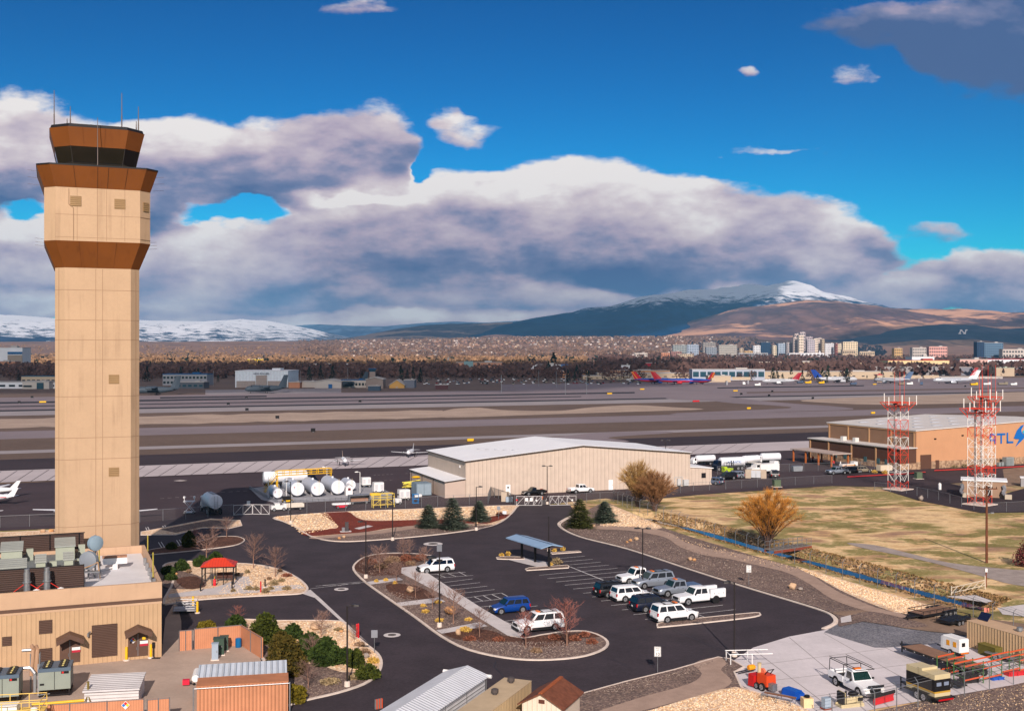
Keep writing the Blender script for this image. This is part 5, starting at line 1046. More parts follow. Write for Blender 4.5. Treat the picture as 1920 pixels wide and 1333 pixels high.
            for s in(-1,1):b.lathe([(r*1.2,0),(r*1.2,.004)],20,(xr,s*(h+.132)+(0 if s>0 else-.004),r*1.02),'y',1)
            b.build('utility_box',[pm,TRIMB],o)
    if rack:
        b=MB();z2=H+.25;xs=(-L/2+.1,rb-.15,L*.2)
        for s in(-1,1):
            b.tube((xs[0],s*h*.85,z2),(xs[2]+.3,s*h*.85,z2),.035,n=5);b.tube((xs[0]-.1,s*h*.85,z2+.16),(xs[2],s*h*.85,z2+.16),.025,n=5)
            b.tube((xs[0],s*h*.9,belt),(xs[0],s*h*.85,z2),.035,n=5);b.tube((xs[1],s*h*.9,belt),(xs[1],s*h*.85,z2),.035,n=5)
        for x in(*xs[:2],xs[2]+.3):b.tube((x,-h*.85,z2),(x,h*.85,z2),.03,n=5)
        b.build('ladder_rack',TRIMB,o)
    if plow:
        b=MB();b.box(L/2+.3,0,zb,.9,.9,.35);b.tube((L/2+.1,-.35,.5),(L/2+.1,-.35,1.25),.05);b.box(L/2+.1,0,belt-.05,.15,1.5,.16);b.build('plow_mount',TRIMB,o)
        b=MB();b.xprism([(0,.1),(.12,.08),(.05,.45),(.2,.8),(.08,.82),(-.06,.45)],-1.25,1.25);q=b.build('plow_blade',[mat('plow_red',(196,26,36),.45,.05,1)],o,loc=(L/2+1.0,.1,.02),rz=.3)
        k=MB();k.box(.17,0,.72,.1,2.6,.26);k.build('deflector',TRIMB,q)
    return o
A_V,A_mV=RZ,RZ+PI
def spot(px,py):return G(px,py)
# cars in the left bays
vehicle('white SUV with black roof box in the top left bay','car',spot(817,1072),A_mV,PW,L=4.95,W=1.98,H=1.75,glass2=GLASS)
def roofbox(px,py):
    p=G(px,py);o=thing('roof_box','black cargo bag on the roof of the top left white SUV','cargo box',(p.x-.9,p.y-.1,1.82),A_mV);b=MB();b.loft([[(x,-.5*k,0),(x,.5*k,0),(x,.42*k,.3*k),(x,-.42*k,.3*k)]for x,k in((-.6,.7),(-.3,1),(.3,1),(.65,.7))]);b.build('shell',TRIMB,o,True);b=MB();b.box(0,0,-.02,1.0,.9,.03);b.build('strap',BLACK,o)
roofbox(822,1071)
vehicle('bright blue compact SUV parked alone in the left bays','car',spot(956,1148),A_mV,PBLUE,L=4.52,W=1.86,H=1.68)
vehicle('white long SUV with roof rails and black sills beside the reddish bare tree','car',spot(1010,1181),A_mV,PW,L=5.5,W=2.0,H=1.95,roofrack=True,beacon=True,lower=TRIMB)
# back row, noses to the left
vehicle('white single cab pickup at the far end of the parked group','pickup truck',spot(1196,1092),A_mV,PW,'crew',L=5.6,W=2.0,H=1.95,r=.4,beacon=True)
vehicle('silver long SUV with blue bonnet sheen behind the light pole','car',spot(1224,1100),A_mV,PSIL,L=5.5,W=2.0,H=1.95,roofrack=True,beacon=True)
vehicle('silver crew cab pickup between the silver SUV and white utility truck','pickup truck',spot(1269,1115),A_mV,PSIL,'crew',L=5.9,W=2.03,H=1.9,r=.4,cover=PSLATE,beacon=True)
vehicle('white crew cab utility truck with side tool boxes in the parked group','utility truck',spot(1309,1130),A_mV,PW,'utility',L=6.2,W=2.05,H=1.95,r=.42)
# front row, noses to the right
vehicle('black SUV showing its tail at the left end of the front row','car',spot(1151,1117),A_V,PBLK,L=4.8,W=1.95,H=1.78,roofrack=True)
vehicle('white SUV with black lower trim between the black and navy SUVs','car',spot(1184,1125),A_V,PW,L=5.0,W=2.0,H=1.8,lower=TRIMB)
vehicle('dark navy SUV second from the kerbed island in the front row','car',spot(1222,1144),A_V,PNAVY,L=5.0,W=2.0,H=1.8,roofrack=True)
vehicle('white SUV with grey sills next to the narrow kerbed island','car',spot(1264,1163),A_V,PW,L=5.25,W=2.0,H=1.95,roofrack=True,lower=TRIMB,beacon=True)
# by the gate and hangar
vehicle('black old pickup parked against the hangar wall by the gate','pickup truck',spot(1001,928),A_mV,PBLK,'single',L=5.0,W=1.9,H=1.6,r=.35)
vehicle('white pickup parked against the hangar wall right of the gate pole','pickup truck',spot(1089,924),A_V,PW,'crew',L=5.6,W=2.0,H=1.85,r=.4)
vehicle('grey car half hidden at the corner of the hangar annex','car',spot(1338,908),A_mV-1.2,PSLATE,L=4.6,W=1.85,H=1.6)
vehicle('black SUV left of the silver one beyond the hangar annex','car',spot(1363,899),A_mV,PBLK,L=4.7,W=1.9,H=1.7)
vehicle('silver SUV parked right of the black one beyond the annex','car',spot(1378,897),A_mV+.1,PSIL,L=4.6,W=1.85,H=1.65)
vehicle('black SUV parked right of the low concrete enclosure','car',spot(1452,896),A_V+PI/3,PBLK,L=5.0,W=1.95,H=1.85)
vehicle('silver pickup parked in front of the timber carport','pickup truck',spot(1569,889),A_mV,PSIL,'crew',L=5.6,W=1.98,H=1.85,r=.4)
vehicle('black sedan between the silver pickup and tan car','car',spot(1597,887),A_V,PBLK,'sedan',L=4.8,W=1.85,H=1.5)
vehicle('tan car at the right end of the carport row','car',spot(1617,886),A_V,PTAN,L=4.5,W=1.82,H=1.6)
# the yard pickup with ladder rack and snow plough
vehicle('white pickup with black ladder rack and red snow plough in the yard','pickup truck',spot(1605,1295),math.atan2(-.925,.379)-.10,PW,'single',L=5.75,W=2.03,H=1.95,r=.42,rack=True,plow=True,beacon=True)

# ---------------------------------------------------------------- trailers and yard equipment
A_mU=math.atan2(-.925,.379)
WOODD=rib_mat('deck_planks',(136,104,84),.2,1,.4,.8,.12,.75)
DBLK=mat('trailer_black',(30,28,30),.5,.05,1)
def flatbed(label,px,py,L,W,heading,n_axle=2,rails=False,deck=.85,r=.38,planks=WOODD,ax=-.25):
    p=G(px,py);o=thing('flatbed_trailer',label,'trailer',(p.x,p.y,.08),heading)
    b=MB();b.box(0,0,deck-.28,L,W*.5,.26);[b.box(0,s*W/2,deck-.2,L,.1,.22)for s in(-1,1)];b.box(L/2,0,deck-.2,.12,W,.26);b.box(-L/2,0,deck-.2,.12,W,.22);b.build('frame',DBLK,o)
    b=MB();b.box(0,0,deck,L-.1,W-.12,.05);b.build('deck',planks,o)
    b=MB();b.loft([[(L/2,-W*.3,deck-.2),(L/2,W*.3,deck-.2),(L/2,W*.3,deck-.05),(L/2,-W*.3,deck-.05)],[(L/2+1.5,-.1,deck-.3),(L/2+1.5,.1,deck-.3),(L/2+1.5,.1,deck-.15),(L/2+1.5,-.1,deck-.15)]]);b.tube((L/2+1.3,0,0),(L/2+1.3,0,deck+.1),.07);b.build('drawbar',DBLK,o)
    for i in range(n_axle):
        for s in(-1,1):wheel(o,L*ax-(i-(n_axle-1)/2)*r*2.25,s*(W/2-.06 if not rails else W/2+.14),r,.22,None)
    if rails:
        b=MB()
        for s in(-1,1):b.tube((-L/2,s*W/2,deck+.4),(L/2,s*W/2,deck+.4),.04,n=5);[b.tube((-L/2+L*i/5,s*W/2,deck),(-L/2+L*i/5,s*W/2,deck+.4),.03,n=5)for i in range(6)];b.box(L*ax,s*(W/2+.14),r*2.05,r*2.3*n_axle,.3,.05)
        b.tube((L/2,-W/2,deck+.4),(L/2,W/2,deck+.4),.04,n=5);b.build('rail',DBLK,o)
    else:
        b=MB();[b.box(-L/2+L*(i+.5)/7,s*(W/2+.06),deck-.12,.12,.02,.06)for i in range(7)for s in(-1,1)];b.build('reflector',mat('reflector_white',(210,205,200),.4,0),o)
    return o
def place_flat():
    o=flatbed('long black flatbed trailer with brown plank deck in the yard',1745,1250,8.6,2.4,A_mU+PI,2,deck=.95,ax=-.4);o.location=(40.9,106.2,.08)
place_flat()
flatbed('black triple axle utility trailer with rails parked on the gravel bank',1748,1156,5.6,2.1,RZ+PI+.15,3,True,.62,.34,WOODD,-.27)
flatbed('small black trailer tucked behind the tan container',1788,1170,3.6,1.8,RZ+.25,2,True,.55,.3,DBLK,-.1)
def yard_gear():
    # tan container on the right
    p=G(1813,1213);o=thing('shipping_container','tan corrugated shipping container with solar panel at the right edge','container',(p.x,p.y,.08),A_mU+.02);L_,W_,H_=12.2,2.44,2.6
    b=MB();b.box(L_/2,W_/2,0,L_,W_,H_);b.build('body',rib_mat('container_beige',(198,164,126),.36,0,1,.6,.06,.55),o)
    b=MB();b.box(L_/2,W_/2,H_,L_+.04,W_+.04,.05);b.build('roof',mat('container_roof2',(196,164,132),.7,.07,.7,obj=True),o)
    b=MB();b.box(0,0,0,1.3,.06,.9);b.xf(Matrix.Translation((.75,1.3,H_+.1))@Matrix.Rotation(-.7,4,'X'));b.build('solar_panel',mat('solar_blue',(16,24,56),.15,0,spec=.6),o)
    b=MB();b.lathe([(.2,0),(.2,.15),(.32,.15),(.3,.4),(.1,.48)],12,(5.5,1.2,H_+.05));b.build('roof_vent',STEEL,o)
    # white tow-behind generator
    def genset(nm,label,px,py,L,W,H,base,m,heading,stripe=None,wheels=2):
        p=G(px,py);o=thing(nm,label,'generator',(p.x,p.y,.08),heading);b=MB();b.loft([[(x,-W/2*k,base),(x,W/2*k,base),(x,W/2*k,base+H*q),(x,W/2*k*.86,base+H*q+.06),(x,-W/2*k*.86,base+H*q+.06),(x,-W/2*k,base+H*q)]for x,k,q in((-L/2,.96,.96),(-L/2+.06,1,1),(L/2-.3,1,1),(L/2,.95,.86))]);b.build('housing',m,o)
        b=MB();b.box(0,0,base-.16,L*1.05,W*.9,.16);b.box(L/2+.5,0,base-.1,1.1,.14,.1);b.build('chassis',DBLK,o)
        for i in range(wheels):
            for s in(-1,1):wheel(o,(-.1-(i-(wheels-1)/2)*.72),s*(W/2+.05),.34,.2)
        b=MB();[b.box(x,s*(W/2+.012),base+H*.35,.42,.02,H*.4)for x in(-L*.25,L*.1)for s in(-1,1)];b.build('grille',stripe or TRIMB,o);b=MB();b.box(-L/2-.012,.1,base+H*.45,.02,W*.35,H*.3);b.build('control_panel',BLACK,o);b=MB();b.box(-L/2-.05,0,base-.12,.06,W*.8,.12);b.build('lamp_bar',AMBER,o);return o
    g=genset('generator','white tow behind generator with orange mark beside the flatbed',1790,1229,2.5,1.2,1.25,.55,WHITE,A_mU+PI,mat('cat_orange',(226,150,30),.5,0),1)
    p=G(1740,1310);o=thing('generator','large cream and black trailer generator with yellow stripe','generator',(p.x,p.y,.08),A_mU+PI);CR=mat('gen_cream',(196,180,142),.5,.04,1);W=1.7
    b=MB();b.box(0,0,.65,3.4,W,.3,0);b.box(0,0,.95,3.4,W+.02,1.15,1);b.box(0,0,.95,3.42,W+.04,.14,2);b.build('housing',[CR,BLACK,mat('gen_yellow',(186,142,50),.5,0)],o)
    b=MB();b.box(-.95,0,2.1,1.5,W,.42);b.box(.9,0,2.1,1.6,W,.5);b.box(.05,0,2.1,.5,W,.62);b.build('hood',CR,o)
    b=MB();b.box(-.1,0,.5,4.0,W+.35,.14);b.box(-.2,0,.78,1.9,W+.5,.06);b.loft([[(1.9,-.5,.5),(1.9,.5,.5),(1.9,.5,.62),(1.9,-.5,.62)],[(3.3,-.06,.5),(3.3,.06,.5),(3.3,.06,.62),(3.3,-.06,.62)]]);b.tube((3.0,.3,0),(3.0,.3,1.1),.06);b.build('chassis',DBLK,o)
    for x in(.2,-.6):
        for s in(-1,1):wheel(o,x,s*(W/2+.12),.38,.22)
    b=MB();[b.box(-1.72,y,1.55,.03,.5,.3)for y in(-.4,.4)];b.build('control_panel',mat('panel_grey',(120,130,150),.5,0),o);b=MB();b.box(-2.1,0,.42,.06,1.6,.14);b.build('lamp_bar',TLAMP,o)
    # open skid generator in front of the pickup
    p=G(1593,1324);o=thing('skid_engine','cream open skid mounted engine on timber skids before the pickup','engine',(p.x,p.y,.08),RZ-.1);b=MB();b.box(0,0,0,2.2,1.0,.16);[b.box(0,y,.16,2.2,.12,.12)for y in(-.4,.4)];b.build('skid',CR,o)
    b=MB();b.box(0,0,.28,.9,.55,.45);[b.lathe([(.1,0),(.13,.03),(.1,.35)],8,(x,-.2,.5))for x in(-.3,0,.3)];b.box(.75,0,.3,.6,.7,.5);b.build('engine_block',CR,o)
    b=MB();b.box(-.85,0,.28,.16,.95,.95);b.build('radiator',BLACK,o);b=MB();b.box(-.74,0,.26,.05,1.02,1.02);b.build('radiator_frame',CR,o);b=MB();b.ball((.35,0,.98),(.5,.36,.22),3,.12);b.lathe([(.09,0),(.09,.5)],8,(-.3,.1,.75));b.build('air_filter',BLACK,o);b=MB();b.box(.8,-.36,.45,.5,.03,.28);b.build('control_panel',BLACK,o)
    # red snow blower with orange engine box
    p=G(1432,1292);o=thing('snow_blower','orange and red tracked snow blower at the edge of the yard slab','snow blower',(p.x,p.y,.08),math.radians(118));OR=mat('machine_orange',(204,68,30),.45,.05,1);RD=mat('machine_red',(180,30,32),.45,.05,1)
    b=MB();b.box(-.35,0,.45,1.3,1.1,.95,0,0,.94,.94);b.build('engine_cover',OR,o);b=MB();b.loft([[(.5,-.75,.15),(.5,.75,.15),(.45,.75,1.1),(.45,-.75,1.1)],[(1.2,-.8,.1),(1.2,.8,.1),(1.1,.8,1.2),(1.1,-.8,1.2)]]);b.build('blower_housing',RD,o)
    b=MB();[b.lathe([(.3,-.05),(.3,.05)],12,(1.22,y,.55),'y')for y in(-.35,0,.35)];b.build('auger',CR,o);b=MB();b.lathe([(.18,0),(.16,.9),(.2,1.0)],10,(.45,.1,1.2));b.build('chute',CR,o);b=MB();b.lathe([(.34,-.1),(.34,.1)],14,(.1,0,1.45),'y');b.build('flywheel',mat('salmon',(226,120,90),.5,0),o)
    b=MB();[b.tube((-.5,s*.3,1.4),(-.95,s*.3,1.9),.04)for s in(-1,1)];b.tube((-.95,-.35,1.9),(-.95,.35,1.9),.04);b.build('handle',BLACK,o)
    for s in(-1,1):wheel(o,-.5,s*.62,.36,.2);wheel(o,.2,s*.62,.3,.2)
    b=MB();b.box(-1.3,.1,.2,.6,.5,.6);b.build('battery_box',STEEL,o)
    # white pipe rack lying by the lamp
    p=G(1404,1243);o=thing('truck_rack','white pipe ladder rack standing on the slab corner','ladder rack',(p.x,p.y,.08),RZ-.3);b=MB();[b.tube((-2.1,y,1.0),(2.1,y,1.0),.05,n=5)for y in(-.75,.75)];[b.tube((x,-.75,1.0),(x,.75,1.0),.045,n=5)for x in(-2.1,-1.2,0,1.2)];[b.tube((x,y,0),(x,y,1.0),.05,n=5)for x in(-2.0,.1)for y in(-.75,.75)];b.build('rack',WHITE,o)
    p=G(1409,1261);o=thing('walk_behind_saw','yellow orange jug on a black hand cart under the white rack','cart',(p.x,p.y,.08),.4);b=MB();b.lathe([(.22,-.35),(.26,-.2),(.26,.2),(.16,.38)],12,(0,0,.45),'x');b.build('tank',mat('jug_orange',(238,150,24),.45,0),o);b=MB();[b.tube((-1.6,y,.1),(.3,y,.25),.05)for y in(-.2,.2)];b.build('frame',BLACK,o)
    p=G(1487,1308);o=thing('tarp_bundle','bright blue plastic tub bundle on the slab by the wooden crate','tub',(p.x,p.y,.08),A_mU+.2);b=MB();b.loft([[(x,-.5*k,.05),(x,.5*k,.05),(x,.42*k,.62*k),(x,-.42*k,.66*k)]for x,k in((-1,.8),(-.8,1),(.6,1),(1.0,.82))]);b.build('tub',mat('tub_blue',(10,74,168),.5,.06,2),o);b=MB();b.box(-.1,0,.64,1.5,.8,.04);b.build('lid',mat('tub_lid',(20,88,180),.5,0),o)
    p=G(1513,1326);o=thing('wooden_crate','pale wooden crate with black hose coil on top','crate',(p.x,p.y,.08),RZ-.25);b=MB();b.box(0,0,0,.85,.75,.78);b.build('box',mat('crate_wood',(226,196,150),.7,.06,2),o);b=MB();[b.lathe([(.2+k*.01,0),(.25,.04),(.2,.08)],12,(0,0,.78+k*.06))for k in range(3)];b.build('hose_coil',BLACK,o)
    p=G(1549,1330);o=thing('utility_pedestal','small pale blue grey utility box at the yard edge','cabinet',(p.x,p.y,.08),RZ);b=MB();b.box(0,0,.1,.6,.5,.85);b.build('housing',mat('cab_blue_grey',(150,164,178),.5,.05,1),o);b=MB();b.box(0,0,0,.8,.6,.1);b.build('skid',mat('rust_beam',(128,60,40),.8,.1,2),o)
    p=G(1460,1318);o=thing('saw_horse_frame','grey tubular frame with timber bar beside the blue tub','frame',(p.x,p.y,.1),A_mU+.5);b=MB();[b.tube((-1.4,y,.55),(1.4,y,.55),.035,n=5)for y in(-.5,.5)];[b.tube((x,y,0),(x,y,.55),.035,n=5)for x in(-1.3,0,1.3)for y in(-.5,.5)];[b.tube((x,-.5,.55),(x,.5,.55),.03,n=5)for x in(-1.4,0,1.4)];b.build('tube_frame',STEEL,o);b=MB();b.tube((-1.2,-.2,.65),(1.5,.1,.62),.09);b.build('bar',mat('rust_bar',(110,76,60),.8,0),o)
    p=G(1836,1218);o=thing('pallet_box','olive green crate against the tan container','crate',(p.x+.1,p.y-1.2,.08),A_mU);b=MB();b.box(1.1,-.5,0,2.2,.9,1.0);b.build('box',mat('olive_crate',(96,88,36),.7,.1,2),o);b=MB();b.box(1.1,-.5,1.0,2.26,.96,.05);b.build('lid',mat('olive_lid',(108,98,44),.7,.1,2),o)
    p=G(1880,1238);o=thing('flatbed_trailer','small silver fendered trailer in front of the tan container','trailer',(p.x,p.y,.08),A_mU+PI+.1);b=MB();b.box(0,0,.45,3.0,1.5,.12);b.build('deck',STEEL,o);b=MB();[b.lathe([(.46,-.12),(.46,.12)],14,(0,s*.9,.36),'y')for s in(-1,1)];b.build('fender',STEEL,o);[wheel(o,0,s*.95,.36,.2)for s in(-1,1)]
    # orange and green pallet racks
    RB,RG=mat('rack_orange',(204,86,46),.5,.05,1),mat('rack_green',(70,110,62),.55,.06,1)
    a,c=G(1808,1290),G(1945,1258);d_=c-a;o=thing('pallet_rack','long orange and green pallet rack standing in the yard','pallet rack',(a.x,a.y,.08),math.atan2(d_.y,d_.x));Lr=d_.length
    n=4
    for i in range(n+1):
        b=MB();x=Lr*i/n;[b.tube((x,y,0),(x,y,2.0),.05,n=4)for y in(0,1.1)];[b.tube((x,0,z),(x,1.1,z+.3),.03,n=4)for z in(.2,.8,1.4)];b.build('upright',RG,o)
    for i in range(n):
        for z in((.55,1.8)if i%2==0 else(.35,1.25,1.75)):
            for y in((0,1.1)if z>1.5 else(0,)):b=MB();b.box(Lr*(i+.5)/n,y,z,Lr/n-.08,.06,.12);b.build('beam',RB,o)
    p=G(1776,1275);o=thing('pallet_rack','short orange beamed pallet rack behind the cream generator','pallet rack',(p.x,p.y,.08),math.atan2(d_.y,d_.x))
    for x in(0,2.4):b=MB();[b.tube((x,y,0),(x,y,1.9),.05,n=4)for y in(0,1.1)];b.build('upright',RG,o)
    for z in(.5,1.75):
        for y in(0,1.1):b=MB();b.box(1.2,y,z,2.3,.06,.12);b.build('beam',RB,o)
    for k,(px,py,m,lab,sz)in enumerate(((1820,1282,BLACK,'black steel plough blade on the slab before the racks',(1.9,.4,.7)),(1872,1276,mat('tray_blue',(12,84,176),.5,0),'bright blue metal tray lying under the pallet rack',(1.3,.6,.2)),(1908,1268,mat('plow_red',(196,26,36),.45,.05,1),'red plough parts lying at the right end of the racks',(1.9,.7,.35)),(1800,1262,mat('bin_rust',(140,90,30),.8,.2,2),'rusty brown scrap bin behind the short rack',(1.7,.9,.55)))):
        p=G(px,py);o=thing('yard_part',lab,'equipment',(p.x,p.y,.08),RZ-.1);b=MB();b.xprism([(-sz[0]/2,0),(sz[0]/2,0),(sz[0]/2*.95,sz[2]),(-sz[0]/2*.95,sz[2])],0,sz[1]);[b.box(x*sz[0]/3,-.05,.02,.08,.1,sz[2]*.95)for x in(-1.2,0,1.2)];b.build('body',m,o);b=MB();b.tube((-sz[0]/2,0,sz[2]),(sz[0]/2,0,sz[2]),.05);b.build('edge_bar',m,o)
    for px,py,lab in((1790,1290,'black wheeled hitch frame between the cream generator and rack'),(1905,1225,'black gate framed trailer front against the container')):
        p=G(px,py);o=thing('small_trailer',lab,'trailer',(p.x,p.y,.08),A_mU);b=MB();b.box(0,0,.4,2.2,.8,.12);[b.tube((-1.1,y,.4),(-1.1,y,1.5),.05,n=4)for y in(-.5,0,.5)];[b.tube((-1.1,-.5,z),(-1.1,.5,z),.05,n=4)for z in(.7,1.1,1.5)];b.build('frame',DBLK,o);[wheel(o,0,s*.55,.34,.2)for s in(-1,1)]
yard_gear()
# ---------------------------------------------------------------- trees, shrubs and boulders
TWIG=mat('bare_twig',(140,112,102),.9,.12,3,spec=.1);TWIGR=mat('red_twig',(156,102,92),.9,.12,3,spec=.1);BARK=mat('bark',(138,106,90),.9,.15,4,spec=.1);BARKD=mat('bark_dark',(84,64,54),.9,.15,4,spec=.1)
WILLT=mat('willow_twig',(190,122,44),.9,.15,2,spec=.1,c2=(206,140,62));WILLY=mat('olive_twig',(196,154,92),.9,.15,2,spec=.1,c2=(210,172,110));WILLB=mat('willow_branch',(118,82,54),.9,.12,2,spec=.1)
NEEDB=mat('blue_spruce',(74,88,74),.85,.28,2.2,spec=.15,c2=(116,126,108));NEEDG=mat('green_spruce',(70,78,38),.85,.25,2.2,spec=.15,c2=(96,98,50))
JUN=mat('juniper',(44,56,20),.85,.3,2.0,spec=.15,c2=(78,84,30));JUN2=mat('juniper_bronze',(58,58,20),.85,.3,2.0,spec=.15,c2=(98,82,34));LIME=mat('lime_shrub',(98,90,24),.85,.25,2.0,spec=.15,c2=(126,110,34));PINE=mat('mugo_pine',(38,56,22),.85,.3,2.0,spec=.15,c2=(68,84,36))
DRYS=mat('dry_shrub',(132,104,84),.9,.2,3,spec=.1,c2=(158,130,104));SAGE=mat('sage_shrub',(142,122,92),.9,.2,3,spec=.1,c2=(168,148,114));GOLD=mat('golden_grass',(196,156,70),.9,.15,4,spec=.1,c2=(216,180,96));RUST=mat('rust_shrub',(126,76,58),.9,.2,3,spec=.1,c2=(150,96,76))
def bare_tree(seed,h,w,upright=.6,levels=3,tw=.011,trunk_r=.06,nb=18):
    r=random.Random(seed);T=MB();B=MB()
    top=Vector((r.uniform(-.04,.04)*h,r.uniform(-.04,.04)*h,h*.93));b0=h*.22
    pts=[Vector((0,0,-.05)),Vector((0,0,b0)),top*.62+Vector((0,0,.02)),top]
    for i,(a,c)in enumerate(zip(pts,pts[1:])):T.tube(a,c,trunk_r*(1,.8,.45)[i],trunk_r*(.8,.45,.12)[i],n=6)
    def grow(p,d,ln,rad,lv):
        k=3;q=p
        for i in range(k):
            d=(d+Vector((r.gauss(0,.13),r.gauss(0,.13),r.gauss(.06,.1)))).normalized();e=q+d*ln/k
            B.tube(q,e,rad*(1-i*.25),rad*(1-(i+1)*.25),n=3,caps=False)
            if lv>0:
                for j in range(3 if lv>1 else 2):
                    s=(d+Vector((r.gauss(0,.62),r.gauss(0,.62),r.gauss(.22,.35)))).normalized();grow(q.lerp(e,r.random()),s,ln*r.uniform(.38,.6),rad*.55,lv-1)
            q=e
    for i in range(nb):
        t=(i+.5)/nb;z=b0+(h*.9-b0)*t;p=pts[1].lerp(top,(z-b0)/(top.z-b0));a=i*2.4+r.uniform(-.4,.4)
        prof=math.sin(PI*min(1,.22+t*.75))**.8;el=upright*(.6+.7*t)
        d=Vector((math.cos(a),math.sin(a),el*1.6)).normalized();grow(p,d,w*.62*prof/max(.35,math.hypot(d.x,d.y))*.8+.1,tw*1.9,levels-1)
    return T,B
_bt={}
def place_tree(kind,label,px,py,h,w,tw=TWIG,seed=0,group='bare young trees in the landscape beds',name='bare_tree',cat='tree',z=.13):
    k=(kind,seed%4)
    if k not in _bt:T,B=bare_tree(kind*10+seed%4,4.0,1.9);_bt[k]=(T.mesh('trunk',BARK),B.mesh('crown',TWIG))
    p=G(px,py);o=thing(name,label,cat,(p.x,p.y,z),random.Random(seed*7+px).uniform(0,6.28),group);o.scale=(w/1.5,w/1.5,h/3.8)
    put('trunk',_bt[k][0],o);me=_bt[k][1]
    if tw is not TWIG:me=me.copy();me.materials.clear();me.materials.append(tw)
    put('crown',me,o);return o
def leaf_clump(mb,c,r,n,seed,size,mi=0,squash=1.0,pointy=0,shell=.55):
    q=random.Random(seed)
    for i in range(n):
        while True:
            v=Vector((q.uniform(-1,1),q.uniform(-1,1),q.uniform(-1,1)))
            if 0<v.length<1:break
        v=v.normalized()*(v.length**shell);p=Vector(c)+Vector((v.x*r[0],v.y*r[1],v.z*r[2]*squash))
        d=(v+Vector((q.gauss(0,.5),q.gauss(0,.5),q.gauss(.2,.5)))).normalized();t=d.orthogonal().normalized();t.rotate(Matrix.Rotation(q.uniform(0,6.28),3,d));u=d.cross(t);s=size*q.uniform(.6,1.4)
        mb.add([p-t*s*.5,p+t*s*.5,p+t*s*.2+(d+u*.5).normalized()*s,p-t*s*.2+(d+u*.5).normalized()*s],[(0,1,2,3)],mi)
def conifer(seed,h=5.0,w=4.4,m=NEEDB):
    r=random.Random(seed);T=MB();T.tube((0,0,-.05),(0,0,h*.92),.14,.02,n=7);B=MB();L=24
    for k in range(L):
        t=k/(L-1);z=h*(.03+.95*t);rad=w/2*1.12*(1-t)**.62*r.uniform(.86,1.1)+.07;n=max(6,int(24*(1-t)+6))
        for i in range(n):
            a=2*PI*(i+r.random())/n;rr=rad*r.uniform(.55,1.12)*(1+.16*math.sin(a*3+k*.9+seed));d=Vector((math.cos(a),math.sin(a),0));side=Vector((-d.y,d.x,0));zz=z+r.uniform(-.12,.12)*h*.25
            segs=4
            for s in range(segs):
                f0=.35+.65*s/segs;p=d*rr*f0+Vector((0,0,max(.08,zz-.06*rr*f0*f0+.1*r.random())))
                for g in range(3):
                    sg=r.uniform(-1,1);q=p+side*sg*rr*.16;ln=.42*r.uniform(.7,1.3);dd=(d+side*sg*1.1+Vector((0,0,r.uniform(-.25,.35)))).normalized();up=Vector((0,0,1));ww=side*.13
                    B.add([q-ww,q+ww,q+dd*ln+ww*.3+up*.02,q+dd*ln-ww*.3],[(0,1,2,3)])
    return T,B
for i,(px,py,h,w,m,lab)in enumerate(((803,990,3.6,3.7,NEEDB,'smaller blue green spruce left of the tall one'),(848,993,5.0,5.0,NEEDB,'tallest blue green spruce in the gravel bed by the apron'),(898,978,3.3,3.4,NEEDB,'spruce on red mulch right of the tallest blue green one'),(1086,990,4.6,4.9,NEEDG,'broad olive green spruce on the right of the gate drive'),(1133,980,3.4,4.2,NEEDB,'greyer spruce right of the broad olive green one'))):
    T,B=conifer(40+i,h*1.02,w*1.08);p=G(px,py);o=thing('spruce_tree',lab,'tree',(p.x,p.y,.13),i,'spruces beside the gate drive');T.build('trunk',BARKD,o);B.build('crown',m,o)
def shrub(nm,label,px,py,w,h,m,seed,n=None,size=.2,group=None,tall=0,z=.13,cat='shrub'):
    p=G(px,py);o=thing(nm,label,cat,(p.x,p.y,z),0,group);b=MB();r=random.Random(seed);k=max(3,int(4+w*2));n=n or int(700*max(.25,w*h))
    for i in range(k):
        a=2.4*i;rr=w*.28*math.sqrt(i/k);ch=h*r.uniform(.62,1.0)*(1-.35*i/k)
        leaf_clump(b,(rr*math.cos(a),rr*math.sin(a),ch*.5),(w*.30,w*.30,ch*.55),n//k,seed*31+i,size,shell=.45)
        if tall:leaf_clump(b,(rr*math.cos(a)*.8,rr*math.sin(a)*.8,ch*.92),(w*.10,w*.10,h*.16),n//(k*4),seed*57+i,size)
    b.build('foliage',m,o);s=MB();[s.tube((0,0,0),(math.cos(j*1.3)*w*.22,math.sin(j*1.3)*w*.22,h*.5),.03,.01,n=4)for j in range(5)];s.build('stem',BARKD,o);return o
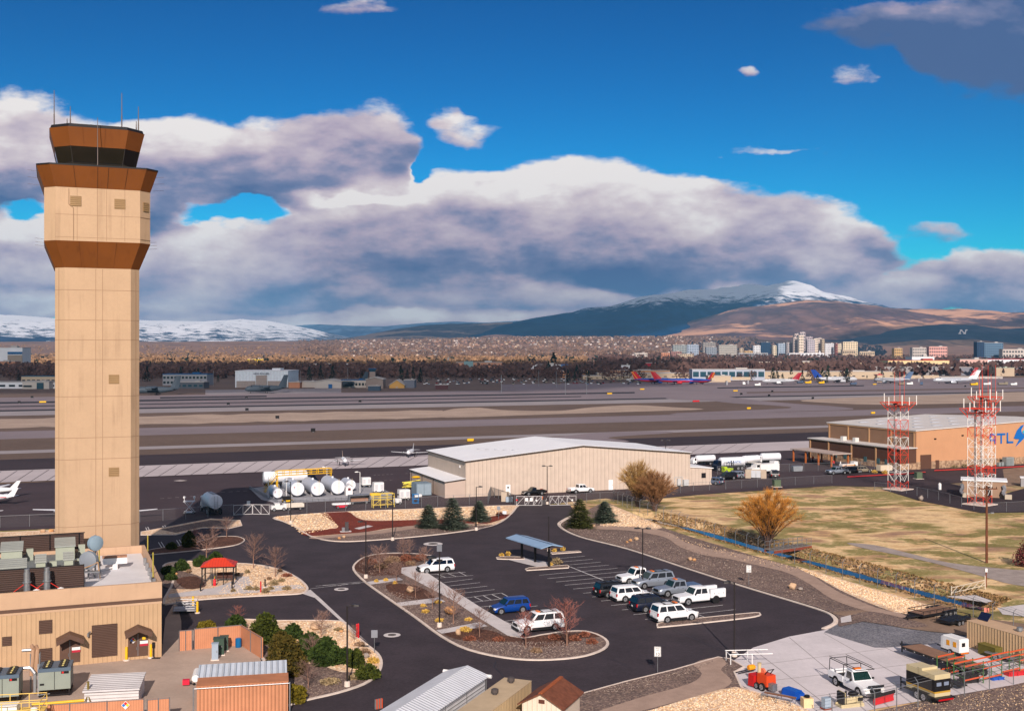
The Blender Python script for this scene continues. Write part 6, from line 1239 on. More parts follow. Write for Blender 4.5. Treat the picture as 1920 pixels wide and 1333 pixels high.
SH=[('juniper_shrub','tall pointed dark juniper beside the plank fence corner',497,1207,2.9,3.3,JUN,1),('juniper_shrub','largest bronze green juniper beside the tan corrugated store',537,1268,3.4,3.6,JUN2,1),('juniper_shrub','bronze tipped juniper between the two tallest junipers',527,1236,2.4,2.8,JUN2,1),
      ('mugo_pine','bright green pine right of the tall pointed juniper',548,1199,2.2,1.5,PINE,0),('mugo_pine','dark green pine mound in the middle of the shrub bed',612,1246,3.3,2.4,PINE,1),('mugo_pine','green pine mound left of the middle mound',580,1228,2.3,2.2,PINE,0),('mugo_pine','small dark pine behind the lamp post in the shrub bed',648,1245,1.7,1.4,PINE,0),('juniper_shrub','upright olive shrub right of the lamp post',668,1253,1.5,1.8,JUN,1),('juniper_shrub','spreading olive shrub near the kerb curve of the bed',690,1271,2.4,1.1,JUN,0),
      ('lime_shrub','round yellow green shrub nearest the bottom kerb',555,1318,1.7,1.7,LIME,0),('lime_shrub','small yellow green shrub beside the tan corrugated store',527,1287,1.2,1.1,LIME,0),('mugo_pine','round dark shrub with bare sapling above the fence corner',443,1180,2.2,1.5,PINE,0),('lime_shrub','low yellow green shrub behind the plank fence',388,1180,1.9,.8,LIME,0),
      ('mugo_pine','bright green shrub mass left of the red roofed gazebo',342,1070,2.0,1.5,PINE,0),('mugo_pine','dark green shrub further left near the white roof',316,1078,1.9,1.3,PINE,0),('mugo_pine','green shrub behind the gazebo on its left',378,1062,2.2,1.4,PINE,0),('mugo_pine','dark green shrub behind the gazebo roof peak',405,1056,2.0,1.6,PINE,0),('mugo_pine','low green shrub at the edge of the gravel left of gazebo',320,1088,1.6,.9,PINE,0),('mugo_pine','dark shrub at the visitors bays in the tower shadow',355,1026,2.2,2.4,JUN,1),('mugo_pine','low dark shrub beside the visitors bay stripes',322,1030,1.6,.9,JUN,0)]
for i,(nm,lab,px,py,w,h,m,tall)in enumerate(SH):shrub(nm,lab,px,py,w,h,m,100+i,tall=tall,group='evergreen shrubs in the beds')
DS=[(513,1098,1.2,.75,SAGE,'largest round sage mound in the gazebo rock bed'),(528,1092,.9,.5,SAGE,'sage mound behind the largest one in the gazebo bed'),(466,1107,1.1,.5,SAGE,'flat sage mound left of the red post'),(481,1108,.8,.5,SAGE,'sage mound touching the red post'),(498,1113,.95,.7,SAGE,'round sage mound right of the red post'),(508,1107,.8,.5,SAGE,'sage mound between the red post and the kerb corner'),(538,1107,1.0,.55,SAGE,'sage mound nearest the gazebo bed kerb corner'),(437,1111,.6,.4,SAGE,'small sage mound in front of the gazebo post'),(464,1076,.7,.45,SAGE,'small sage mound behind the gazebo path'),(445,1081,.7,.45,DRYS,'dark dry mound at the gazebo right corner'),(538,1082,1.4,.4,RUST,'reddish dry mound near the drive edge of gazebo bed'),(525,1073,.6,.4,DRYS,'little dry mound beside the second bare tree'),(505,1088,.6,.3,DRYS,'tiny dry mound left of the sage group'),(354,1075,.8,.4,DRYS,'dry brown mound right of the green shrubs'),
      (675,1212,1.0,.4,DRYS,'dry brown mound below the red posts'),(684,1228,1.1,.6,DRYS,'round dry mound by the sign post at the bed corner'),(700,1244,1.2,.5,GOLD,'yellowing leafy mound by the kerb corner'),(635,1184,.9,.3,SAGE,'low grey green mat near the big pale boulder'),(620,1282,2.0,.35,SAGE,'wide flat sage mat beside the lamp post base'),(665,1274,1.4,.35,SAGE,'flat olive mat under the lamp post right side'),
      (698,1058,1.6,.7,RUST,'rusty brush at the round tip of the car park island'),(735,1056,2.4,1.1,DRYS,'largest dry brush in the island tip'),(762,1052,2.2,.9,RUST,'rusty brush behind the leftmost island trees'),(790,1050,2.0,.8,RUST,'rusty brush left of the white SUV with roof box'),(715,1066,1.8,.6,DRYS,'dry brush in front of the island tip'),(770,1060,1.6,.6,DRYS,'dry brush beside the island walkway head'),
      (1040,1200,1.2,.6,RUST,'rusty mound below the white long SUV'),(1078,1202,1.1,.5,RUST,'rusty mound right of the reddish tree'),(1110,1208,1.2,.5,RUST,'rusty mound near the island right end'),(1096,1194,1.0,.5,RUST,'rusty mound at the kerb of the island right end'),(935,1203,1.2,.4,RUST,'flat rusty mound in the middle of the island south end'),(880,1202,1.3,.4,RUST,'flat rusty mound left in the island south end'),(1005,1224,1.2,.4,DRYS,'dry mound near the island south kerb'),(873,1185,1.2,.5,GOLD,'tan mound beside the pale boulder at the island south end'),
      (706,1093,.5,.35,GOLD,'golden tuft left one in the second island bed'),(724,1091,.5,.35,GOLD,'golden tuft beside the trunk in the second island bed'),(741,1096,.5,.35,GOLD,'golden tuft by the walkway head'),(794,1139,.6,.35,GOLD,'golden tuft at the third island bed left'),(798,1150,.8,.35,GOLD,'wider golden tuft in the third island bed'),(824,1167,.9,.35,GOLD,'golden tuft below the middle of the third bed'),(879,1165,.8,.3,GOLD,'golden tuft right in the third bed'),(822,1132,.8,.3,GOLD,'golden tuft at the top of the third bed'),
      (941,1044,.7,.5,GOLD,'golden tuft left on the shelter island'),(953,1042.5,.7,.55,GOLD,'golden tuft right on the shelter island'),(1040,1035.5,.7,.5,GOLD,'golden tuft on the small rear island'),(1056,1033,.75,.55,GOLD,'golden tuft right on the small rear island'),(1044,1058,1.6,.9,SAGE,'rounded tan shrub at the shelter right end'),(1032,1062,.7,.45,GOLD,'golden tuft in front of the shelter post'),(938,968,1.4,.75,mat('maroon_shrub',(84,38,34),.9,.2,3,c2=(104,52,46)),'maroon rounded shrub by the pale sign near the gate'),(905,975,1.6,.5,RUST,'rusty shrub under the right hand spruce')]
for i,(px,py,w,h,m,lab)in enumerate(DS):shrub('dry_shrub',lab,px,py,w,h,m,300+i,n=int(260*w),size=.14,group='dry shrubs and tufts in the beds')
TR=[(475,1066,4.3,2.0,TWIG,'bare tree left of the pair beside the drive'),(516,1083,3.7,2.0,TWIG,'bare tree right of the pair with yellow tag'),(425,1008,2.9,1.6,TWIG,'bare sapling at the tip of the upper left bed'),(387,1050,3.4,2.4,TWIG,'wide bare tree behind the gazebo'),(1063,1213,4.4,2.4,TWIGR,'reddest bare tree right of the white long SUV'),(986,1216,3.4,1.5,TWIGR,'bare sapling in front of the white long SUV bonnet'),(899,1196,2.7,1.5,TWIG,'bare sapling beside the walkway lower end'),(850,1171,3.6,1.9,TWIG,'bare tree in the third island bed right of the lamp'),(811,1143,3.0,1.5,TWIG,'bare tree left of the island lamp post'),(779,1122,2.9,1.4,TWIG,'bare tree beside the grey boulder in the island'),(744,1096,2.6,1.7,TWIG,'bare tree by the first cross path'),(712,1075,3.4,2.0,TWIG,'bare tree in the island tip left'),(756,1051,2.8,1.6,TWIG,'bare tree left of two in the island tip rear'),(767,1049,2.6,1.4,TWIG,'bare tree right of two in the island tip rear'),(602,1196,2.5,1.6,TWIG,'bare pale sapling behind the boulder in the shrub bed'),(586,1242,2.3,1.4,TWIG,'bare sapling between the pine mounds'),(578,1292,2.2,1.5,TWIG,'bare sapling with yellow tag in the dark gravel'),(446,1172,1.9,1.1,TWIGR,'small reddish sapling above the round dark shrub'),(664,1205,1.6,.8,TWIG,'thin sapling behind the lamp in the rock bed'),(690,1100-25,2.4,1.6,TWIG,'bare bushy tree at the left edge of island tip'),(796,1062,2.4,1.6,TWIG,'bare brushy tree left of the white SUV nose'),(366,1024,2.4,1.6,TWIGR,'bare bushy tree in the upper left mulch bed'),(400,1018,2.3,1.5,TWIG,'bare sapling in the upper left mulch bed')]
for i,(px,py,h,w,m,lab)in enumerate(TR):place_tree(i%4,lab,px,py,h,w,m,i)
# the two willows
def willow(seed,h,w,stems=38,twn=20,fan=1.0):
    r=random.Random(seed);T=MB();B=MB();Y=MB()
    for i in range(stems):
        a=2.399*i;sp=fan*math.sqrt((i+.5)/stems);d=Vector((math.cos(a)*sp*w/2,math.sin(a)*sp*w/2,h*(1-.38*sp*sp)*r.uniform(.86,1.02)));base=Vector((math.cos(a)*.3,math.sin(a)*.3,-.05));q=base
        for s in range(5):
            f=(s+1)/5;e=Vector((d.x*f**1.15,d.y*f**1.15,d.z*(1-(1-f)**1.45)))+Vector((r.gauss(0,.12),r.gauss(0,.12),0))*(1 if s<4 else.3);(T if s<3 else B).tube(q,e,.11*(1-f*.8)+.02,.11*(1-(f+.16)*.8)+.012,n=4,caps=False)
            if s>0:
                for j in range(twn if s>1 else 5):
                    p=q.lerp(e,r.random());dd=(Vector((p.x*.8,p.y*.8,h*.25)).normalized()+Vector((r.gauss(0,.45),r.gauss(0,.45),r.gauss(.25,.4)))).normalized();ln=r.uniform(.6,1.4)*h/9;p2=p+dd*ln;B.tube(p,p2,.02,.012,n=3,caps=False)
                    for k in range(4):g=p.lerp(p2,r.uniform(.3,1));d3=(dd+Vector((r.gauss(0,.5),r.gauss(0,.5),r.gauss(.1,.4)))).normalized();Y.tube(g,g+d3*ln*r.uniform(.35,.8),.014,.006,n=3,caps=False)
            q=e
    return T,B,Y
for px,py,h,w,seed,lab,m1,m2,sc_ in((1440,1026,8.3,9.4,5,'wide orange twigged willow beside the footbridge',WILLB,WILLT,1),(1196,950,8.2,7.6,6,'tall bare willow with yellow olive tips before the cream hangar',WILLB,WILLY,1),(1228,958,7.2,7.4,8,'darker bare willow overlapping the yellow olive one',WILLB,mat('brown_twig',(166,124,86),.9,.12,2,spec=.1),1)):
    T,B,Y=willow(seed,h,w);p=G(px,py);o=thing('willow_tree',lab,'tree',(p.x,p.y,.0),seed,'bare willows along the creek');T.build('trunk',BARKD,o);B.build('branches',m1,o);Y.build('crown',m2,o)
shrub('red_shrub','dark red bare shrub cut by the right edge of the field',1925,1062,3.2,3.6,mat('dark_red_twig',(92,44,44),.9,.2,2,c2=(116,60,56)),900,n=1500,size=.2)
for i,(px,py,w,lab)in enumerate(((1596,886,1.6,'golden tuft left by the annex planter'),(1660,889,1.4,'golden tuft beside the beige trailer'),(1640,887,1.2,'golden tuft middle of the annex planter'),(1790,878,1.6,'olive tuft left at the foot of the peach wall'),(1808,876,1.3,'olive tuft second at the foot of the peach wall'),(1822,876,1.2,'olive tuft right at the foot of the peach wall'))):shrub('dry_shrub',lab,px,py,w,.8,GOLD if i<3 else SAGE,950+i,n=260,size=.2,group='tufts by the right hand hangar')
# boulders
ROCK=mat('boulder_tan',(186,148,116),.9,.15,1.5,spec=.15,bump=.5,bscale=6,obj=True,c2=(206,176,144));ROCKO=mat('boulder_orange',(196,140,92),.9,.15,1.5,spec=.15,bump=.5,bscale=6,obj=True,c2=(212,166,120));ROCKG=mat('boulder_grey',(150,138,130),.9,.15,1.5,spec=.15,bump=.5,bscale=6,obj=True)
BO=[(769,1112,.95,.75,ROCK,'big two toned boulder in the second island bed'),(844,1152,1.5,.8,ROCKO,'largest orange tan boulder in the third island bed'),(859,1192,.62,.62,ROCK,'pale boulder at the island south end'),(591,1182,1.4,.75,ROCK,'wide pale boulder at the head of the shrub bed'),(500,1068,.65,.42,ROCKG,'flat grey boulder between the pair of bare trees'),(636,1012,.55,.35,ROCKO,'orange stone left in the red mulch bed edge'),(645,1010,.6,.45,ROCK,'pale stone right in the red mulch bed edge'),(893,978+6,.8,.4,ROCK,'pale flat boulder under the right spruce'),(1294,1052,.8,.5,ROCK,'left pale stone of the pair up the gravel bank'),(1302,1053,.55,.38,ROCKO,'right orange stone of the pair up the gravel bank'),(1182,1016,.65,.4,ROCKO,'orange stone of the group at the bank top'),(1193,1014,.75,.5,ROCK,'pale stone of the group at the bank top'),(1176,1019,.45,.3,ROCKO,'small stone of the group at the bank top'),(1486,1106,1.0,.8,ROCK,'tall pale stone of the pair on the lower bank'),(1501,1108,.75,.4,ROCKG,'flat grey stone of the pair on the lower bank'),(1113,988,.7,.35,ROCK,'pale boulder in front of the greyer spruce'),(687,1235,.7,.45,ROCKG,'grey boulder by the kerb corner of the shrub bed'),(1727,925+14,1.0,1.0,ROCKG,'standing brown boulder at the field edge'),(640,1187,.5,.25,ROCKO,'low orange stone right of the wide pale boulder'),(331,1079,.3,.3,ROCKO,'small orange stone among the left green shrubs'),(96,998,1.0,.45,ROCKO,'brown boulder left of the tower foot'),(80,999,1.0,.5,ROCK,'pale brown boulder beyond the rooftop screen')]
for i,(px,py,w,h,m,lab)in enumerate(BO):
    p=G(px,py);b=MB();b.ball((0,0,h*.45),(w/2,w/2*.85,h*.55),700+i,.17,10,7);o=b.build('boulder',m,None,True,(p.x,p.y,.13),i*1.7);tag(o,lab,'boulder','landscape boulders')
# loose stones in the beds: countless, one object per bed
def stones(name,poly_px,n,size,m,seed,z=.14):
    P=[G(*a)for a in poly_px];r=random.Random(seed);b=MB();x0,x1=min(p.x for p in P),max(p.x for p in P);y0,y1=min(p.y for p in P),max(p.y for p in P);k=0
    def inside(x,y):
        c=False
        for i in range(len(P)):
            a,e=P[i-1],P[i]
            if(a.y>y)!=(e.y>y)and x<(e.x-a.x)*(y-a.y)/(e.y-a.y)+a.x:c=not c
        return c
    while k<n:
        x,y=r.uniform(x0,x1),r.uniform(y0,y1)
        if not inside(x,y):k+=.12;continue
        s=size*.68*r.uniform(.5,1.5);a=r.uniform(0,6.28);c_,s_=math.cos(a)*s,math.sin(a)*s;h=s*r.uniform(.5,.9);mi=r.randrange(len(m))
        b.add([(x+c_,y+s_,z),(x-s_*.8,y+c_*.8,z),(x-c_,y-s_,z),(x+s_*.8,y-c_*.8,z),(x+c_*.3,y+s_*.3,z+h),(x-c_*.4+s_*.2,y-s_*.4,z+h*.85)],[(0,1,4),(1,5,4),(1,2,5),(2,3,5),(3,4,5),(3,0,4)],mi);k+=.7
    o=b.build(name,m);o['kind']='stuff';return o
RT=[mat('stone_%s'%n,c,.9,.1,3,spec=.1)for n,c in(('buff',(220,186,146)),('cream',(236,214,184)),('ochre',(198,156,114)),('pale',(226,198,162)))]
CT=[mat('stone_%s'%n,c,.9,.1,3,spec=.1)for n,c in(('plum',(104,88,86)),('umber',(84,72,70)),('mauve',(126,108,102)),('ash',(158,142,130)))]
stones('loose_rocks',[(513,970),(612,962),(636,990),(566,1003),(548,988)],900,.16,RT,1);stones('loose_rocks',[(655,961),(760,957),(940,950),(955,960),(880,972),(740,976),(680,974)],1500,.17,RT,2)
stones('loose_rocks',[(385,1066),(480,1062),(556,1086),(576,1104),(480,1118),(400,1118),(440,1090)],1500,.11,RT,3);stones('loose_rocks',[(540,1168),(640,1168),(690,1210),(714,1245),(690,1262),(600,1250),(545,1240)],1700,.11,RT,4)
stones('loose_rocks',[(1490,1064),(1640,1108),(1785,1152),(1715,1160),(1590,1112)],2600,.13,RT,5);stones('loose_rocks',[(1200,1340),(1290,1314),(1380,1292),(1480,1320),(1540,1345)],1500,.10,RT,6,.15);stones('loose_rocks',[(1140,950),(1200,972),(1240,990),(1130,989)],700,.15,RT,7)
stones('loose_cobbles',[(1060,990),(1120,995),(1240,1015),(1380,1055),(1480,1090),(1560,1140),(1480,1120),(1300,1065),(1160,1022)],2600,.11,CT,8);stones('loose_cobbles',[(860,1200),(960,1205),(1060,1205),(1130,1205),(1080,1232),(1000,1238),(920,1228)],2200,.08,CT,9);stones('loose_cobbles',[(700,1098),(770,1120),(800,1130),(860,1170),(830,1190),(760,1148)],1800,.08,CT,10)
stones('loose_cobbles',[(500,1210),(560,1260),(690,1270),(640,1295),(525,1325)],1800,.07,CT,11);stones('loose_cobbles',[(1100,1300),(1290,1256),(1340,1240),(1300,1262),(1180,1300)],1600,.08,CT,12,.15);stones('loose_cobbles',[(1580,1350),(1760,1312),(1920,1285),(1940,1340)],1500,.08,CT+RT[:1],13,.1);stones('loose_cobbles',[(1240,1000),(1400,1042),(1500,1068),(1480,1072),(1330,1035)],1000,.12,CT+RT[:1],14)
stones('loose_cobbles',[(670,1060),(720,1042),(790,1044),(750,1080),(690,1085)],700,.08,CT,15);stones('loose_cobbles',[(650,1014),(780,996),(930,982),(860,997)],900,.11,CT,16)

def bank_grass():
    q=random.Random(77);b=MB()
    for i in range(4200):
        k=q.randrange(len(DITCH)-1);f=q.random();(ax,ay),(bx,by)=DITCH[k],DITCH[k+1];L=math.hypot(bx-ax,by-ay);nx,ny=-(by-ay)/L,(bx-ax)/L;s=q.choice((1,1,1,-1));o_=q.uniform(1.2,4.6)*s;x,y=ax+(bx-ax)*f+nx*o_,ay+(by-ay)*f+ny*o_;z=-1.15*(1-sm(1.1,4.2,abs(o_)))
        for j in range(2):a=q.uniform(0,6.28);h=q.uniform(.08,.28);c_,s_=math.cos(a)*.16,math.sin(a)*.16;b.add([(x-c_,y-s_,z-.05),(x+c_,y+s_,z-.05),(x+c_*.8+q.gauss(0,.1),y+s_,z+h),(x-c_*.7,y-s_+q.gauss(0,.1),z+h*.8)],[(0,1,2,3)],q.randrange(3))
    o=b.build('bank_grass',[mat('reed_brown',(142,112,78),.95,.2,1,spec=.05),mat('reed_tan',(158,126,88),.95,.2,1,spec=.05),mat('reed_olive',(126,106,68),.95,.2,1,spec=.05)]);o['kind']='stuff'
bank_grass()
# ---------------------------------------------------------------- fuel farm and ramp equipment
TANKW=mat('tank_white',(224,226,232),.4,.04,.6,spec=.4,obj=True)
LREDM=mat('label_red',(206,60,64),.6,0);LBLU=mat('label_blue',(40,110,180),.6,0)
def fuel_tank(label,px,py,r,L):
    p=G(px,py);o=thing('fuel_tank',label,'fuel tank',(p.x,p.y,.35),RZ,'white horizontal fuel tanks')
    b=MB();b.lathe([(r*.9,0),(r,.12),(r,L-.12),(r*.9,L)],26,(0,0,r),'y');b.build('shell',mat('tank_body_shade_tint',(176,182,194),.4,.04,.6,spec=.4,obj=True),o,True)  # shell coloured grey-blue to imitate its sky-lit shade against the white ends
    b=MB();b.lathe([(r*.93,-.03),(r*.93,.05)],26,(0,0,r),'y');b.build('tank_end',TANKW,o)
    for y in(L*.2,L*.8):b=MB();b.box(0,y,-.3,r*1.5,.35,r*.5);b.build('saddle',mat('saddle_grey',(150,148,150),.7,0),o)
    b=MB();[b.tube((x,-.06,.2),(x,-.06,2*r+.3),.025,n=4)for x in(.0,.32)];[b.tube((0,-.06,.3+.28*i),(.32,-.06,.3+.28*i),.018,n=4)for i in range(int(2*r/.28))];b.build('ladder',mat('ladder_cream',(206,186,150),.6,0),o)
    for x,z,s,m in((-r*.45,r*1.25,.3,LREDM),(-r*.45,r*1.05,.3,LREDM),(r*.55,r*1.3,.16,LREDM),(r*.78,r*1.1,.14,LREDM),(r*.5,r*.7,.16,mat('label_yellow',(216,200,130),.6,0))):b=MB();b.box(x,-.02,z,s,.02,s*.5);b.build('label_plate',m,o)
    b=MB();b.lathe([(.22,0),(.22,.3),(.1,.36)],10,(0,L*.5,2*r-.03));b.build('hatch',TANKW,o);return o
sheet('concrete_pad',[(468,916),(500,912),(690,905),(735,925),(735,934),(520,944),(490,937)],.06,mat('pad_blue_grey',(150,150,156),.85,.08,.3))
b=MB();P=[G(468,917),G(520,944),G(735,934)]
for a,c in zip(P,P[1:]):d_=c-a;n=int(d_.length/1.1);[b.tube(a.lerp(c,i/n),a.lerp(c,i/n)+Vector((0,0,.7)),.07,n=5)for i in range(n+1)];b.tube(a+Vector((0,0,.6)),c+Vector((0,0,.6)),.08,n=5)
o=b.build('guard_rail',STEEL);tag(o,'low grey guard rail round the fuel tank pad','railing')
fuel_tank('smallest white fuel tank at the left of the row',521,937,1.0,6.5)
fuel_tank('white fuel tank second from the left behind the white pole',558,933,1.42,9.5)
fuel_tank('white fuel tank in the middle of the row',596,932.5,1.42,9.8)
fuel_tank('white fuel tank at the right end of the three big ones',634,929.5,1.45,10)
fuel_tank('short white tank with piping right of the big ones',658,922,1.1,5)
p=G(655,929);o=thing('pump_shed','tiny white gabled pump house before the short tank','shed',(p.x,p.y,.06),RZ);b=MB();b.xprism([(-.7,0),(.7,0),(.7,1.7),(0,2.2),(-.7,1.7)],0,1.2);b.build('wall',WHITE,o);b=MB();b.xprism([(-.85,1.66),(0,2.28),(.85,1.66),(.85,1.74),(0,2.38),(-.85,1.74)],-.12,1.3);b.build('roof',mat('roof_lightgrey',(190,190,194),.6,0),o);b=MB();b.box(0,-.02,1.0,.55,.03,.5);b.build('window',mat('pane_maroon',(110,36,44),.4,0),o)
# yellow catwalk over the tanks
a,c=G(520,923),G(622,916.5);d_=c-a;o=thing('catwalk','yellow railed catwalk over the white fuel tanks','catwalk',(a.x,a.y,0),math.atan2(d_.y,d_.x));L=d_.length;z0=3.4
b=MB();b.box(L/2,.5,z0,L,1.0,.1);b.build('deck',YEL,o)
b=MB()
for y in(0,1):[b.tube((0,y,z0+z),(L,y,z0+z),.07,n=4)for z in(.55,1.1)];[b.tube((L*i/8,y,z0),(L*i/8,y,z0+1.1),.07,n=4)for i in range(9)]
b.build('rail',YEL,o);b=MB();[b.tube((x,y,0),(x,y,z0),.1,n=5)for x in(.1,L-.1)for y in(.1,.9)];b.build('leg',YEL,o)
b=MB();[b.tube((0,y,z0),(-2.6,y,.1),.08,n=4)for y in(.05,.95)];[b.box(-2.6+2.6*i/9,.5,.1+(z0-.1)*i/9,.28,.85,.04)for i in range(1,9)];[b.tube((-2.6+2.6*t,y,.1+z0*t),(-2.6+2.6*t,y,1.1+z0*t),.05,n=4)for t in(0,.5,1)for y in(.05,.95)];[b.tube((0,y,z0+1.05),(-2.6,y,1.1),.05,n=4)for y in(.05,.95)];b.build('stair',YEL,o)
def tanker(label,px,py,heading,L=9,r=1.15,cab=PW,txt=None,group='tanker trucks',z=.06):
    p=G(px,py);o=thing('tanker_truck',label,'tanker truck',(p.x,p.y,z),heading,group)
    b=MB();k=r/1.15;b.lathe([(r*.55,-L/2),(r*.95,-L/2+.15),(r,-L/2+.4),(r,L*.26),(r*.9,L*.29),(r*.5,L*.31)],20,(0,0,1.0*k+r),'x');b.build('tank',TANKW,o,True)
    b=MB();b.loft([[(x,-r*.95*q,.6),(x,r*.95*q,.6),(x,r*.95*q,h),(x,r*.8*q,h+.12),(x,-r*.8*q,h+.12),(x,-r*.95*q,h)]for x,q,h in((L*.33,1,2.5*k),(L*.42,1,2.5*k),(L*.46,1,1.6),(L*.5,.95,1.3))]);b.build('cab',cab,o)
    b=MB();[b.box(L*.39,s*r*.96,1.65*k,L*.06,.03,.65)for s in(-1,1)];b.add([(L*.425,-r*.8,2.45*k),(L*.425,r*.8,2.45*k),(L*.463,r*.85,1.68),(L*.463,-r*.85,1.68)],[(3,2,1,0)]);b.xf(Matrix.Translation((.012,0,0)));b.build('window',GLASS,o)
    b=MB();b.box(0,0,.55,L*.95,r*1.0,.4);[b.box(x,s*r*.8,.55,L*.2,.2,.5)for x in(-.3,L*.12)for s in(-1,1)];b.build('chassis',TRIMB,o)
    for x in(L*.4,-L*.25,-L*.38):
        for s in(-1,1):wheel(o,x,s*r*.85,.5*k,.3)
    b=MB();[b.tube((-L/2-.06,y,.7),(-L/2-.06,y,2*r+.9),.03,n=4)for y in(-.3,.3)];[b.tube((-L/2-.06,-.3,.9+i*.3),(-L/2-.06,.3,.9+i*.3),.02,n=4)for i in range(6)];b.box(-L*.1,0,2*r+1.0*k-.02,L*.5,.6,.1);b.build('ladder',STEEL,o)
    if txt:
        for s,rot in((-1,(PI/2,0,0)),(1,(PI/2,0,PI))):text(o,txt,.85,(-L*.12,s*(r+.0),r+.7),rot,LBLU,ext=.03,align='CENTER')
    return o
tanker('white and blue fuel truck behind the yellow catwalk on the ramp',545,913,RZ,12,1.25,PNAVY)
tanker('blue tinted refuelling tanker seen from behind by the left ramp',396,962,RZ+PI/2+.1,7.5,1.3)
tanker('small white tanker beyond the hangar annex',1318,872,A_mV,7,.9)
tanker('white fuel tanker with blue lettering and dark blue cab',1366,882,A_mV,8.6,1.15,PNAVY,'ATLANTIC')
tanker('white tanker behind the lettered one',1404,875,A_mV+.2,7,1.0)
tanker('white tanker farthest back in the tanker group',1440,870,A_mV-.1,7,1.0)
p=G(1432,888);o=thing('service_truck','white boxy service truck with lift arms by the tankers','truck',(p.x,p.y,.06),A_mV);b=MB();b.box(-1.0,0,.7,5.5,2.3,1.7);b.box(-3.0,0,2.4,1.2,2.0,.6);b.build('body',WHITE,o);b=MB();b.loft([[(x,-1.1,.6),(x,1.1,.6),(x,1.1,h),(x,-1.1,h)]for x,h in((1.9,2.5),(2.7,2.5),(3.0,1.6),(4.2,1.45))]);b.build('cab',WHITE,o);b=MB();b.tube((.5,0,2.4),(4.8,0,3.0),.18);b.tube((4.8,0,3.0),(1.0,.3,3.4),.14);b.build('lift_arm',mat('arm_grey',(176,172,168),.6,.1,2),o);[wheel(o,x,s*1.0,.5,.3)for x in(3.2,-1.5,-2.7)for s in(-1,1)];b=MB();[b.box(2.3,s*1.11,1.7,.8,.03,.6)for s in(-1,1)];b.build('window',GLASS,o)
p=G(1366,887);o=thing('forklift','lime yellow forklift parked before the lettered tanker','forklift',(p.x,p.y,.06),A_V);LM=mat('lime_paint',(178,206,30),.45,0);b=MB();b.box(-.3,0,.3,2.4,1.4,.9);b.box(-1.2,0,1.2,.8,1.3,.4);b.build('body',LM,o);b=MB();[b.tube((x,y,1.2),(x,y,2.5),.06,n=4)for x in(-.9,.6)for y in(-.6,.6)];b.box(-.15,0,2.5,1.7,1.4,.08);[b.tube((1.1,y,.1),(1.1,y,3.0),.1,n=4)for y in(-.4,.4)];b.box(1.6,0,.1,1.0,.9,.08);b.build('mast',BLACK,o);[wheel(o,x,s*.65,.42,.26)for x in(.6,-1.0)for s in(-1,1)]
p=G(1417,897);o=thing('concrete_enclosure','low tan block enclosure with pale metal gates left of the black SUV','enclosure',(p.x,p.y,.05),-.25);b=MB();b.box(0,1.6,0,4.6,.25,1.9);[b.box(x,.8,0,.25,1.6,1.9)for x in(-2.3,2.3)];[b.box(x,0,0,1.2,.25,1.9)for x in(-1.7,1.8)];b.build('wall',mat('block_tan',(182,166,148),.85,.08,1),o);b=MB();[b.box(x,-.05,.15,1.05,.08,1.7)for x in(-.52,.6)];b.build('gate',mat('gate_pale',(190,192,196),.5,0),o)
p=G(1494,884);o=thing('skip_bin','grey skip bin standing on the ramp left of the carport','bin',(p.x,p.y,.05),.2);b=MB();b.box(0,0,.1,2.3,1.4,1.2,0,0,1.12,1.12);b.build('bin',mat('bin_grey',(136,140,146),.6,.08,1),o);b=MB();b.box(0,0,1.3,2.6,1.6,.1);b.build('rim',STEEL,o)
p=G(1658,886);o=thing('utility_trailer','beige box generator trailer behind the left radio mast','trailer',(p.x,p.y,.05),A_V);b=MB();b.box(0,0,.5,3.6,1.6,1.3);b.build('box',mat('box_beige',(208,192,168),.6,.04,1),o);b=MB();b.box(0,0,.35,4.2,1.2,.15);b.build('chassis',BLACK,o);[wheel(o,-.3,s*.8,.35,.2)for s in(-1,1)]
p=G(1592,876);o=thing('ramp_buggy','white ramp cart with orange stripe under the timber carport','cart',(p.x,p.y,.05),A_V);b=MB();b.box(-.6,0,.35,4.0,1.4,.5);b.box(1.6,0,.35,1.2,1.4,1.1);b.build('body',WHITE,o);b=MB();b.box(-.6,-.71,.45,3.9,.03,.2);b.build('stripe',mat('stripe_orange',(222,140,40),.5,0),o);[wheel(o,x,s*.7,.3,.2)for x in(1.4,-1.7)for s in(-1,1)]
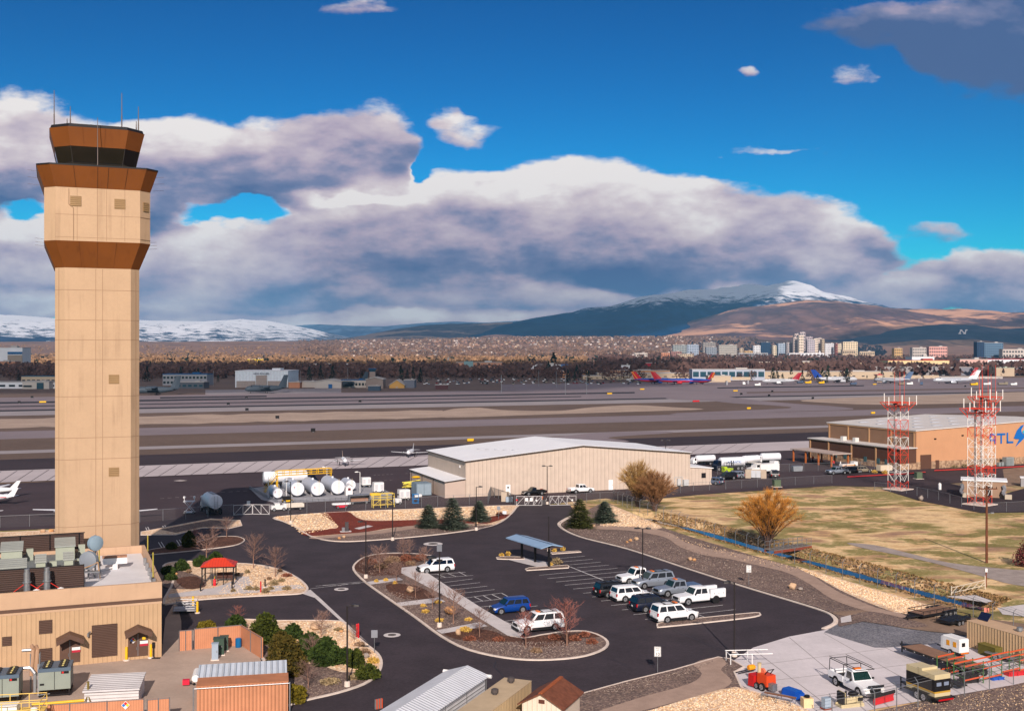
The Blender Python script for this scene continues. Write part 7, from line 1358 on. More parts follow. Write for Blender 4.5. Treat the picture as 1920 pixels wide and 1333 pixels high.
# people on the ramp, tiny
def person(label,px,py,top,leg=(40,42,60),h=1.75):
    p=G(px,py);o=thing('person',label,'person',(p.x,p.y,.05),random.Random(px).uniform(0,6))
    b=MB();k=h/1.75
    def oval(z,rx,ry,x=0,y=0,n=10):return[(x+rx*k*math.cos(2*PI*i/n),y+ry*k*math.sin(2*PI*i/n),z*k)for i in range(n)]
    b.loft([oval(.86,.15,.12),oval(1.0,.17,.12),oval(1.2,.17,.12),oval(1.4,.2,.12),oval(1.46,.13,.1),oval(1.5,.06,.06),oval(1.55,.06,.07),oval(1.62,.085,.1),oval(1.7,.085,.1),oval(1.75,.03,.04)])
    for s in(-1,1):b.loft([oval(0,.06,.11,s*.1,.03),oval(.08,.06,.1,s*.1,.02),oval(.45,.065,.07,s*.1),oval(.9,.1,.11,s*.09)]);b.loft([oval(.78,.04,.05,s*.26),oval(1.08,.05,.05,s*.26),oval(1.42,.065,.07,s*.2)])
    b.build('body',mat('skin',(190,140,110),.6,0),o,True)
    b=MB();b.loft([oval(.84,.17,.14),oval(1.0,.185,.135),oval(1.2,.185,.135),oval(1.41,.215,.135),oval(1.475,.12,.1)]);[b.loft([oval(.86,.05,.06,s*.26),oval(1.08,.06,.06,s*.26),oval(1.44,.075,.08,s*.2)])for s in(-1,1)];b.build('jacket',mat('cloth_%d%d%d'%top,top,.8,0),o,True)
    b=MB();[b.loft([oval(.08,.075,.085,s*.1),oval(.45,.08,.085,s*.1),oval(.9,.11,.125,s*.09)])for s in(-1,1)];b.build('trousers',mat('cloth_dark',leg,.8,0),o,True);b=MB();b.loft([oval(1.66,.09,.105),oval(1.72,.085,.1),oval(1.77,.04,.05)]);b.build('hair',BLACK,o,True)
person('person in an orange vest standing under the timber carport',1524,866,(222,92,40));person('person in a red jacket by the right end of the carport',1563,875,(200,40,44));person('person in a white top beside the white ramp cart',1576,876,(226,224,222))
# ground support units near the fence
def cart(nm,label,px,py,L,W,H,z0,m,heading,wheels=True,extra=None,cat='ground unit'):
    p=G(px,py);o=thing(nm,label,cat,(p.x,p.y,.05),heading);b=MB();b.loft([[(x,-W/2*k,z0),(x,W/2*k,z0),(x,W/2*k,z0+H),(x,-W/2*k,z0+H)]for x,k in((-L/2,.97),(-L/2+.05,1),(L/2-.05,1),(L/2,.97))]);b.build('housing',m,o)
    b=MB();b.box(0,0,z0-.14,L*.96,W*.8,.14);b.box(L/2+.35,0,z0-.12,.7,.1,.08);b.build('chassis',BLACK,o)
    if wheels:[wheel(o,x,s*W*.46,.28,.18)for x in(-L*.32,L*.32)for s in(-1,1)]
    b=MB();[b.box(x*L*.28,-W/2-.012,z0+H*.2,L*.3,.02,H*.6)for x in(-1,1)];b.build('panel',mat('panel_pale',(196,196,200),.5,0),o);return o
cart('ground_power_unit','tall white ramp unit right of the short tank',686,914,1.9,1.4,1.6,.6,WHITE,RZ)
cart('ground_power_unit','white square ramp unit with yellow cylinders beside it',709,924,2.1,1.6,1.9,.3,WHITE,RZ)
cart('ground_power_unit','white square unit beside the blue lift frame',757,938,2.2,1.6,1.7,.45,WHITE,RZ)
cart('ground_power_unit','small white unit left of the blue lift frame',744,946,1.6,1.1,.8,.35,WHITE,RZ)
p=G(779,944);o=thing('lift_frame','bright blue lift frame with white tanks on the ramp edge','lift',(p.x,p.y,.05),RZ);b=MB();[b.tube((x,y,0),(x,y,1.9),.07,n=4)for x in(-.5,.5)for y in(-.4,.4)];[b.tube((-.5,y,z),(.5,y,z),.06,n=4)for y in(-.4,.4)for z in(.1,.9,1.8)];b.build('frame',mat('frame_blue',(20,110,170),.5,0),o);b=MB();b.lathe([(.3,-.7),(.36,-.6),(.36,.6),(.3,.7)],12,(.6,.2,1.4),'x');b.build('tank',WHITE,o,True)
p=G(704,931);o=thing('gas_cylinder','two yellow cylinders lying before the white square unit','cylinders',(p.x,p.y,.05),RZ);b=MB();b.lathe([(.2,-1),(.28,-.9),(.28,.9),(.2,1)],12,(0,0,.32),'x');b.build('cylinder',YEL,o,True);b=MB();b.lathe([(.2,-1),(.28,-.9),(.28,.9),(.2,1)],12,(0,.6,.4),'x');b.build('cylinder',YEL,o,True)
p=G(673,945);o=thing('silver_cart','open silver box cart with brown load on the ramp edge','cart',(p.x,p.y,.05),RZ);b=MB();b.box(0,.7,.5,4.0,.08,1.2);b.box(0,0,.5,4.0,1.5,.1);b.box(0,0,1.7,4.1,1.6,.1);[b.box(x,0,.5,.1,1.5,1.2)for x in(-2,2)];b.build('shell',STEEL,o);b=MB();b.box(0,-.1,.6,3.4,.9,.5);b.build('load',mat('load_brown',(150,110,88),.8,.1,2),o);[wheel(o,x,s*.6,.28,.18)for x in(-1.4,1.4)for s in(-1,1)]
p=G(718,951);o=thing('yellow_stand','pale yellow tubular maintenance stand by the fence','stand',(p.x,p.y,.05),RZ);YS=mat('stand_yellow',(222,194,86),.5,.06,1);b=MB();[b.tube((x,y,0),(x,y,2.6),.07,n=4)for x in(-2,-.6,.8,2.1)for y in(-.5,.6)];[b.tube((-2,y,z),(2.1,y,z),.06,n=4)for y in(-.5,.6)for z in(.5,1.5,2.0,2.6)];b.tube((-2,-.5,.5),(-.6,-.5,1.5),.05,n=4);b.tube((.8,-.5,1.5),(2.1,-.5,.5),.05,n=4);b.build('frame',YS,o);b=MB();b.box(0,0,.4,3.8,1,.1);b.build('platform',mat('plat_brown',(120,84,56),.8,0),o)
p=G(640,953);o=thing('jet_starter_cart','white finned cart on a red base beside the fence','cart',(p.x,p.y,.05),RZ);b=MB();b.loft([[(x,-.8*k,.75),(x,.8*k,.75),(x,.7*k,1.0),(x,-.7*k,1.0)]for x,k in((-1.8,.5),(-1.3,1),(1.3,1),(1.8,.5))]);b.build('top',WHITE,o);b=MB();b.box(0,0,.15,2.0,1.2,.6);b.build('base',mat('cart_red',(206,34,62),.5,0),o);[wheel(o,x,s*.6,.25,.16)for x in(-.8,.8)for s in(-1,1)]
p=G(522,958);o=thing('baggage_tug','white baggage tug by the fence with trailer behind','tug',(p.x,p.y,.05),A_mV);b=MB();b.box(0,0,.35,2.8,1.4,.7);b.box(.3,0,1.05,1.0,1.3,.45);b.box(-1.1,0,1.05,.5,1.3,.3);b.build('body',WHITE,o);b=MB();b.box(.83,0,1.1,.03,1.1,.35);b.build('windscreen',GLASS,o);[wheel(o,x,s*.65,.34,.22)for x in(.9,-.9)for s in(-1,1)]
p=G(552,956);o=thing('baggage_trailer','long white flat baggage trailer behind the tug','trailer',(p.x,p.y,.05),A_mV);b=MB();b.box(0,0,.55,3.4,1.4,.12);[b.box(0,s*.7,.55,3.4,.06,.7)for s in(-1,1)];b.build('box',mat('trailer_cream',(214,204,190),.6,.05,1),o);b=MB();b.box(-2.2,0,.4,1.4,.1,.08);b.build('drawbar',BLACK,o);[wheel(o,x,s*.6,.26,.18)for x in(1.0,-1.0)for s in(-1,1)]
p=G(539,943);o=thing('tow_tractor','black and yellow tow tractor before the left tank','tractor',(p.x,p.y,.05),A_mV);b=MB();b.box(0,0,.3,2.0,1.2,.3,1);b.box(.2,0,.6,1.4,1.0,.7);b.build('body',[BLACK,YEL],o);[wheel(o,x,s*.55,.34,.24)for x in(.7,-.7)for s in(-1,1)]
p=G(355,963);o=thing('scissor_stand','white scissor work stand beside the refuelling tanker','stand',(p.x,p.y,.05),.1);b=MB();b.box(0,0,.2,2.0,1.3,.15);b.box(0,0,2.2,2.0,1.3,.12);[b.tube((-.8,y,.35),(.8,y,2.2),.05,n=4)for y in(-.6,.6)];[b.tube((.8,y,.35),(-.8,y,2.2),.05,n=4)for y in(-.6,.6)];b.build('frame',mat('stand_white',(206,208,212),.5,0),o);b=MB();[b.lathe([(.2,-.2),(.24,0),(.2,.2)],10,(x,0,3.0),'y')for x in(-.9,.9)];[b.tube((x,0,2.3),(x,0,3.0),.07,n=4)for x in(-.9,.9)];b.build('lamp_head',WHITE,o);[wheel(o,x,s*.6,.22,.14)for x in(.8,-.8)for s in(-1,1)]
p=G(795,930);o=thing('storage_container','blue grey storage container by the hangar lean to','container',(p.x,p.y,.05),RZ);b=MB();b.box(0,1.8,.1,3.2,3.6,2.5);b.build('body',rib_mat('container_blue',(124,140,152),.28,0,.8,.6,.08,.75),o);b=MB();[b.box(x,-.04,.2,1.4,.06,2.2)for x in(-.76,.76)];b.build('door',mat('door_bluegrey',(136,152,164),.6,.05,2),o);
p=G(783,905);o=thing('yellow_roof_load','yellow tarp roll lying on the blue grey container','load',(p.x+.9,p.y-14.5,2.72),.3);b=MB();b.ball((0,0,.2),(1.0,.5,.28),4,.1);b.build('bundle',YEL,o,True);b=MB();b.box(0,0,0,1.2,.4,.06);b.build('base',BLACK,o)
p=G(775,917);o=thing('tow_bar_pile','pile of yellow aircraft tow bars beside the container','tow bars',(p.x,p.y,.05),RZ-.3);r_=random.Random(5);b=MB();[b.tube((r_.uniform(-2.4,-1),r_.uniform(-2.2,2.2),.15+.1*i),(r_.uniform(1,2.6),r_.uniform(-2.2,2.2),.4+.12*i),.1,n=5)for i in range(14)];b.build('tow_bar',mat('bar_yellow',(232,214,90),.5,.06,1),o);b=MB();b.box(.8,2.0,0,.5,.5,1.7);b.build('upright',YEL,o)
# ---------------------------------------------------------------- light aircraft and transports
AW=mat('aircraft_white',(228,228,230),.35,.02,1,spec=.45)
def wingmb(b,x,z,span,c0,c1,sweep=0.0,dih=0.0,th=.12,y0=0,mi=0):
    for s in(-1,1):
        rg=[]
        for t in(0,1):
            c=c0+(c1-c0)*t;xx=x-sweep*t;y=s*(y0+(span/2-y0)*t);zz=z+dih*t;h=th*c
            rg.append([(xx+c*.5,y,zz),(xx+c*.15,y,zz+h*.6),(xx-c*.5,y,zz),(xx+c*.1,y,zz-h*.4)])
        b.loft(rg if s<0 else[q[::-1]for q in rg],mi)
def fin(b,x,z,h,c0,c1,sweep,th=.1,mi=0,y=0):
    b.loft([[(x+c*.5-sw,y,zz),(x-sw,y+th*c*.5,zz),(x-c*.5-sw,y,zz),(x-sw,y-th*c*.5,zz)]for c,sw,zz in((c0,0,z),(c1,sweep,z+h))],mi)
def airplane(label,loc,heading,L,span,rad,cat='airplane',name='light_airplane',body=AW,finm=AW,eng=2,high=False,z0=.9,stripe=None,group=None,tail_t=False,belly=None,engm=None,finshape=(.28,.14,.16),jet=False,wing_m=None,chord=.24):
    o=thing(name,label,cat,(loc[0],loc[1],.08),heading,group);c=z0+rad;wing_m=wing_m or body
    prof=[(.02,L*.5),(rad*.5,L*.47),(rad*.85,L*.42),(rad,L*.33),(rad,-L*.12),(rad*.7,-L*.32),(rad*.25,-L*.49),(.03,-L*.5)]
    rings=[]
    for r,x in prof:
        zz=c+(rad-r)*(.45 if x<0 else-.25);rings.append([(x,r*math.cos(2*PI*i/14),zz+r*math.sin(2*PI*i/14))for i in range(14)])
    b=MB();b.loft(rings[::-1]);b.build('fuselage',body,o,True)
    if belly:b=MB();b.loft([[(x,r*1.01*math.cos(PI+PI*i/8),zz+r*1.01*math.sin(PI+PI*i/8))for i in range(9)]for(r,x,zz)in[(r,x,c+(rad-r)*(.45 if x<0 else-.25))for r,x in prof[1:7]]][::-1],0,False);b.build('belly',belly,o,True)
    b=MB();wingmb(b,L*.04,c+(rad*.85 if high else-rad*.6),span,L*chord,L*chord*.42,L*.12 if jet else.0,0 if high else span*.03,.11);b.build('wing',wing_m,o)
    b=MB();wingmb(b,-L*.42,c+(rad*.3 if not tail_t else L*finshape[0]*.8),span*.36,L*.13,L*.07,L*.05,0,.1);b.build('tailplane',wing_m,o)
    b=MB();fin(b,-L*.40,c+rad*.35,L*finshape[0]*.72,L*finshape[1]*1.35,L*finshape[1]*.7,L*finshape[2],.1);b.build('fin',finm,o)
    ys={0:[],1:[],2:[span*.17],4:[span*.16,span*.31]}[eng]
    for y in ys:
        for s in(-1,1):
            zc=c+(rad*.7 if high else(-rad*.9 if jet else-rad*.35));er=rad*(.55 if jet else(.36 if eng==2 else.30));ex=L*.04+L*(.12 if not jet else.07)
            b=MB();b.lathe([(er*.7,-L*(.13 if not jet else.08)),(er,-L*.02),(er,L*.03),(er*.75,L*.05)],12,(ex,s*y,zc),'x');q=b.build('engine',engm or body,o,True)
            if not jet:b=MB();[b.box(ex+L*.055,s*y,zc-(er*2.4 if k==0 else.06),.06,.12 if k==0 else er*4.8,er*4.8 if k==0 else.12)for k in(0,1)];b.build('propeller',BLACK,q)
            else:b=MB();b.lathe([(er*.8,0),(er*.3,.2)],12,(ex+L*.052,s*y,zc),'x');b.build('fan',BLACK,q)
    if eng==1:b=MB();b.box(L*.5,0,c-L*.11,.05,.12,L*.22);b.build('propeller',BLACK,o)
    b=MB();b.loft([[(L*.40,-rad*.62,c+rad*.35),(L*.40,rad*.62,c+rad*.35),(L*.40,rad*.4,c+rad*.62),(L*.40,-rad*.4,c+rad*.62)],[(L*.33,-rad*.92,c+rad*.35),(L*.33,rad*.92,c+rad*.35),(L*.34,rad*.6,c+rad*.93),(L*.34,-rad*.6,c+rad*.93)]]);b.build('windscreen',GLASS,o)
    if stripe:b=MB();[b.box(-L*.02,s*(rad*.995),c-rad*.1,L*.62,.03,rad*.22)for s in(-1,1)];b.build('cheatline',stripe,o)
    b=MB()
    for x,y in((L*.36,0),(-L*.02,span*.1 if not high else rad),(-L*.02,-(span*.1 if not high else rad))):b.tube((x,y,0),(x,y,c-rad*.4),.06+rad*.03,n=5);b.lathe([(z0*.32,-.1),(z0*.36,0),(z0*.32,.1)],10,(x,y,z0*.34),'y')
    b.build('landing_gear',TRIMB,o);return o
SRED=mat('stripe_red',(196,34,44),.4,0)
airplane('tan and red twin propeller aircraft nose on beyond the fuel tanks',G(645,873),math.atan2(-1,.25),8.5,11,.62,stripe=mat('stripe_tan',(150,90,60),.4,0),finm=mat('fin_tan',(196,170,150),.4,0),group='light aircraft on the ramp')
airplane('white twin propeller aircraft beside the cream hangar roof',G(770,857),math.atan2(-1,-.1),8.5,11,.62,group='light aircraft on the ramp')
airplane('white light aircraft whose tail shows at the left edge of the ramp',G(-6,932),PI-.1,8.5,10.5,.55,eng=1,high=True,group='light aircraft on the ramp')
airplane('white light aircraft with red tail stripe at the left edge',G(-10,946),PI-.1,8.0,10,.55,eng=1,stripe=SRED,finm=AW,group='light aircraft on the ramp')
airplane('white twin with tip tanks and red flash partly behind the tower foot',G(134,970),math.atan2(1,-.25),9.5,13,.62,stripe=SRED,group='light aircraft on the ramp')
airplane('white light aircraft with wing tip cut by the lower left edge',G(-60,975),math.atan2(-1,.3),8.5,11.5,.55,eng=1,group='light aircraft on the ramp')
airplane('white light aircraft whose wing shows right of the tower shaft',G(232,972),math.atan2(-1,.3),8.5,11.5,.55,eng=1,group='light aircraft on the ramp')
GREY=mat('military_grey',(60,72,84),.6,.05,.3)
for px,py,hd,lab,em in((498,737,RZ+PI+.15,'grey four engined military transport in front of the white hangar',None),(292,740,RZ+PI-.1,'grey military transport with orange engine covers beside the tower',SRED),(655,727,RZ+PI+.1,'grey military transport parked by the blue roofed building',None)):
    p=G(px,py);airplane(lab,(p.x,p.y),hd,30,40,2.2,'military airplane','transport_airplane',GREY,GREY,4,True,1.0,group='grey transports on the far apron',finshape=(.40,.15,.10),engm=GREY,chord=.16)
# runway guard signs
for i,(px,py,w,m,lab)in enumerate(((882,829,3.0,YEL,'yellow airfield sign beyond the cream hangar roof'),(1204,731.5,5,YEL,'yellow airfield sign before the blue tailed jets'),(1143,740,5,YEL,'yellow airfield sign mid runway left of the other'),(1379,734.5,5,YEL,'yellow airfield sign right of the terminal glass wing'),(1640,722,5,YEL,'yellow airfield sign near the left radio mast top'),(80,756,5,YEL,'yellow airfield sign at the far left of the runway'),(1305,754.5,6,SRED,'red runway sign in the middle of the taxiway junction'),(1404,768,3,YEL,'small yellow airfield sign by the taxiway fork'),(1637,777,3,YEL,'small yellow airfield sign behind the peach hangar'))):
    p=G(px,py);o=thing('airfield_sign',lab,'sign',(p.x,p.y,.1),RZ,'airfield guidance signs');b=MB();b.box(0,0,.3,w*.72,.3,.8);b.build('panel',m,o);b=MB();[b.box(x*w*.38,0,0,.15,.15,.35)for x in(-1,1)];b.build('leg',BLACK,o)
for i,(px,py)in enumerate(((520,786),(463,771),(587,811),(428,760),(675,755),(462,747),(1524,749),(1442,744),(1390,741),(1448,736),(1810,726),(60,747),(36,757))):
    p=G(px,py);o=thing('runway_marker','small dark runway distance marker on the airfield','marker',(p.x,p.y,.1),RZ,'dark runway markers');b=MB();b.box(0,0,.3,1.6,.4,1.2);b.build('panel',BLACK,o);b=MB();b.box(0,0,0,.3,.3,.3);b.build('leg',STEEL,o)
# ---------------------------------------------------------------- gazebo, shelter, lamps, signs, fences
def gazebo():
    p=G(411,1094);o=thing('gazebo','red metal roofed picnic gazebo with black posts','gazebo',(p.x,p.y,.14),RZ*.35);REDR=rib_mat('red_roof',(206,62,40),.35,0,.6,.5,.05,.8)
    W,D,H=3.9,3.0,2.35
    b=MB();e=.25;b.add([(-W/2-e,-D/2-e,H),(W/2+e,-D/2-e,H),(W/2+e,D/2+e,H),(-W/2-e,D/2+e,H),(-W*.18,0,H+.85),(W*.18,0,H+.85)],[(0,1,5,4),(2,3,4,5),(1,2,5),(3,0,4),(3,2,1,0)]);b.build('roof',REDR,o)
    b=MB();b.box(0,0,H-.16,W+.3,D+.3,.15);b.build('eave_beam',BLACK,o)
    for x in(-W/2,-W*.18,W*.18,W/2):
        for y in(-D/2,D/2):b=MB();b.box(x,y,0,.1 if abs(x)<W*.3 else.16,.1,H-.16);b.build('post',BLACK,o)
    b=MB();b.box(0,D/2,.95,W,.05,.06);b.box(0,D/2,1.9,W,.05,.06);[b.tube((x,D/2,0),(x,D/2,H-.2),.03,n=4)for x in(-1.3,-.35,.35,1.3)];[b.box(s*W/2,0,z,.05,D,.06)for s in(-1,1)for z in(.95,1.9)];b.build('screen_frame',BLACK,o)
    b=MB();b.box(.6,.9,.42,2.0,.55,.12);b.box(.6,1.2,.55,2.0,.12,.55);[b.box(x,.9,0,.1,.5,.42)for x in(-.3,1.5)];b.build('seat',mat('gazebo_seat',(88,58,50),.7,.1,2),o)
    f=thing('fire_extinguisher','red extinguisher stand just outside the gazebo front','extinguisher',(p.x-.1,p.y-1.9,.16));b=MB();b.lathe([(.18,0),(.18,.7),(.1,.8),(.04,.9)],10);b.build('cylinder',mat('ext_red',(206,24,40),.45,0),f,True);b=MB();b.tube((0,0,.8),(.05,0,1.2),.04);b.build('nozzle',YEL,f)
gazebo()
for px,py,h,lab,m in((489,1113,1.35,'red post among the sage mounds of the gazebo bed',SRED),(669,1197,1.35,'left red post of the pair at the shrub bed kerb',SRED),(672,1199,1.5,'right red post of the pair at the shrub bed kerb',SRED),(497,1102,.95,'black bollard near the largest sage mound',BLACK),(435,1106,.95,'black bollard before the gazebo right post',BLACK),(376,1111,.95,'black bollard left on the gazebo path',BLACK)):
    p=G(px,py);o=thing('bollard',lab,'bollard',(p.x,p.y,.14),0,'posts and bollards round the gazebo');b=MB();b.lathe([(.09,0),(.09,h),(.06,h+.06),(.01,h+.08)],10);b.build('post',m,o);b=MB();b.lathe([(.16,0),(.16,.06)],10);b.build('base',KERB,o)
def shelter2():
    p=G(1000,1055);o=thing('parking_shelter','pale blue sloped roof shelter standing on its own island','shelter',(p.x,p.y,.1),math.atan2(-.925,.379)+.12);BR=rib_mat('pale_blue_roof',(138,166,196),.4,0,.5,.4,.04,.85)
    a=[(-4.9,-1.55,2.8),(5.1,-1.55,2.8),(5.1,1.6,2.85),(-4.9,1.6,2.85)];mid=[(-4.9,0,3.18),(5.1,0,3.18)]
    b=MB();b.loft([[(x,-1.75,2.78),(x,0,3.14),(x,1.75,2.78),(x,1.75,2.9),(x,0,3.27),(x,-1.75,2.9)]for x in(-4.9,5.1)]);b.build('roof',BR,o)
    b=MB();b.box(.1,0,3.26,10,.18,.05);b.build('ridge_cap',mat('ridge_blue',(86,106,132),.5,0),o)
    for x in(-3.8,0,3.8):b=MB();b.box(x,.3,0,.26,.26,2.9);b.build('post',BLACK,o)
    b=MB();b.loft([[(x,-1.78,2.72),(x,1.78,2.72),(x,1.78,2.8),(x,-1.78,2.8)]for x in(5.08,5.16)]);b.build('fascia',mat('fascia_brown',(96,76,70),.6,0),o)
shelter2()
POLE=mat('pole_bronze',(40,34,34),.5,.05,1)
def lamp_post(label,px,py,h=7.2,heads=((1,0),),z=.1,group='parking lot lamp posts',ang=0.0,base=True,m=POLE,s=1.0):
    p=G(px,py);o=thing('street_lamp',label,'street lamp',(p.x,p.y,z),ang,group);b=MB();b.tube((0,0,.3),(0,0,h),.085*s,.07*s,n=8);b.build('pole',m,o)
    if base:b=MB();b.lathe([(.28,0),(.26,.45),(.16,.5)],12);b.build('footing',KERB,o)
    for dx,dy in heads:
        b=MB();b.tube((0,0,h-.05),(dx*.45,dy*.45,h+.04),.045,n=5);b.build('arm',m,o);v=Vector((dx,dy,0)).normalized();a=math.atan2(v.y,v.x);q=MB();q.loft([[(.38,-.14,-.02),(.38,.14,-.02),(.38,.14,.12),(.38,-.14,.12)],[(.62,-.24,-.05),(.62,.24,-.05),(.62,.2,.17),(.62,-.2,.17)],[(1.05,-.2,-.05),(1.05,.2,-.05),(1.05,.16,.1),(1.05,-.16,.1)]]);q.xf(Matrix.Translation((0,0,h))@Matrix.Rotation(a,4,'Z'));q.build('lamp_head',m,o)
    return o
for px,py,h,heads,lab in((545,982,7.2,((-1,0),),'single headed lamp post at the corner of the red mulch rock bed'),(686,1085,7.4,((-1,0),),'lamp post in the round tip of the car park island'),(736,1014,7.2,((1,-.3),),'lamp post standing in the long bed kerb behind the island'),(893,995,7.2,((1,0),),'lamp post between the spruces of the long bed'),(1026,946,7.4,((-1,0),(1,0)),'double headed lamp post in the middle of the gate'),(1029,1034,5.2,(),'slim pole behind the pale blue shelter'),(1205,1102,7.4,((-1,.2),(1,-.2)),'double headed lamp post among the parked vehicles'),(1377,1232,7.2,((-1,0),),'lamp post at the corner of the yard slab'),(651,1289,7.2,((1,0),),'lamp post in the shrub bed at the lower left'),(1248,905,9.5,((-1,0),(1,0)),'tall double lamp post before the right end of the cream hangar'),(1230,908,6.5,((-1,0),(1,0)),'short double lamp post left of the tall one at the hangar')):lamp_post(lab,px,py,h,heads)
p=G(824,1177);o=lamp_post('lamp post with square panel head in the third island bed',824,1177,8.7,());b=MB();b.box(0,-.1,8.2,.55,.12,.75);b.build('panel_head',mat('panel_grey2',(110,112,120),.5,0),o);b=MB();[b.box(s*.2,0,7.1,.25,.25,.2)for s in(-1,1)];b.build('sensor',BLACK,o)
for px,py,h,d_,lab in((503,936,4.6,(.6,0),'grey ramp lamp left of the fuel tanks'),(537,936,4.0,(0,.5),'white ramp post between the left tanks'),(613,912,4.2,(-.6,0),'white ramp lamp behind the catwalk'),(675,927,4.6,(-1,.1),'white ramp lamp with arm right of the tanks')):
    lamp_post(lab,px,py,h,(d_,),.06,'ramp lamps at the fuel farm',base=False,m=mat('ramp_white',(212,210,208),.5,0))
for i,(px,py)in enumerate(((1010,712),(1043,715),(940,726),(1060,728),(563,712),(652,704),(1492,690),(1655,712),(1712,700),(400,712),(1100,727))):
    p=G(px,py+12);o=thing('apron_light_mast','thin far apron light mast','light mast',(p.x,p.y,0),0,'thin far light masts');b=MB();b.tube((0,0,0),(0,0,13),.16,n=5);b.build('mast',STEEL,o);b=MB();b.box(0,0,13,1.6,.4,.4);b.build('lamp_head',BLACK,o)
def sign(label,px,py,h,w,hh,m,txt=None,back=False,z=.1,name='road_sign',ang=None,post=STEEL):
    p=G(px,py);o=thing(name,label,'sign',(p.x,p.y,z),ang if ang is not None else math.atan2(p.y,p.x)-PI/2);b=MB();b.tube((0,0,0),(0,0,h),.035,n=5);b.build('post',post,o);b=MB();b.box(0,-.06,h-hh,w,.03,hh);f=b.build('panel',m,o)
    if txt:
        for s,sz,dz in txt:text(o,s,sz,(0,-.082,h-dz),(PI/2,0,0),BLACK,'lettering',.004,'CENTER')
        b=MB();[b.box(0,-.08,h-hh+k,w*.92,.01,.02)for k in(.03,hh-.05)];[b.box(s*w*.45,-.08,h-hh+.03,.02,.01,hh-.06)for s in(-1,1)];b.build('border',BLACK,o)
SIGNW=mat('sign_white',(232,230,228),.5,0);SIGNB=mat('sign_back',(140,142,150),.5,.05,2,metal=.3)
SL=(('SPEED',.15,.22),('LIMIT',.15,.40),('10',.42,.82))
sign('white speed limit 10 sign at the lower drive kerb',1233,1262,2.4,.62,.92,SIGNW,SL);sign('white speed limit 10 sign up the gravel bank',1404,1098,2.5,.62,.92,SIGNW,SL,z=.14)
sign('grey back of a road sign at the shrub bed corner',702,1226,2.3,.62,.75,SIGNB);sign('grey back of a sign on red mulch near the gate',935,974,2.3,.6,.7,SIGNB);sign('little pale tilted notice beside the maroon shrub',946,968,.9,.7,.55,mat('notice_pale',(206,216,226),.5,0))
sign('white notice with red band on the left ramp gate',466,959,1.9,.62,.95,SIGNW);sign('pink orange flag marker behind the tan container',1850,1166,1.5,.5,.5,mat('flag_pink',(236,140,120),.6,0))
p=G(648,998);o=thing('gate_pedestal','dark grey gate pedestal beside the red mulch path','pedestal',(p.x,p.y,.15),.3);b=MB();b.box(.2,0,.05,.55,.4,1.5);b.build('housing',mat('pedestal_dark',(70,66,68),.5,0),o);b=MB();b.box(-.4,-.1,.05,.45,.4,.65);b.build('box',STEEL,o);b=MB();b.box(0,0,0,1.8,1.0,.06);b.build('pad',WALK,o)
sheet('concrete_pad',[(664,992),(690,986),(700,988),(674,994)],.16,WALK)
# chain link fences: each run is one fence with posts and wire
def wire_mat(nm,a):
    m=mat(nm,(150,148,150),.6,0,alpha=a);return m
WIRE=wire_mat('chain_wire',.055);WIRE2=wire_mat('dark_slat_wire',.5);WIRE2.node_tree.nodes['Principled BSDF'].inputs['Base Color'].default_value=(.05,.048,.05,1)
def fence(label,pts,h=2.0,step=3.0,wire=WIRE,arms=False,group='chain link fences',z=.05,side=1):
    P=[G(*p)for p in pts];o=thing('chain_link_fence',label,'fence',(P[0].x,P[0].y,z),0,group);W_=MB();R=MB();k=0;o0=P[0]
    for a,c in zip(P,P[1:]):
        a,c=a-o0,c-o0;n=max(1,round((c-a).length/step));W_.quad(a+Vector((0,0,.05)),c+Vector((0,0,.05)),c+Vector((0,0,h)),a+Vector((0,0,h)))
        R.tube(a+Vector((0,0,h)),c+Vector((0,0,h)),.03,n=4)
        nr=Vector((-(c-a).y,(c-a).x,0)).normalized()*side
        for i in range(n+(1 if c==P[-1]-o0 else 0)):
            q=a.lerp(c,i/n);b=MB();b.tube(q,q+Vector((0,0,h+.05)),.045,n=5)
            if arms:b.tube(q+Vector((0,0,h+.05)),q+nr*.35+Vector((0,0,h+.42)),.035,n=5)
            if k<98:b.build('post',STEEL,o)
            k+=1
        if arms:[R.tube(a+nr*t*.35+Vector((0,0,h+.05+.37*t)),c+nr*t*.35+Vector((0,0,h+.05+.37*t)),.012,n=3)for t in(.4,.9)]
    W_.build('wire_mesh',wire,o);R.build('rail',STEEL,o);return o
fence('chain link fence along the creek and gravel bank on the right',[(1150,941),(1185,957),(1230,972),(1320,1005),(1400,1030),(1490,1058),(1580,1085),(1680,1112),(1790,1145),(1900,1186),(1960,1212)],2.1,3.2,arms=True,group='fences on the right')
fence('short chain link fence from the gate to the dark spruces',[(1062,946),(1100,942),(1150,941)],1.9,2.6)
fence('chain link fence between the left ramp and the tower beds',[(-60,995),(0,990),(110,985),(262,980),(390,970),(438,967)],2.0,4.5)
fence('chain link fence between the fuel farm and the rock bed',[(505,966),(610,960),(760,953),(880,947),(915,945)],2.0,3.5)
fence('dark slatted fence left of the double gate',[(915,944),(920,930),(965,946)],1.9,2.2,WIRE2)
fence('barbed wire fence along the bottom right of the yard',[(1560,1362),(1640,1348),(1760,1318),(1900,1284),(1990,1262)],2.1,3.0,arms=True)
fence('chain link fence behind the cream hangar road on the right',[(1150,941),(1200,936),(1300,921),(1420,914),(1560,906)],1.8,4.5)
fence('chain link fence round the radio mast compound',[(1640,920),(1700,926),(1760,938),(1850,962),(1960,956)],1.8,4.0)
fence('chain link fence before the tanker trucks',[(1345,890),(1400,888),(1480,885),(1640,880)],2.0,4.0)
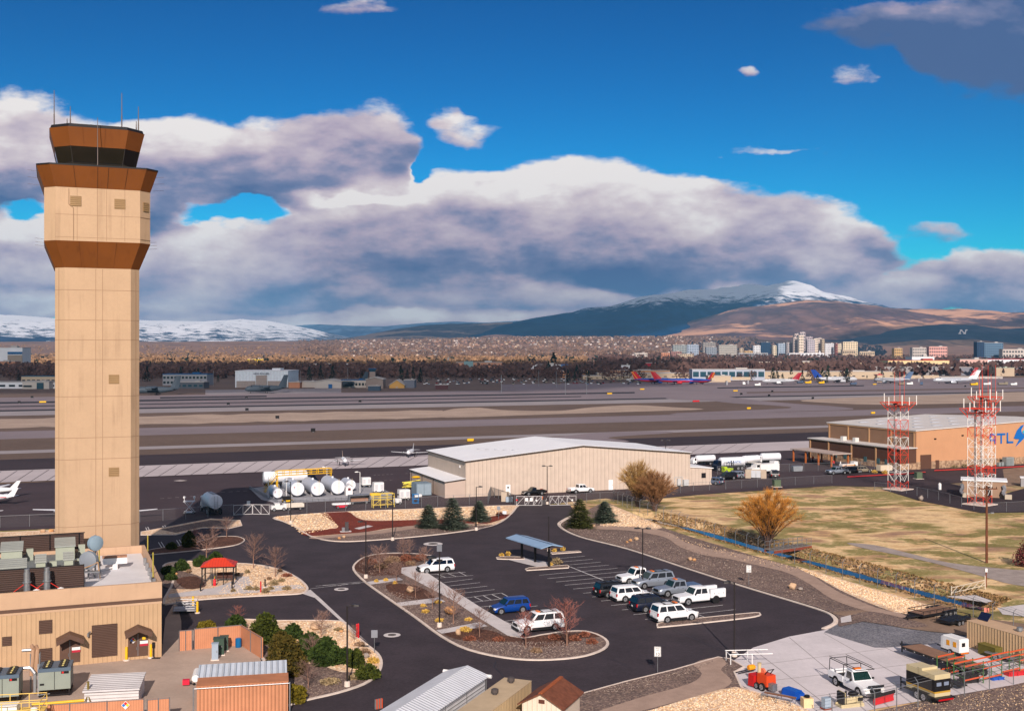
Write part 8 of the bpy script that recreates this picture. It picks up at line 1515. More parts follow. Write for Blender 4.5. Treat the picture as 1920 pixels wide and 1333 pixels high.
def gate(label,a,c,n,mirror=1,h=1.85,notices=()):
    a,c=G(*a),G(*c);d_=c-a;o=thing('sliding_gate',label,'gate',(a.x,a.y,.08),math.atan2(d_.y,d_.x),'white framed gates');L=d_.length;b=MB();PG=mat('gate_paint',(186,182,182),.5,0)
    [b.tube((0,0,z),(L,0,z),.06,n=5)for z in(.12,h)];[b.tube((L*i/n,0,.12),(L*i/n,0,h),.05,n=5)for i in range(n+1)];[b.tube((L*i/n,0,.12 if mirror>0 else h),(L*(i+1)/n,0,h if mirror>0 else.12),.05,n=5)for i in range(n)];b.build('frame',PG,o)
    b=MB();b.quad((0,.02,.12),(L,.02,.12),(L,.02,h),(0,.02,h));b.build('wire_mesh',WIRE,o)
    for x,z,w,hh,m in notices:b=MB();b.box(x,-.08,z,w,.02,hh);b.build('notice',m,o)
gate('left leaf of the double sliding gate before the cream hangar',(968,949),(1016,949),3,1,notices=((2.0,.9,.55,.65,SIGNW),(2.9,.9,.55,.65,SIGNW),(3.9,.9,.3,.3,SIGNW),(.1,1.0,.3,.3,SRED)))
gate('right leaf of the double sliding gate before the cream hangar',(1031,949),(1080,948),3,-1,notices=((1.9*2.3,.9,.3,.3,SIGNW),))
gate('left ramp gate leaf beside the tanker',(438,967),(473,965.5),2,1);gate('right ramp gate leaf beside the rock bed',(474,965.5),(505,966),2,-1)
p=G(955,941);o=thing('gate_operator','tan block pillar and grey cabinet beside the left gate leaf','cabinet',(p.x,p.y,.05),0);b=MB();b.box(-.8,.6,0,1.6,.8,1.9);b.build('pillar',mat('block_tan',(182,166,148),.85,.08,1),o);b=MB();b.box(0,-.4,.05,1.4,.7,1.0);b.build('cabinet',mat('cab_blue_grey',(150,164,178),.5,.05,1),o)
p=G(1022,946);o=thing('gate_motor','dark gate motor box with orange lamp at the foot of the gate lamp','gate motor',(p.x,p.y,.05));b=MB();b.box(-.3,0,0,.8,.6,.9);b.build('housing',mat('pedestal_dark',(70,66,68),.5,0),o);b=MB();b.lathe([(.1,0),(.1,.2),(.04,.26)],8,(-.5,0,1.3));b.tube((-.5,0,.9),(-.5,0,1.3),.04);b.build('warning_lamp',AMBER,o)
# ---------------------------------------------------------------- terminal, far buildings, city and trees
WINB=mat('window_dark',(40,44,54),.15,0,spec=.5);WINT=mat('window_teal',(44,72,88),.12,0,spec=.6)
_win={}
def block(label,px0,px1,ytop,Y,depth,m,name='building',roofm=None,wins=None,winm=WINB,cat='building',group=None,parts=(),rz=0.0,zb=None,gable_h=0,ww=.62,wh=.5):
    x0,x1=XA(px0,Y),XA(px1,Y);W=x1-x0;cx=(x0+x1)/2;z0=terrain(cx,Y)if zb is None else zb;H=ZA(ytop,Y)-z0
    o=thing(name,label,cat,(cx,Y,z0-.3),rz,group);H+=.3
    b=MB()
    if gable_h:b.xprism([(-W/2,0),(W/2,0),(W/2,H-gable_h),(0,H),(-W/2,H-gable_h)],0,depth)
    else:b.box(0,depth/2,0,W,depth,H)
    b.build('wall',m,o)
    rm=roofm or mat('roof_pale',(176,170,166),.8,.08,.05);b=MB()
    if gable_h:b.xprism([(-W/2-.6,H-gable_h-.1),(0,H+.05),(W/2+.6,H-gable_h-.1),(W/2+.6,H-gable_h+.4),(0,H+.6),(-W/2-.6,H-gable_h+.4)],-.6,depth+.6)
    else:b.box(0,depth/2,H,W+.5,depth+.5,.5);b.box(W*.2,depth*.5,H+.5,W*.16,depth*.3,min(2.5,H*.12))
    b.build('roof',rm,o)
    if wins:
        nr,nc=wins;k=(round(W/nc,1),round(H/nr,1),winm.name)
        cw,chh=W/nc*ww,H/(nr+.6)*wh
        if k not in _win:w=MB();w.box(0,-.12,0,cw,.16,chh);_win[k]=w.mesh('window',winm)
        n=0
        for r in range(nr):
            for c in range(nc):
                if n<100:put('window',_win[k],o,(-W/2+W*(c+.5)/nc,0,H*(r+.45)/(nr+.3)));n+=1
    for nm,ax,aw,az,ah,am,ad in parts: # extra panels by fraction of the front
        b=MB();b.box(-W/2+W*(ax+aw/2),ad/2-.25,H*az,W*aw,abs(ad)+.5,H*ah);b.build(nm,am,o)
    return o
def c_(n,rgb):return mat(n,rgb,.8,.05,.05)
BEI,TERR,PALE,GRYB,WHB=c_('bldg_beige',(186,166,142)),c_('bldg_terracotta',(190,132,102)),c_('bldg_pale',(190,180,172)),c_('bldg_grey',(150,150,156)),c_('bldg_white',(222,222,226))
BLUR,DGR,NAVY=c_('roof_blue',(28,82,130)),c_('bldg_darkgrey',(92,96,104)),c_('bldg_navy',(34,60,92))
WNG=rib_mat('white_hangar_panel',(216,222,230),2.5,0,.2,.6);TAUPE=rib_mat('taupe_door',(160,146,140),1.2,2,.4,.7)
o=block('white guard hangar with three taupe doors and dark lettering',441,540,696,905,45,WNG,'hangar',WHB,parts=(('hangar_door',.03,.35,0,.42,TAUPE,-.6),('hangar_door',.40,.20,0,.76,TAUPE,-.8),('hangar_door',.62,.36,0,.42,TAUPE,-.6)))
text(o,'HIGH ROLLERS',1.9,(0,-.75,11.0),(PI/2,0,0),c_('letter_navy',(44,54,80)),ext=.1,align='CENTER')
block('blue roofed two storey building left of the white hangar',305,388,702,960,20,GRYB,roofm=BLUR,wins=(2,12));block('grey glass fronted flight building beside the left transport',330,382,717,880,16,DGR,wins=(1,5),winm=WINT)
block('long low white flight shed left of the tower',-60,105,717,880,18,WHB,wins=(1,9));block('grey flight building with dark window tower left of the tower',42,92,716,872,14,PALE,parts=(('window',.55,.25,.05,.85,WINT,-.3),('window',.05,.3,.35,.2,WINB,-.3)))
block('teal curved roof building beyond the left flight sheds',40,150,706,960,18,BEI,roofm=c_('roof_teal',(40,84,108)),wins=(1,12));block('tan low wing right of the white hangar',541,562,717,895,20,TERR);block('pale low hangar with blue door',590,640,712,890,26,PALE,'hangar',gable_h=1.6,parts=(('hangar_door',.52,.14,0,.5,c_('door_blue',(40,96,150)),-.4),));block('small pale shed before the low hangar',566,592,716,905,15,PALE)
block('light blue roofed guard offices by the third transport',640,690,713,900,14,PALE,roofm=BLUR,wins=(1,8));block('brown low guard building under the little tower',686,718,708,880,18,c_('bldg_taupe',(146,130,122)),gable_h=1.5);block('blue netted shed on the apron edge',690,712,724,830,8,c_('netted_blue',(70,86,104)));block('arched yellow end hut beside the guard building',730,758,713,890,22,c_('hut_yellow',(206,158,88)),'hut',gable_h=4,parts=(('door',.42,.16,0,.25,BEI,-.4),));block('grey low shed right of the yellow hut',757,777,713,895,18,c_('bldg_slate',(112,116,128)));block('dark red container row on the far verge',816,840,722,860,3,c_('cont_maroon',(92,60,62)),'container')
# little guard tower
o=thing('fire_tower','small grey training tower with blue glazed cab in the guard base','tower',(XA(698,915),915,0));b=MB();b.box(0,3,0,4.6,6,ZA(697,915));b.build('shaft',c_('bldg_taupe',(146,130,122)),o);b=MB();b.box(0,3,ZA(697,915),4.6,5,2.2,0,0,1.25,1.2);b.build('cab',WINT,o);b=MB();b.box(0,3,ZA(697,915)+2.2,6.2,6.6,.5);b.build('roof',BLUR,o)
# hotels and road
block('terracotta hotel with green glass stair tower',855,941,680,1400,22,TERR,'hotel',wins=(5,14),winm=PALE,parts=(('glass_bay',.175,.2,0,1.12,c_('glass_green',(126,156,160)),-2.0),('entrance_canopy',.38,.2,0,.12,PALE,-6)),ww=.34,wh=.3)
block('white hotel with grouped dark windows and blue end tower',993,1052,684,1330,18,WHB,'hotel',wins=(3,9),parts=(('end_tower',1.0,.22,0,1.05,c_('blue_tower',(70,104,150)),6),));block('bell tower beyond the terracotta hotel',839,842,671,1900,3.4,PALE,'tower')
o=block('elevated tan highway wall behind the guard base',560,1000,692,1560,14,c_('wall_tan',(170,142,118)),'highway_wall',cat='wall');o=block('terracotta parking garage left of the terminal',1050,1102,696,1240,40,c_('garage_terracotta',(196,142,100)),'parking_garage',wins=(2,4),ww=.8,wh=.4);block('long orange brown garage wall behind the terminal',1104,1256,695,1290,30,c_('garage_orange',(200,148,106)),'parking_garage',wins=(1,8),ww=.5,wh=.2)
block('low tan terminal wing behind the blue jets',1093,1200,705,1165,20,BEI,'terminal',wins=(1,10),ww=.4,wh=.3);block('tan terminal concourse behind the blue tails',1120,1300,700,1195,24,BEI,'terminal',wins=(1,12),ww=.4,wh=.25)
block('grey glass terminal wing with ten big dark panes',1298,1434,693,1120,20,c_('wing_grey',(166,172,186)),'terminal',wins=(1,10),winm=WINT,ww=.8,wh=.75);block('tan terminal base block with jet bridge',1328,1370,705,1060,14,BEI,'terminal',wins=(1,3));block('long tan concourse right of the glass wing',1434,1680,697,1180,24,BEI,'terminal',wins=(1,14),ww=.3,wh=.2);block('tan gate house with red roof in the ramp middle',1645,1655,703,1060,10,BEI,'gate_house',roofm=SRED)
block('long pale concourse wall behind the right jets',1655,1880,707,1190,14,PALE,'terminal',wins=(1,16),ww=.3,wh=.2);block('grey hangar row behind the right ramp',1632,1772,688,1330,26,c_('row_grey',(150,146,148)),'hangar_row',wins=(1,12),ww=.2,wh=.2);block('slate hangar row at the right end',1780,2020,689,1340,26,c_('row_slate',(128,128,138)),'hangar_row',wins=(1,14),ww=.2,wh=.2)
block('beige arched mall with red gable roof and dark arches',1665,1780,676,1480,30,c_('mall_beige',(224,198,150)),'mall',roofm=c_('roof_red',(170,70,60)),wins=(1,5),ww=.6,wh=.6);block('white roofed store behind the red gabled mall',1710,1752,669,1560,26,WHB,'store');block('pink stores with red and blue fascia on the right',1800,1852,674,1560,26,c_('store_pink',(210,170,160)),'store',wins=(1,6));block('white stores with red roofs at the far right',1852,2000,674,1600,26,WHB,'store',roofm=SRED,wins=(1,8));block('pale green roofed shed at the right',1868,1902,690,1300,20,BEI,'store',roofm=c_('roof_palegreen',(170,176,160)))
block('long cream warehouse right of the city towers',1420,1560,679,1750,20,c_('ware_cream',(222,200,166)),'warehouse',wins=(1,16),ww=.4,wh=.3);block('cream warehouse before the casino tower',1560,1640,680,1700,20,c_('ware_cream',(222,200,166)),'warehouse',wins=(1,8));block('dark red roofed store row',1410,1440,683,1500,18,c_('store_maroon',(120,64,56)),'store');block('red billboard clad store in the trees',1209,1252,681,1450,12,c_('red_clad',(156,40,50)),'store',parts=(('poster',.55,.12,.3,.5,PALE,-.3),('poster',.8,.12,.3,.5,PALE,-.3)));block('white long trailer box on the highway',1164,1182,685,1330,3,WHB,'trailer',cat='trailer')
block('white casino block with blue band at the far left',-30,42,652,1700,30,WHB,'hotel',parts=(('blue_band',.62,.38,.72,.1,c_('band_blue',(40,92,140)),-.5),('glass_slot',.36,.03,.25,.65,WINB,-.4),('tan_panel',.62,.38,0,.68,c_('panel_tan',(150,136,124)),-.3)));block('low brick annex below the white casino block',-40,28,678,1650,20,TERR);block('white row of apartments in the dark trees',586,656,682,1750,14,WHB,'apartments',wins=(2,14));block('dark green sports net fence in the trees',536,588,681,1800,4,c_('net_green',(70,84,82)),'net_fence',cat='fence');block('bright yellow building among the tan trees',464,494,673,2300,16,c_('bldg_yellow',(206,170,40)),wins=(2,8))
block('brick school roof in the dark trees',716,742,682,1720,14,c_('brick_brown',(140,104,92)),'school',wins=(1,6));block('maroon roofed church hall',808,838,683,1700,14,BEI,'hall',roofm=c_('roof_maroon',(92,50,48)),gable_h=4)
# downtown
D=[(1262,1290,647,4300,c_('t_greygreen',(150,156,156)),(6,10),'grey green office slab at the left of downtown'),(1289,1310,646,4200,c_('t_bluegrey',(160,172,190)),(7,6),'blue grey hotel beside the left office slab'),(1318,1342,642,4500,c_('t_taupe',(150,142,138)),(7,8),'taupe office tower with banded floors'),(1324,1344,651,4200,c_('t_slate',(140,146,156)),(5,6),'slate block before the taupe tower'),(1348,1382,647,4400,c_('t_stone',(176,170,162)),(5,9),'stone court building in the middle of downtown'),(1387,1394,653,4100,BEI,(4,2),'small cream tower left of the navy one'),(1396,1412,658,4100,c_('t_ochre',(196,160,110)),(3,5),'ochre low block downtown'),(1413,1426,648,4200,WHB,(6,4),'white apartment tower left of the dark navy tower'),(1427,1445,642,4250,NAVY,(8,6),'dark navy glass tower downtown'),(1449,1456,648,4300,c_('t_cream2',(220,206,180)),(5,2),'thin cream tower right of the navy tower'),(1459,1476,644,4300,c_('t_paleblue',(166,182,200)),(7,6),'pale blue striped hotel left of the casino cluster'),(1475,1492,642,4200,c_('t_greytan',(172,164,164)),(8,5),'grey tan hotel wing at the casino cluster foot'),(1488,1503,633,4150,c_('t_rose',(206,188,178)),(11,5),'left shoulder tower of the tall casino'),(1490,1500,626,4250,c_('t_rose2',(196,178,174)),(13,3),'rear left shaft of the tall casino'),(1500,1510,623,4200,c_('t_rose3',(190,174,176)),(13,3),'tallest rear shaft of the casino'),(1498,1507,629,4100,c_('t_cream3',(226,208,190)),(12,3),'cream front shaft of the tall casino'),(1511,1524,632,4250,c_('t_mauve',(180,164,172)),(10,4),'mauve casino slab right of the tallest'),(1514,1528,637,4100,c_('t_lilac',(188,178,186)),(9,4),'lilac hotel slab in the casino cluster'),(1526,1534,635,4150,c_('t_cream3',(226,208,190)),(10,2),'cream hotel slab next to the lilac one'),(1533,1541,634,4200,c_('t_rose',(206,188,178)),(10,3),'rose hotel slab right in the cluster'),(1541,1546,636,4150,BEI,(10,2),'narrow beige slab closing the cluster'),(1547,1567,644,4300,WHB,(7,8),'white grid fronted hotel right of the cluster'),(1567,1571,644,4250,c_('t_brick',(150,92,84)),(5,1),'brick red sliver tower'),(1571,1579,645,4300,c_('t_cream2',(220,206,180)),(6,4),'cream tower beside the brick sliver'),(1581,1608,641,4200,c_('t_cream4',(228,208,176)),(7,6),'cream hotel with dark vertical stripes'),(1580,1604,656,4000,BEI,(2,6),'low beige podium under the striped hotel'),(1612,1640,659,3900,BEI,(2,8),'low cream hall right of the striped hotel'),(1832,1846,641,2900,NAVY,(10,3),'dark blue tower slab of the right hand resort'),(1846,1881,643,2950,c_('resort_blue',(96,124,150)),(8,9),'blue grey striped wing of the right hand resort'),(1677,1692,653,3200,c_('t_ochre',(196,160,110)),(4,4),'ochre office block in the right trees'),(1711,1737,652,3300,PALE,(4,8),'pale apartment pair in the right trees'),(1742,1776,650,3300,c_('t_pink',(214,160,150)),(4,8),'pink apartment row in the right trees'),(1240,1262,661,3600,TERR,(4,6),'terracotta hospital wing left of downtown'),(1258,1278,659,3500,c_('t_redbrick',(150,110,104)),(4,5),'red brick hospital block'),(1270,1300,664,3400,BEI,(3,8),'beige clinic row before downtown'),(1190,1214,662,3500,PALE,(2,8),'pale columned block left of the hospital'),(1385,1440,662,3800,GRYB,(2,14),'long grey podium below the navy tower'),(1480,1545,662,3900,WHB,(2,14),'white casino podium with pale dome'),(1880,1930,655,2900,PALE,(3,9),'pale convention block right of the resort')]
for x0,x1,yt,Y,m,w,lab in D:block(lab,x0,x1,yt,Y,22,m,'tower_block',wins=(min(w[0],8),min(w[1],9)),group='downtown buildings',ww=.55,wh=.5)
o=thing('dome','white pointed dome at the foot of the casino cluster','dome',(XA(1537,4050),4050,terrain(XA(1537,4050),4050)));b=MB();b.lathe([(6,0),(6,8),(5,16),(3,22),(.3,27)],12);b.build('shell',WHB,o,True);b=MB();b.box(0,0,0,16,12,6);b.build('base',PALE,o)
# airliners at the gates
JB,JR,JY=mat('jet_blue',(30,78,170),.35,.03,.2),mat('jet_red',(206,40,50),.35,0),mat('jet_yellow',(238,160,40),.35,0)
AW2=mat('jet_white',(186,188,194),.35,.02,1,spec=.4)
def jet(label,px,py,heading,L,body,finm,belly=None,eng=None,tail2=None):
    p=G(px,py);o=airplane(label,(p.x,p.y),heading,L,L*.92,L*.052,'airliner','airliner',body,finm,2,False,1.4,group='airliners at the gates',belly=belly,engm=eng,finshape=(.27,.16,.15),jet=True,chord=.17)
    if tail2:b=MB();fin(b,-L*.425,L*.052+1.4+L*.052*.4,L*.19,L*.09,L*.05,L*.15,.24);b.build('fin_stripe',tail2,o)
    r=L*.052;b=MB();[b.box(-L*.12+L*.018*i,s*(r*.98),1.4+r*1.25,.35,.06,.4)for i in range(24)for s in(-1,1)];b.build('cabin_windows',TRIMB,o);return o
jet('blue jet with red and yellow tail at the left gate',1226,719.5,.25,36,JB,JR,JR,JB,JY);jet('blue jet with red belly and tail in the middle of the three',1266,720.5,-.1,36,JB,JR,JR,JR,None);jet('blue jet nose in with red and yellow tail right of the three',1311,721,PI/2+.5,36,JB,JR,JR,JB,JY)
jet('red and white tail jet behind the terminal base block',1352,711.5,PI/2,38,AW2,JR);jet('white jet with dark red tail before the glass wing',1463,720.5,PI+.1,33,AW2,mat('tail_maroon',(150,20,40),.4,0),None,AW);jet('white jet with dark blue tail and nose to the right',1568,717.5,.05,40,AW2,mat('tail_blue',(20,60,140),.4,0));jet('silver jet with blue grey tail partly behind the left radio mast',1672,719,PI/2+.7,36,AW2,mat('tail_slate',(110,130,160),.4,0));o=jet('silver jet with red and white striped tail on the right',1790,719.5,PI+.05,40,mat('jet_silver',(196,200,208),.3,0,metal=.3),AW);b=MB();[b.box(-16.2-k*.75,0,7.2+k*1.25,4.2-k*.2,.62,.6)for k in range(6)];b.build('fin_stripe',JR,o)
jet('large silver jet wing cut by the right edge of the photo',1960,716,PI/2+.4,50,mat('jet_silver',(196,200,208),.3,0,metal=.3),AW)
for i,(px,py,hd,L)in enumerate(((1395,722,1.4,9),(1500,719,.2,8),(1515,719.5,.1,8),(1420,724,.1,7),(1690,722,.3,8),(1705,722,.2,8),(1728,722,1.2,9),(1826,723,.1,9),(1850,722.5,.1,9),(1880,722,.1,12),(1900,723,.1,8),(1600,722,.2,8),(1540,720,.2,7),(1180,714,.1,8),(1160,714,.2,7))):
    p=G(px,py);o=thing('ramp_vehicle','small pale ramp vehicle beside the parked airliners','ramp vehicle',(p.x,p.y,.1),hd,'ramp vehicles at the terminal');b=MB();b.box(0,0,.5,L*.7,2.2,1.4);b.box(L*.25,0,1.9,L*.2,2,.7);b.build('body',(WHITE,PSLATE,YEL,WHITE,PTAN)[i%5],o);b=MB();b.box(0,0,0,L*.6,1.9,.5);b.build('undercarriage',TRIMB,o)
for i,(px,py,d_)in enumerate(((1350,722,1),(1390,720,-1),(1640,716,1),(1710,716,-1),(1745,716,1),(1480,714,1))):
    p=G(px,py);o=thing('jet_bridge','beige jet bridge at the terminal','jet bridge',(p.x,p.y,.1),.2*d_,'jet bridges');b=MB();b.box(0,0,3.6,16,2.6,2.6);b.build('tunnel',BEI,o);b=MB();b.box(6,0,0,1.2,2.2,3.6);b.build('support',GRYB,o)
# cars in the far car park, low detail
cm={}
def small_car(m):
    b=MB();b.loft([[(x,-.9*k,.25),(x,.9*k,.25),(x,.9*k,h),(x,-.9*k,h)]for x,k,h in((-2.3,.9,.7),(-2.1,1,.95),(-1.6,1,.98),(1.0,1,.95),(2.1,.95,.75),(2.3,.85,.5))]);b.loft([[(x,-.78*k,.9),(x,.78*k,.9),(x,.7*k,h),(x,-.7*k,h)]for x,k,h in((-1.9,.95,1.0),(-1.3,1,1.5),(.2,1,1.5),(1.0,.95,1.0))],1);return b.mesh('parked_car',[m,GLASS])
CM=[small_car(m)for m in(PW,PSIL,PBLK,PNAVY,PSLATE,PW,PTAN,mat('car_red',(130,24,28),.35,0))]
r=random.Random(11)
for i in range(150):
    px=r.uniform(775,1105)if i<120 else r.uniform(1105,1200);Yd=r.choice((985,1005,1030,1050,1080,1100,1130,1160))+r.uniform(-2,2)
    o=put('parked_car',CM[r.randrange(8)],None,(XA(px,Yd),Yd,.1),r.choice((0,PI))+PI/2+r.uniform(-.1,.1));tag(o,'tiny parked car in the distant terminal car park','car','cars in the far car park')
# far trees: individuals nearest, then one mass
def far_crown(seed,n,w,h,size,cone=False):
    b=MB();q=random.Random(seed)
    for i in range(n):
        t=q.random();a=q.uniform(0,6.28)
        if cone:z=h*(.06+.94*t);rr=w/2*(1-t)**.8*math.sqrt(q.random())+.1;p=Vector((rr*math.cos(a),rr*math.sin(a),z))
        else:
            u=Vector((q.gauss(0,1),q.gauss(0,1),q.gauss(0,1))).normalized()*(q.random()**.4);p=Vector((u.x*w/2,u.y*w/2,h*.58+u.z*h*.42))
        d=Vector((q.gauss(0,1),q.gauss(0,1),q.gauss(.2,.8))).normalized();e=d.orthogonal().normalized();f=d.cross(e);s=size*q.uniform(.5,1.4)
        b.add([p-e*s,p+f*s*.7,p+e*s*.8+d*s*.4,p-f*s*.6+d*s*.5],[(0,1,2,3)])
    return b
def tree_kind(pref,col,c2,cone,w,h,n,size):
    m=mat(pref,col,.95,.25,.06,spec=.05,c2=c2);out=[]
    for k in range(4):
        T=MB();T.tube((0,0,-1),(0,0,h*.55),h*.025,h*.012,n=5);out.append((far_crown(k*13+len(pref),n,w,h,size,cone).mesh('crown',m),T.mesh('trunk',BARKD)))
    return out
K_BARE=tree_kind('far_bare_brown',(88,66,62),(112,86,80),False,9,11,200,.7);K_CON=tree_kind('far_conifer',(26,38,34),(42,56,46),True,6,13,200,.6);K_TAN=tree_kind('far_tan_tree',(140,108,80),(168,132,98),False,9,10,170,.8);K_OLV=tree_kind('far_olive_tree',(82,84,50),(112,106,62),False,8,9,170,.8)  # cloud shade put into the bare browns, sunlight into the tans
def put_tree(kind,x,y,s,name,label,group):
    z=terrain(x,y);cr,tk=kind[r.randrange(4)];o=thing(name,label,'tree',(x,y,z-.3),r.uniform(0,6.28),group);o.scale=(s*r.uniform(.85,1.25),s*r.uniform(.85,1.25),s)
    put('crown',cr,o);put('trunk',tk,o)
def rnd_y(a,b):return 1/r.uniform(1/b,1/a)
for i in range(285): # dark bare trees of the town belt
    px=r.uniform(-60,1700);Y=rnd_y(1080,1750 if px<1150 else 2400);put_tree(K_BARE,XA(px,Y),Y,r.uniform(.75,1.35),'bare_street_tree','far bare brown tree in the dark belt beyond the airfield','far bare brown trees')
for i in range(150):
    if i<60:px,Y=r.choice((r.uniform(560,800),r.uniform(1040,1120),r.uniform(1420,1660),r.uniform(0,440))),rnd_y(1020,1350)
    else:px,Y=r.uniform(-60,1950),rnd_y(1300,3600)
    if 855<px<1060 and Y<1400:continue
    put_tree(K_CON,XA(px,Y),Y,r.uniform(.55,1.2),'far_conifer','far dark conifer standing among the bare town trees','far dark conifers')
put_tree(K_CON,XA(1038,1500),1500,2.1,'far_conifer','tallest dark conifer rising behind the white hotel',None);put_tree(K_CON,XA(1028,1150),1150,1.5,'far_conifer','big dark conifer in front of the white hotel',None)
for i in range(260):
    px=r.uniform(-80,1000);Y=rnd_y(1740,2800);put_tree(K_TAN,XA(px,Y),Y,r.uniform(.8,1.3),'tan_tree','far sunlit tan tree in the bright belt','far sunlit tan trees')
for i in range(70):
    px=r.choice((r.uniform(1650,1950),r.uniform(0,900)));Y=rnd_y(1400,3200);put_tree(K_OLV,XA(px,Y),Y,r.uniform(.6,1.1),'olive_tree','far olive green tree in the town','far olive trees')
def mass(name,n,x_range,y_range,col,c2,size,hh,seed,label=None):
    q=random.Random(seed);b=MB()
    for i in range(n):
        px=q.uniform(*x_range);Y=1/q.uniform(1/y_range[1],1/y_range[0]);X=XA(px,Y);z=terrain(X,Y);h=hh*q.uniform(.6,1.4);w=h*.5
        for k in range(7):
            a=q.uniform(0,6.28);p=Vector((X+q.uniform(-w,w),Y+q.uniform(-w,w),z+h*q.uniform(.15,.95)));s=size*q.uniform(.6,1.4);e=Vector((math.cos(a),math.sin(a),0));f=Vector((q.gauss(0,.3),q.gauss(0,.3),1)).normalized()
            b.add([p-e*s,p-f*s*.7,p+e*s,p+f*s*.8],[(0,1,2,3)])
    o=b.build(name,mat(name+'_leaf',col,.95,.25,.01,spec=.05,c2=c2));o['kind']='stuff'
mass('bare_woodland',2000,(-100,1140),(1200,1720),(84,64,62),(108,84,78),2.6,11,1);mass('bare_woodland',3600,(1120,1960),(1300,4200),(84,64,62),(108,84,78),3.4,12,6);mass('tan_woodland',4600,(-100,1100),(1740,7000),(142,110,84),(170,134,102),3.4,10,2);mass('conifer_woodland',600,(-100,1960),(1800,5200),(28,38,36),(46,58,50),3.0,12,3);mass('hillside_woodland',4200,(560,1420),(4400,8900),(104,82,72),(144,114,96),5,10,4);mass('dark_hill_woodland',1100,(1290,1660),(4600,6800),(36,42,56),(56,58,70),5,11,5)  # bare and tan woodland colours carry the same painted shade and sunlight
# houses: individuals nearest, the rest as one townscape
HW=[c_('house_%s'%n,c)for n,c in(('cream',(206,182,158)),('white',(214,202,196)),('tan',(172,136,110)),('grey',(136,126,124)),('rose',(172,132,114)))];HR=[c_('shingle_%s'%n,c)for n,c in(('brown',(130,98,86)),('grey',(112,104,104)),('tan',(150,118,100)))]
def house_mb(b,x,y,z,w,d_,h,a,i,j):
    k=MB();k.xprism([(-w/2,-1),(w/2,-1),(w/2,h),(0,h+w*.22),(-w/2,h)],-d_/2,d_/2,i);k.xprism([(-w/2-.5,h-.1),(0,h+w*.22+.1),(w/2+.5,h-.1),(w/2+.5,h+.3),(0,h+w*.22+.6),(-w/2-.5,h+.3)],-d_/2-.5,d_/2+.5,j);k.xf(Matrix.Translation((x,y,z))@Matrix.Rotation(a,4,'Z'));b.v,o_=b.v,len(b.v);b.v+=k.v;b.f+=[tuple(q+o_ for q in f)for f in k.f];b.m+=k.m
HM=[]
for i in range(10):
    a,c=MB(),MB();w,d_,h=11,14,4.5+(i%3);a.xprism([(-w/2,-1),(w/2,-1),(w/2,h),(0,h+2.4),(-w/2,h)],-d_/2,d_/2);c.xprism([(-w/2-.5,h-.1),(0,h+2.5),(w/2+.5,h-.1),(w/2+.5,h+.3),(0,h+3),(-w/2-.5,h+.3)],-d_/2-.5,d_/2+.5);HM.append((a.mesh('wall',HW[i%5]),c.mesh('roof',HR[i%3])))
for i in range(280):
    px=r.uniform(-80,1700);Y=rnd_y(1450,3800)if i<120 else rnd_y(4300,6500);X=XA(px if i<120 else r.uniform(640,1330),Y);o=thing('house','far pale gabled house among the town trees' if i<120 else 'far sunlit house on the suburban slope','house',(X,Y,terrain(X,Y)),r.uniform(0,6.28),'far houses in the belt' if i<120 else 'far houses on the slope');a,c=HM[r.randrange(10)];put('wall',a,o);put('roof',c,o)
b=MB()
for i in range(1900):
    Y=rnd_y(4600,9300);px=r.uniform(640,1340)if i<2200 else r.uniform(1300,1960)
    if i>=2200:Y=rnd_y(3000,5600)
    X=XA(px,Y);house_mb(b,X,Y,terrain(X,Y),r.uniform(10,16),r.uniform(10,18),r.uniform(3.5,7),r.uniform(0,6.28),r.randrange(5),5+r.randrange(3))
o=b.build('suburb_houses',HW+HR);o['kind']='stuff'
b=MB() # low commercial roofs of the right-hand district
for i in range(200):
    Y=rnd_y(1500,3000);px=r.uniform(1600,1980)if i<130 else r.uniform(100,1560);X=XA(px,Y);b.box(X,Y,terrain(X,Y),r.uniform(14,36),r.uniform(14,30),r.uniform(3.5,6),r.randrange(5),r.uniform(-.4,.4))
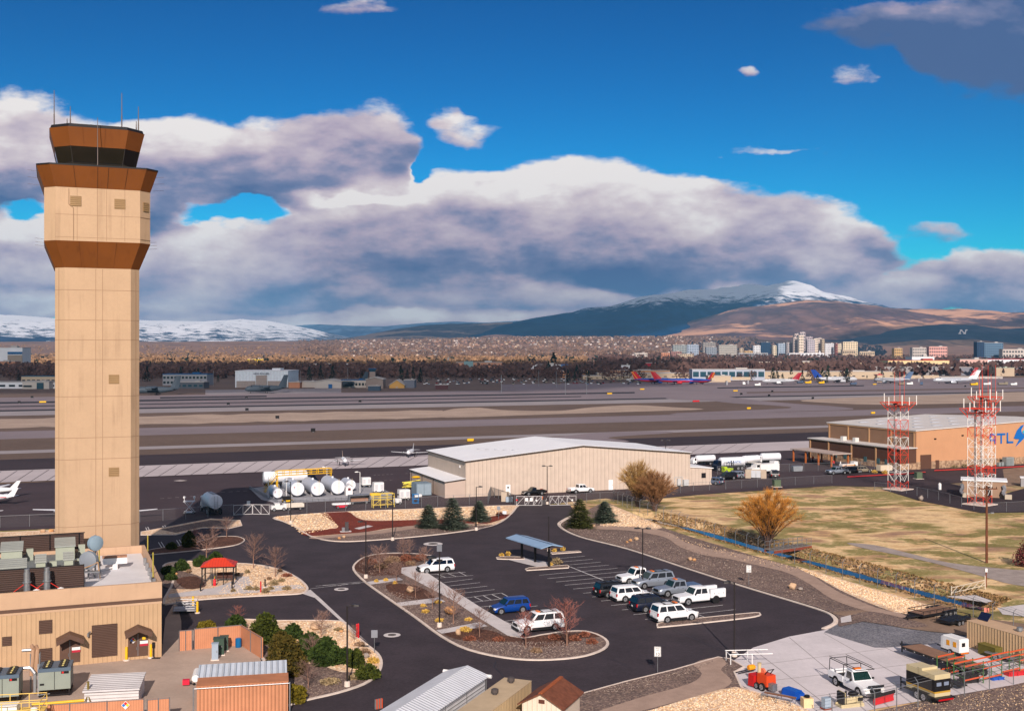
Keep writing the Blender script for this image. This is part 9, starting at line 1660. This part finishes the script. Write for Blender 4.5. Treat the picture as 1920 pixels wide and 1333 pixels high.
o=b.build('commercial_blocks',HW);o['kind']='stuff'
# ---------------------------------------------------------------- clouds added overhead, out of frame, to shade the town belt and mountains; and the valley's air
def overhead_shade_cloud(outline,alt,thick,seed,alpha=.48):
    # outline on the ground where its shadow falls, moved back along the sun's rays to the cloud's height
    k=alt/math.tan(SUN_EL);P=cat_rom([Vector((x-d.x*k,y-d.y*k,0))for x,y in outline],14);c=sum(P,Vector())/len(P);b=MB();rings=[]
    for s,z in((.86,0),(1.0,.12),(.97,.4),(.8,.75),(.45,1.0)):
        rg=[]
        for i,p in enumerate(P):
            q=c+(p-c)*s*(1+.10*noise.noise((p.x/260,p.y/160,seed))+.05*noise.noise((p.x/70,p.y/50,seed)));rg.append((q.x,q.y,alt+thick*z*(1+.3*noise.noise((p.x/300,p.y/300,seed+5)))))
        rings.append(rg)
    b.loft(rings);o=b.build('shade_cloud',mat('shade_cloud_white_%d'%seed,(236,236,240),.95,0,alpha=alpha),smooth=True);return struct(o)
overhead_shade_cloud([(-1400,640),(-600,700),(-200,735),(60,780),(150,960),(200,1300),(360,1900),(240,2050),(0,1800),(-400,1680),(-900,1460),(-1900,1380),(-2000,1100)],1500,260,1)
overhead_shade_cloud([(-1400,9800),(-300,9800),(700,9900),(1300,10500),(1900,11900),(2700,13300),(3300,16500),(0,17500),(-2600,16500)],5000,400,2,.74)
overhead_shade_cloud([(1700,7200),(2300,8300),(3200,9300),(5200,10700),(8000,11600),(8600,7000),(4500,6700)],5000,400,3,.45)
def haze_box():
    b=MB();b.box(0,13000,-62,30000,28000,1262);m=bpy.data.materials.new('valley_air');m.use_nodes=True;t=NT(m.node_tree);t.n.clear()
    v=t.new('ShaderNodeVolumePrincipled');v.inputs['Color'].default_value=(.25,.62,1,1);v.inputs['Density'].default_value=3.4e-5;v.inputs['Anisotropy'].default_value=.0
    out=t.new('ShaderNodeOutputMaterial');t.l.new(v.outputs[0],out.inputs['Volume']);o=b.build('haze',m);struct(o,'stuff')
haze_box()
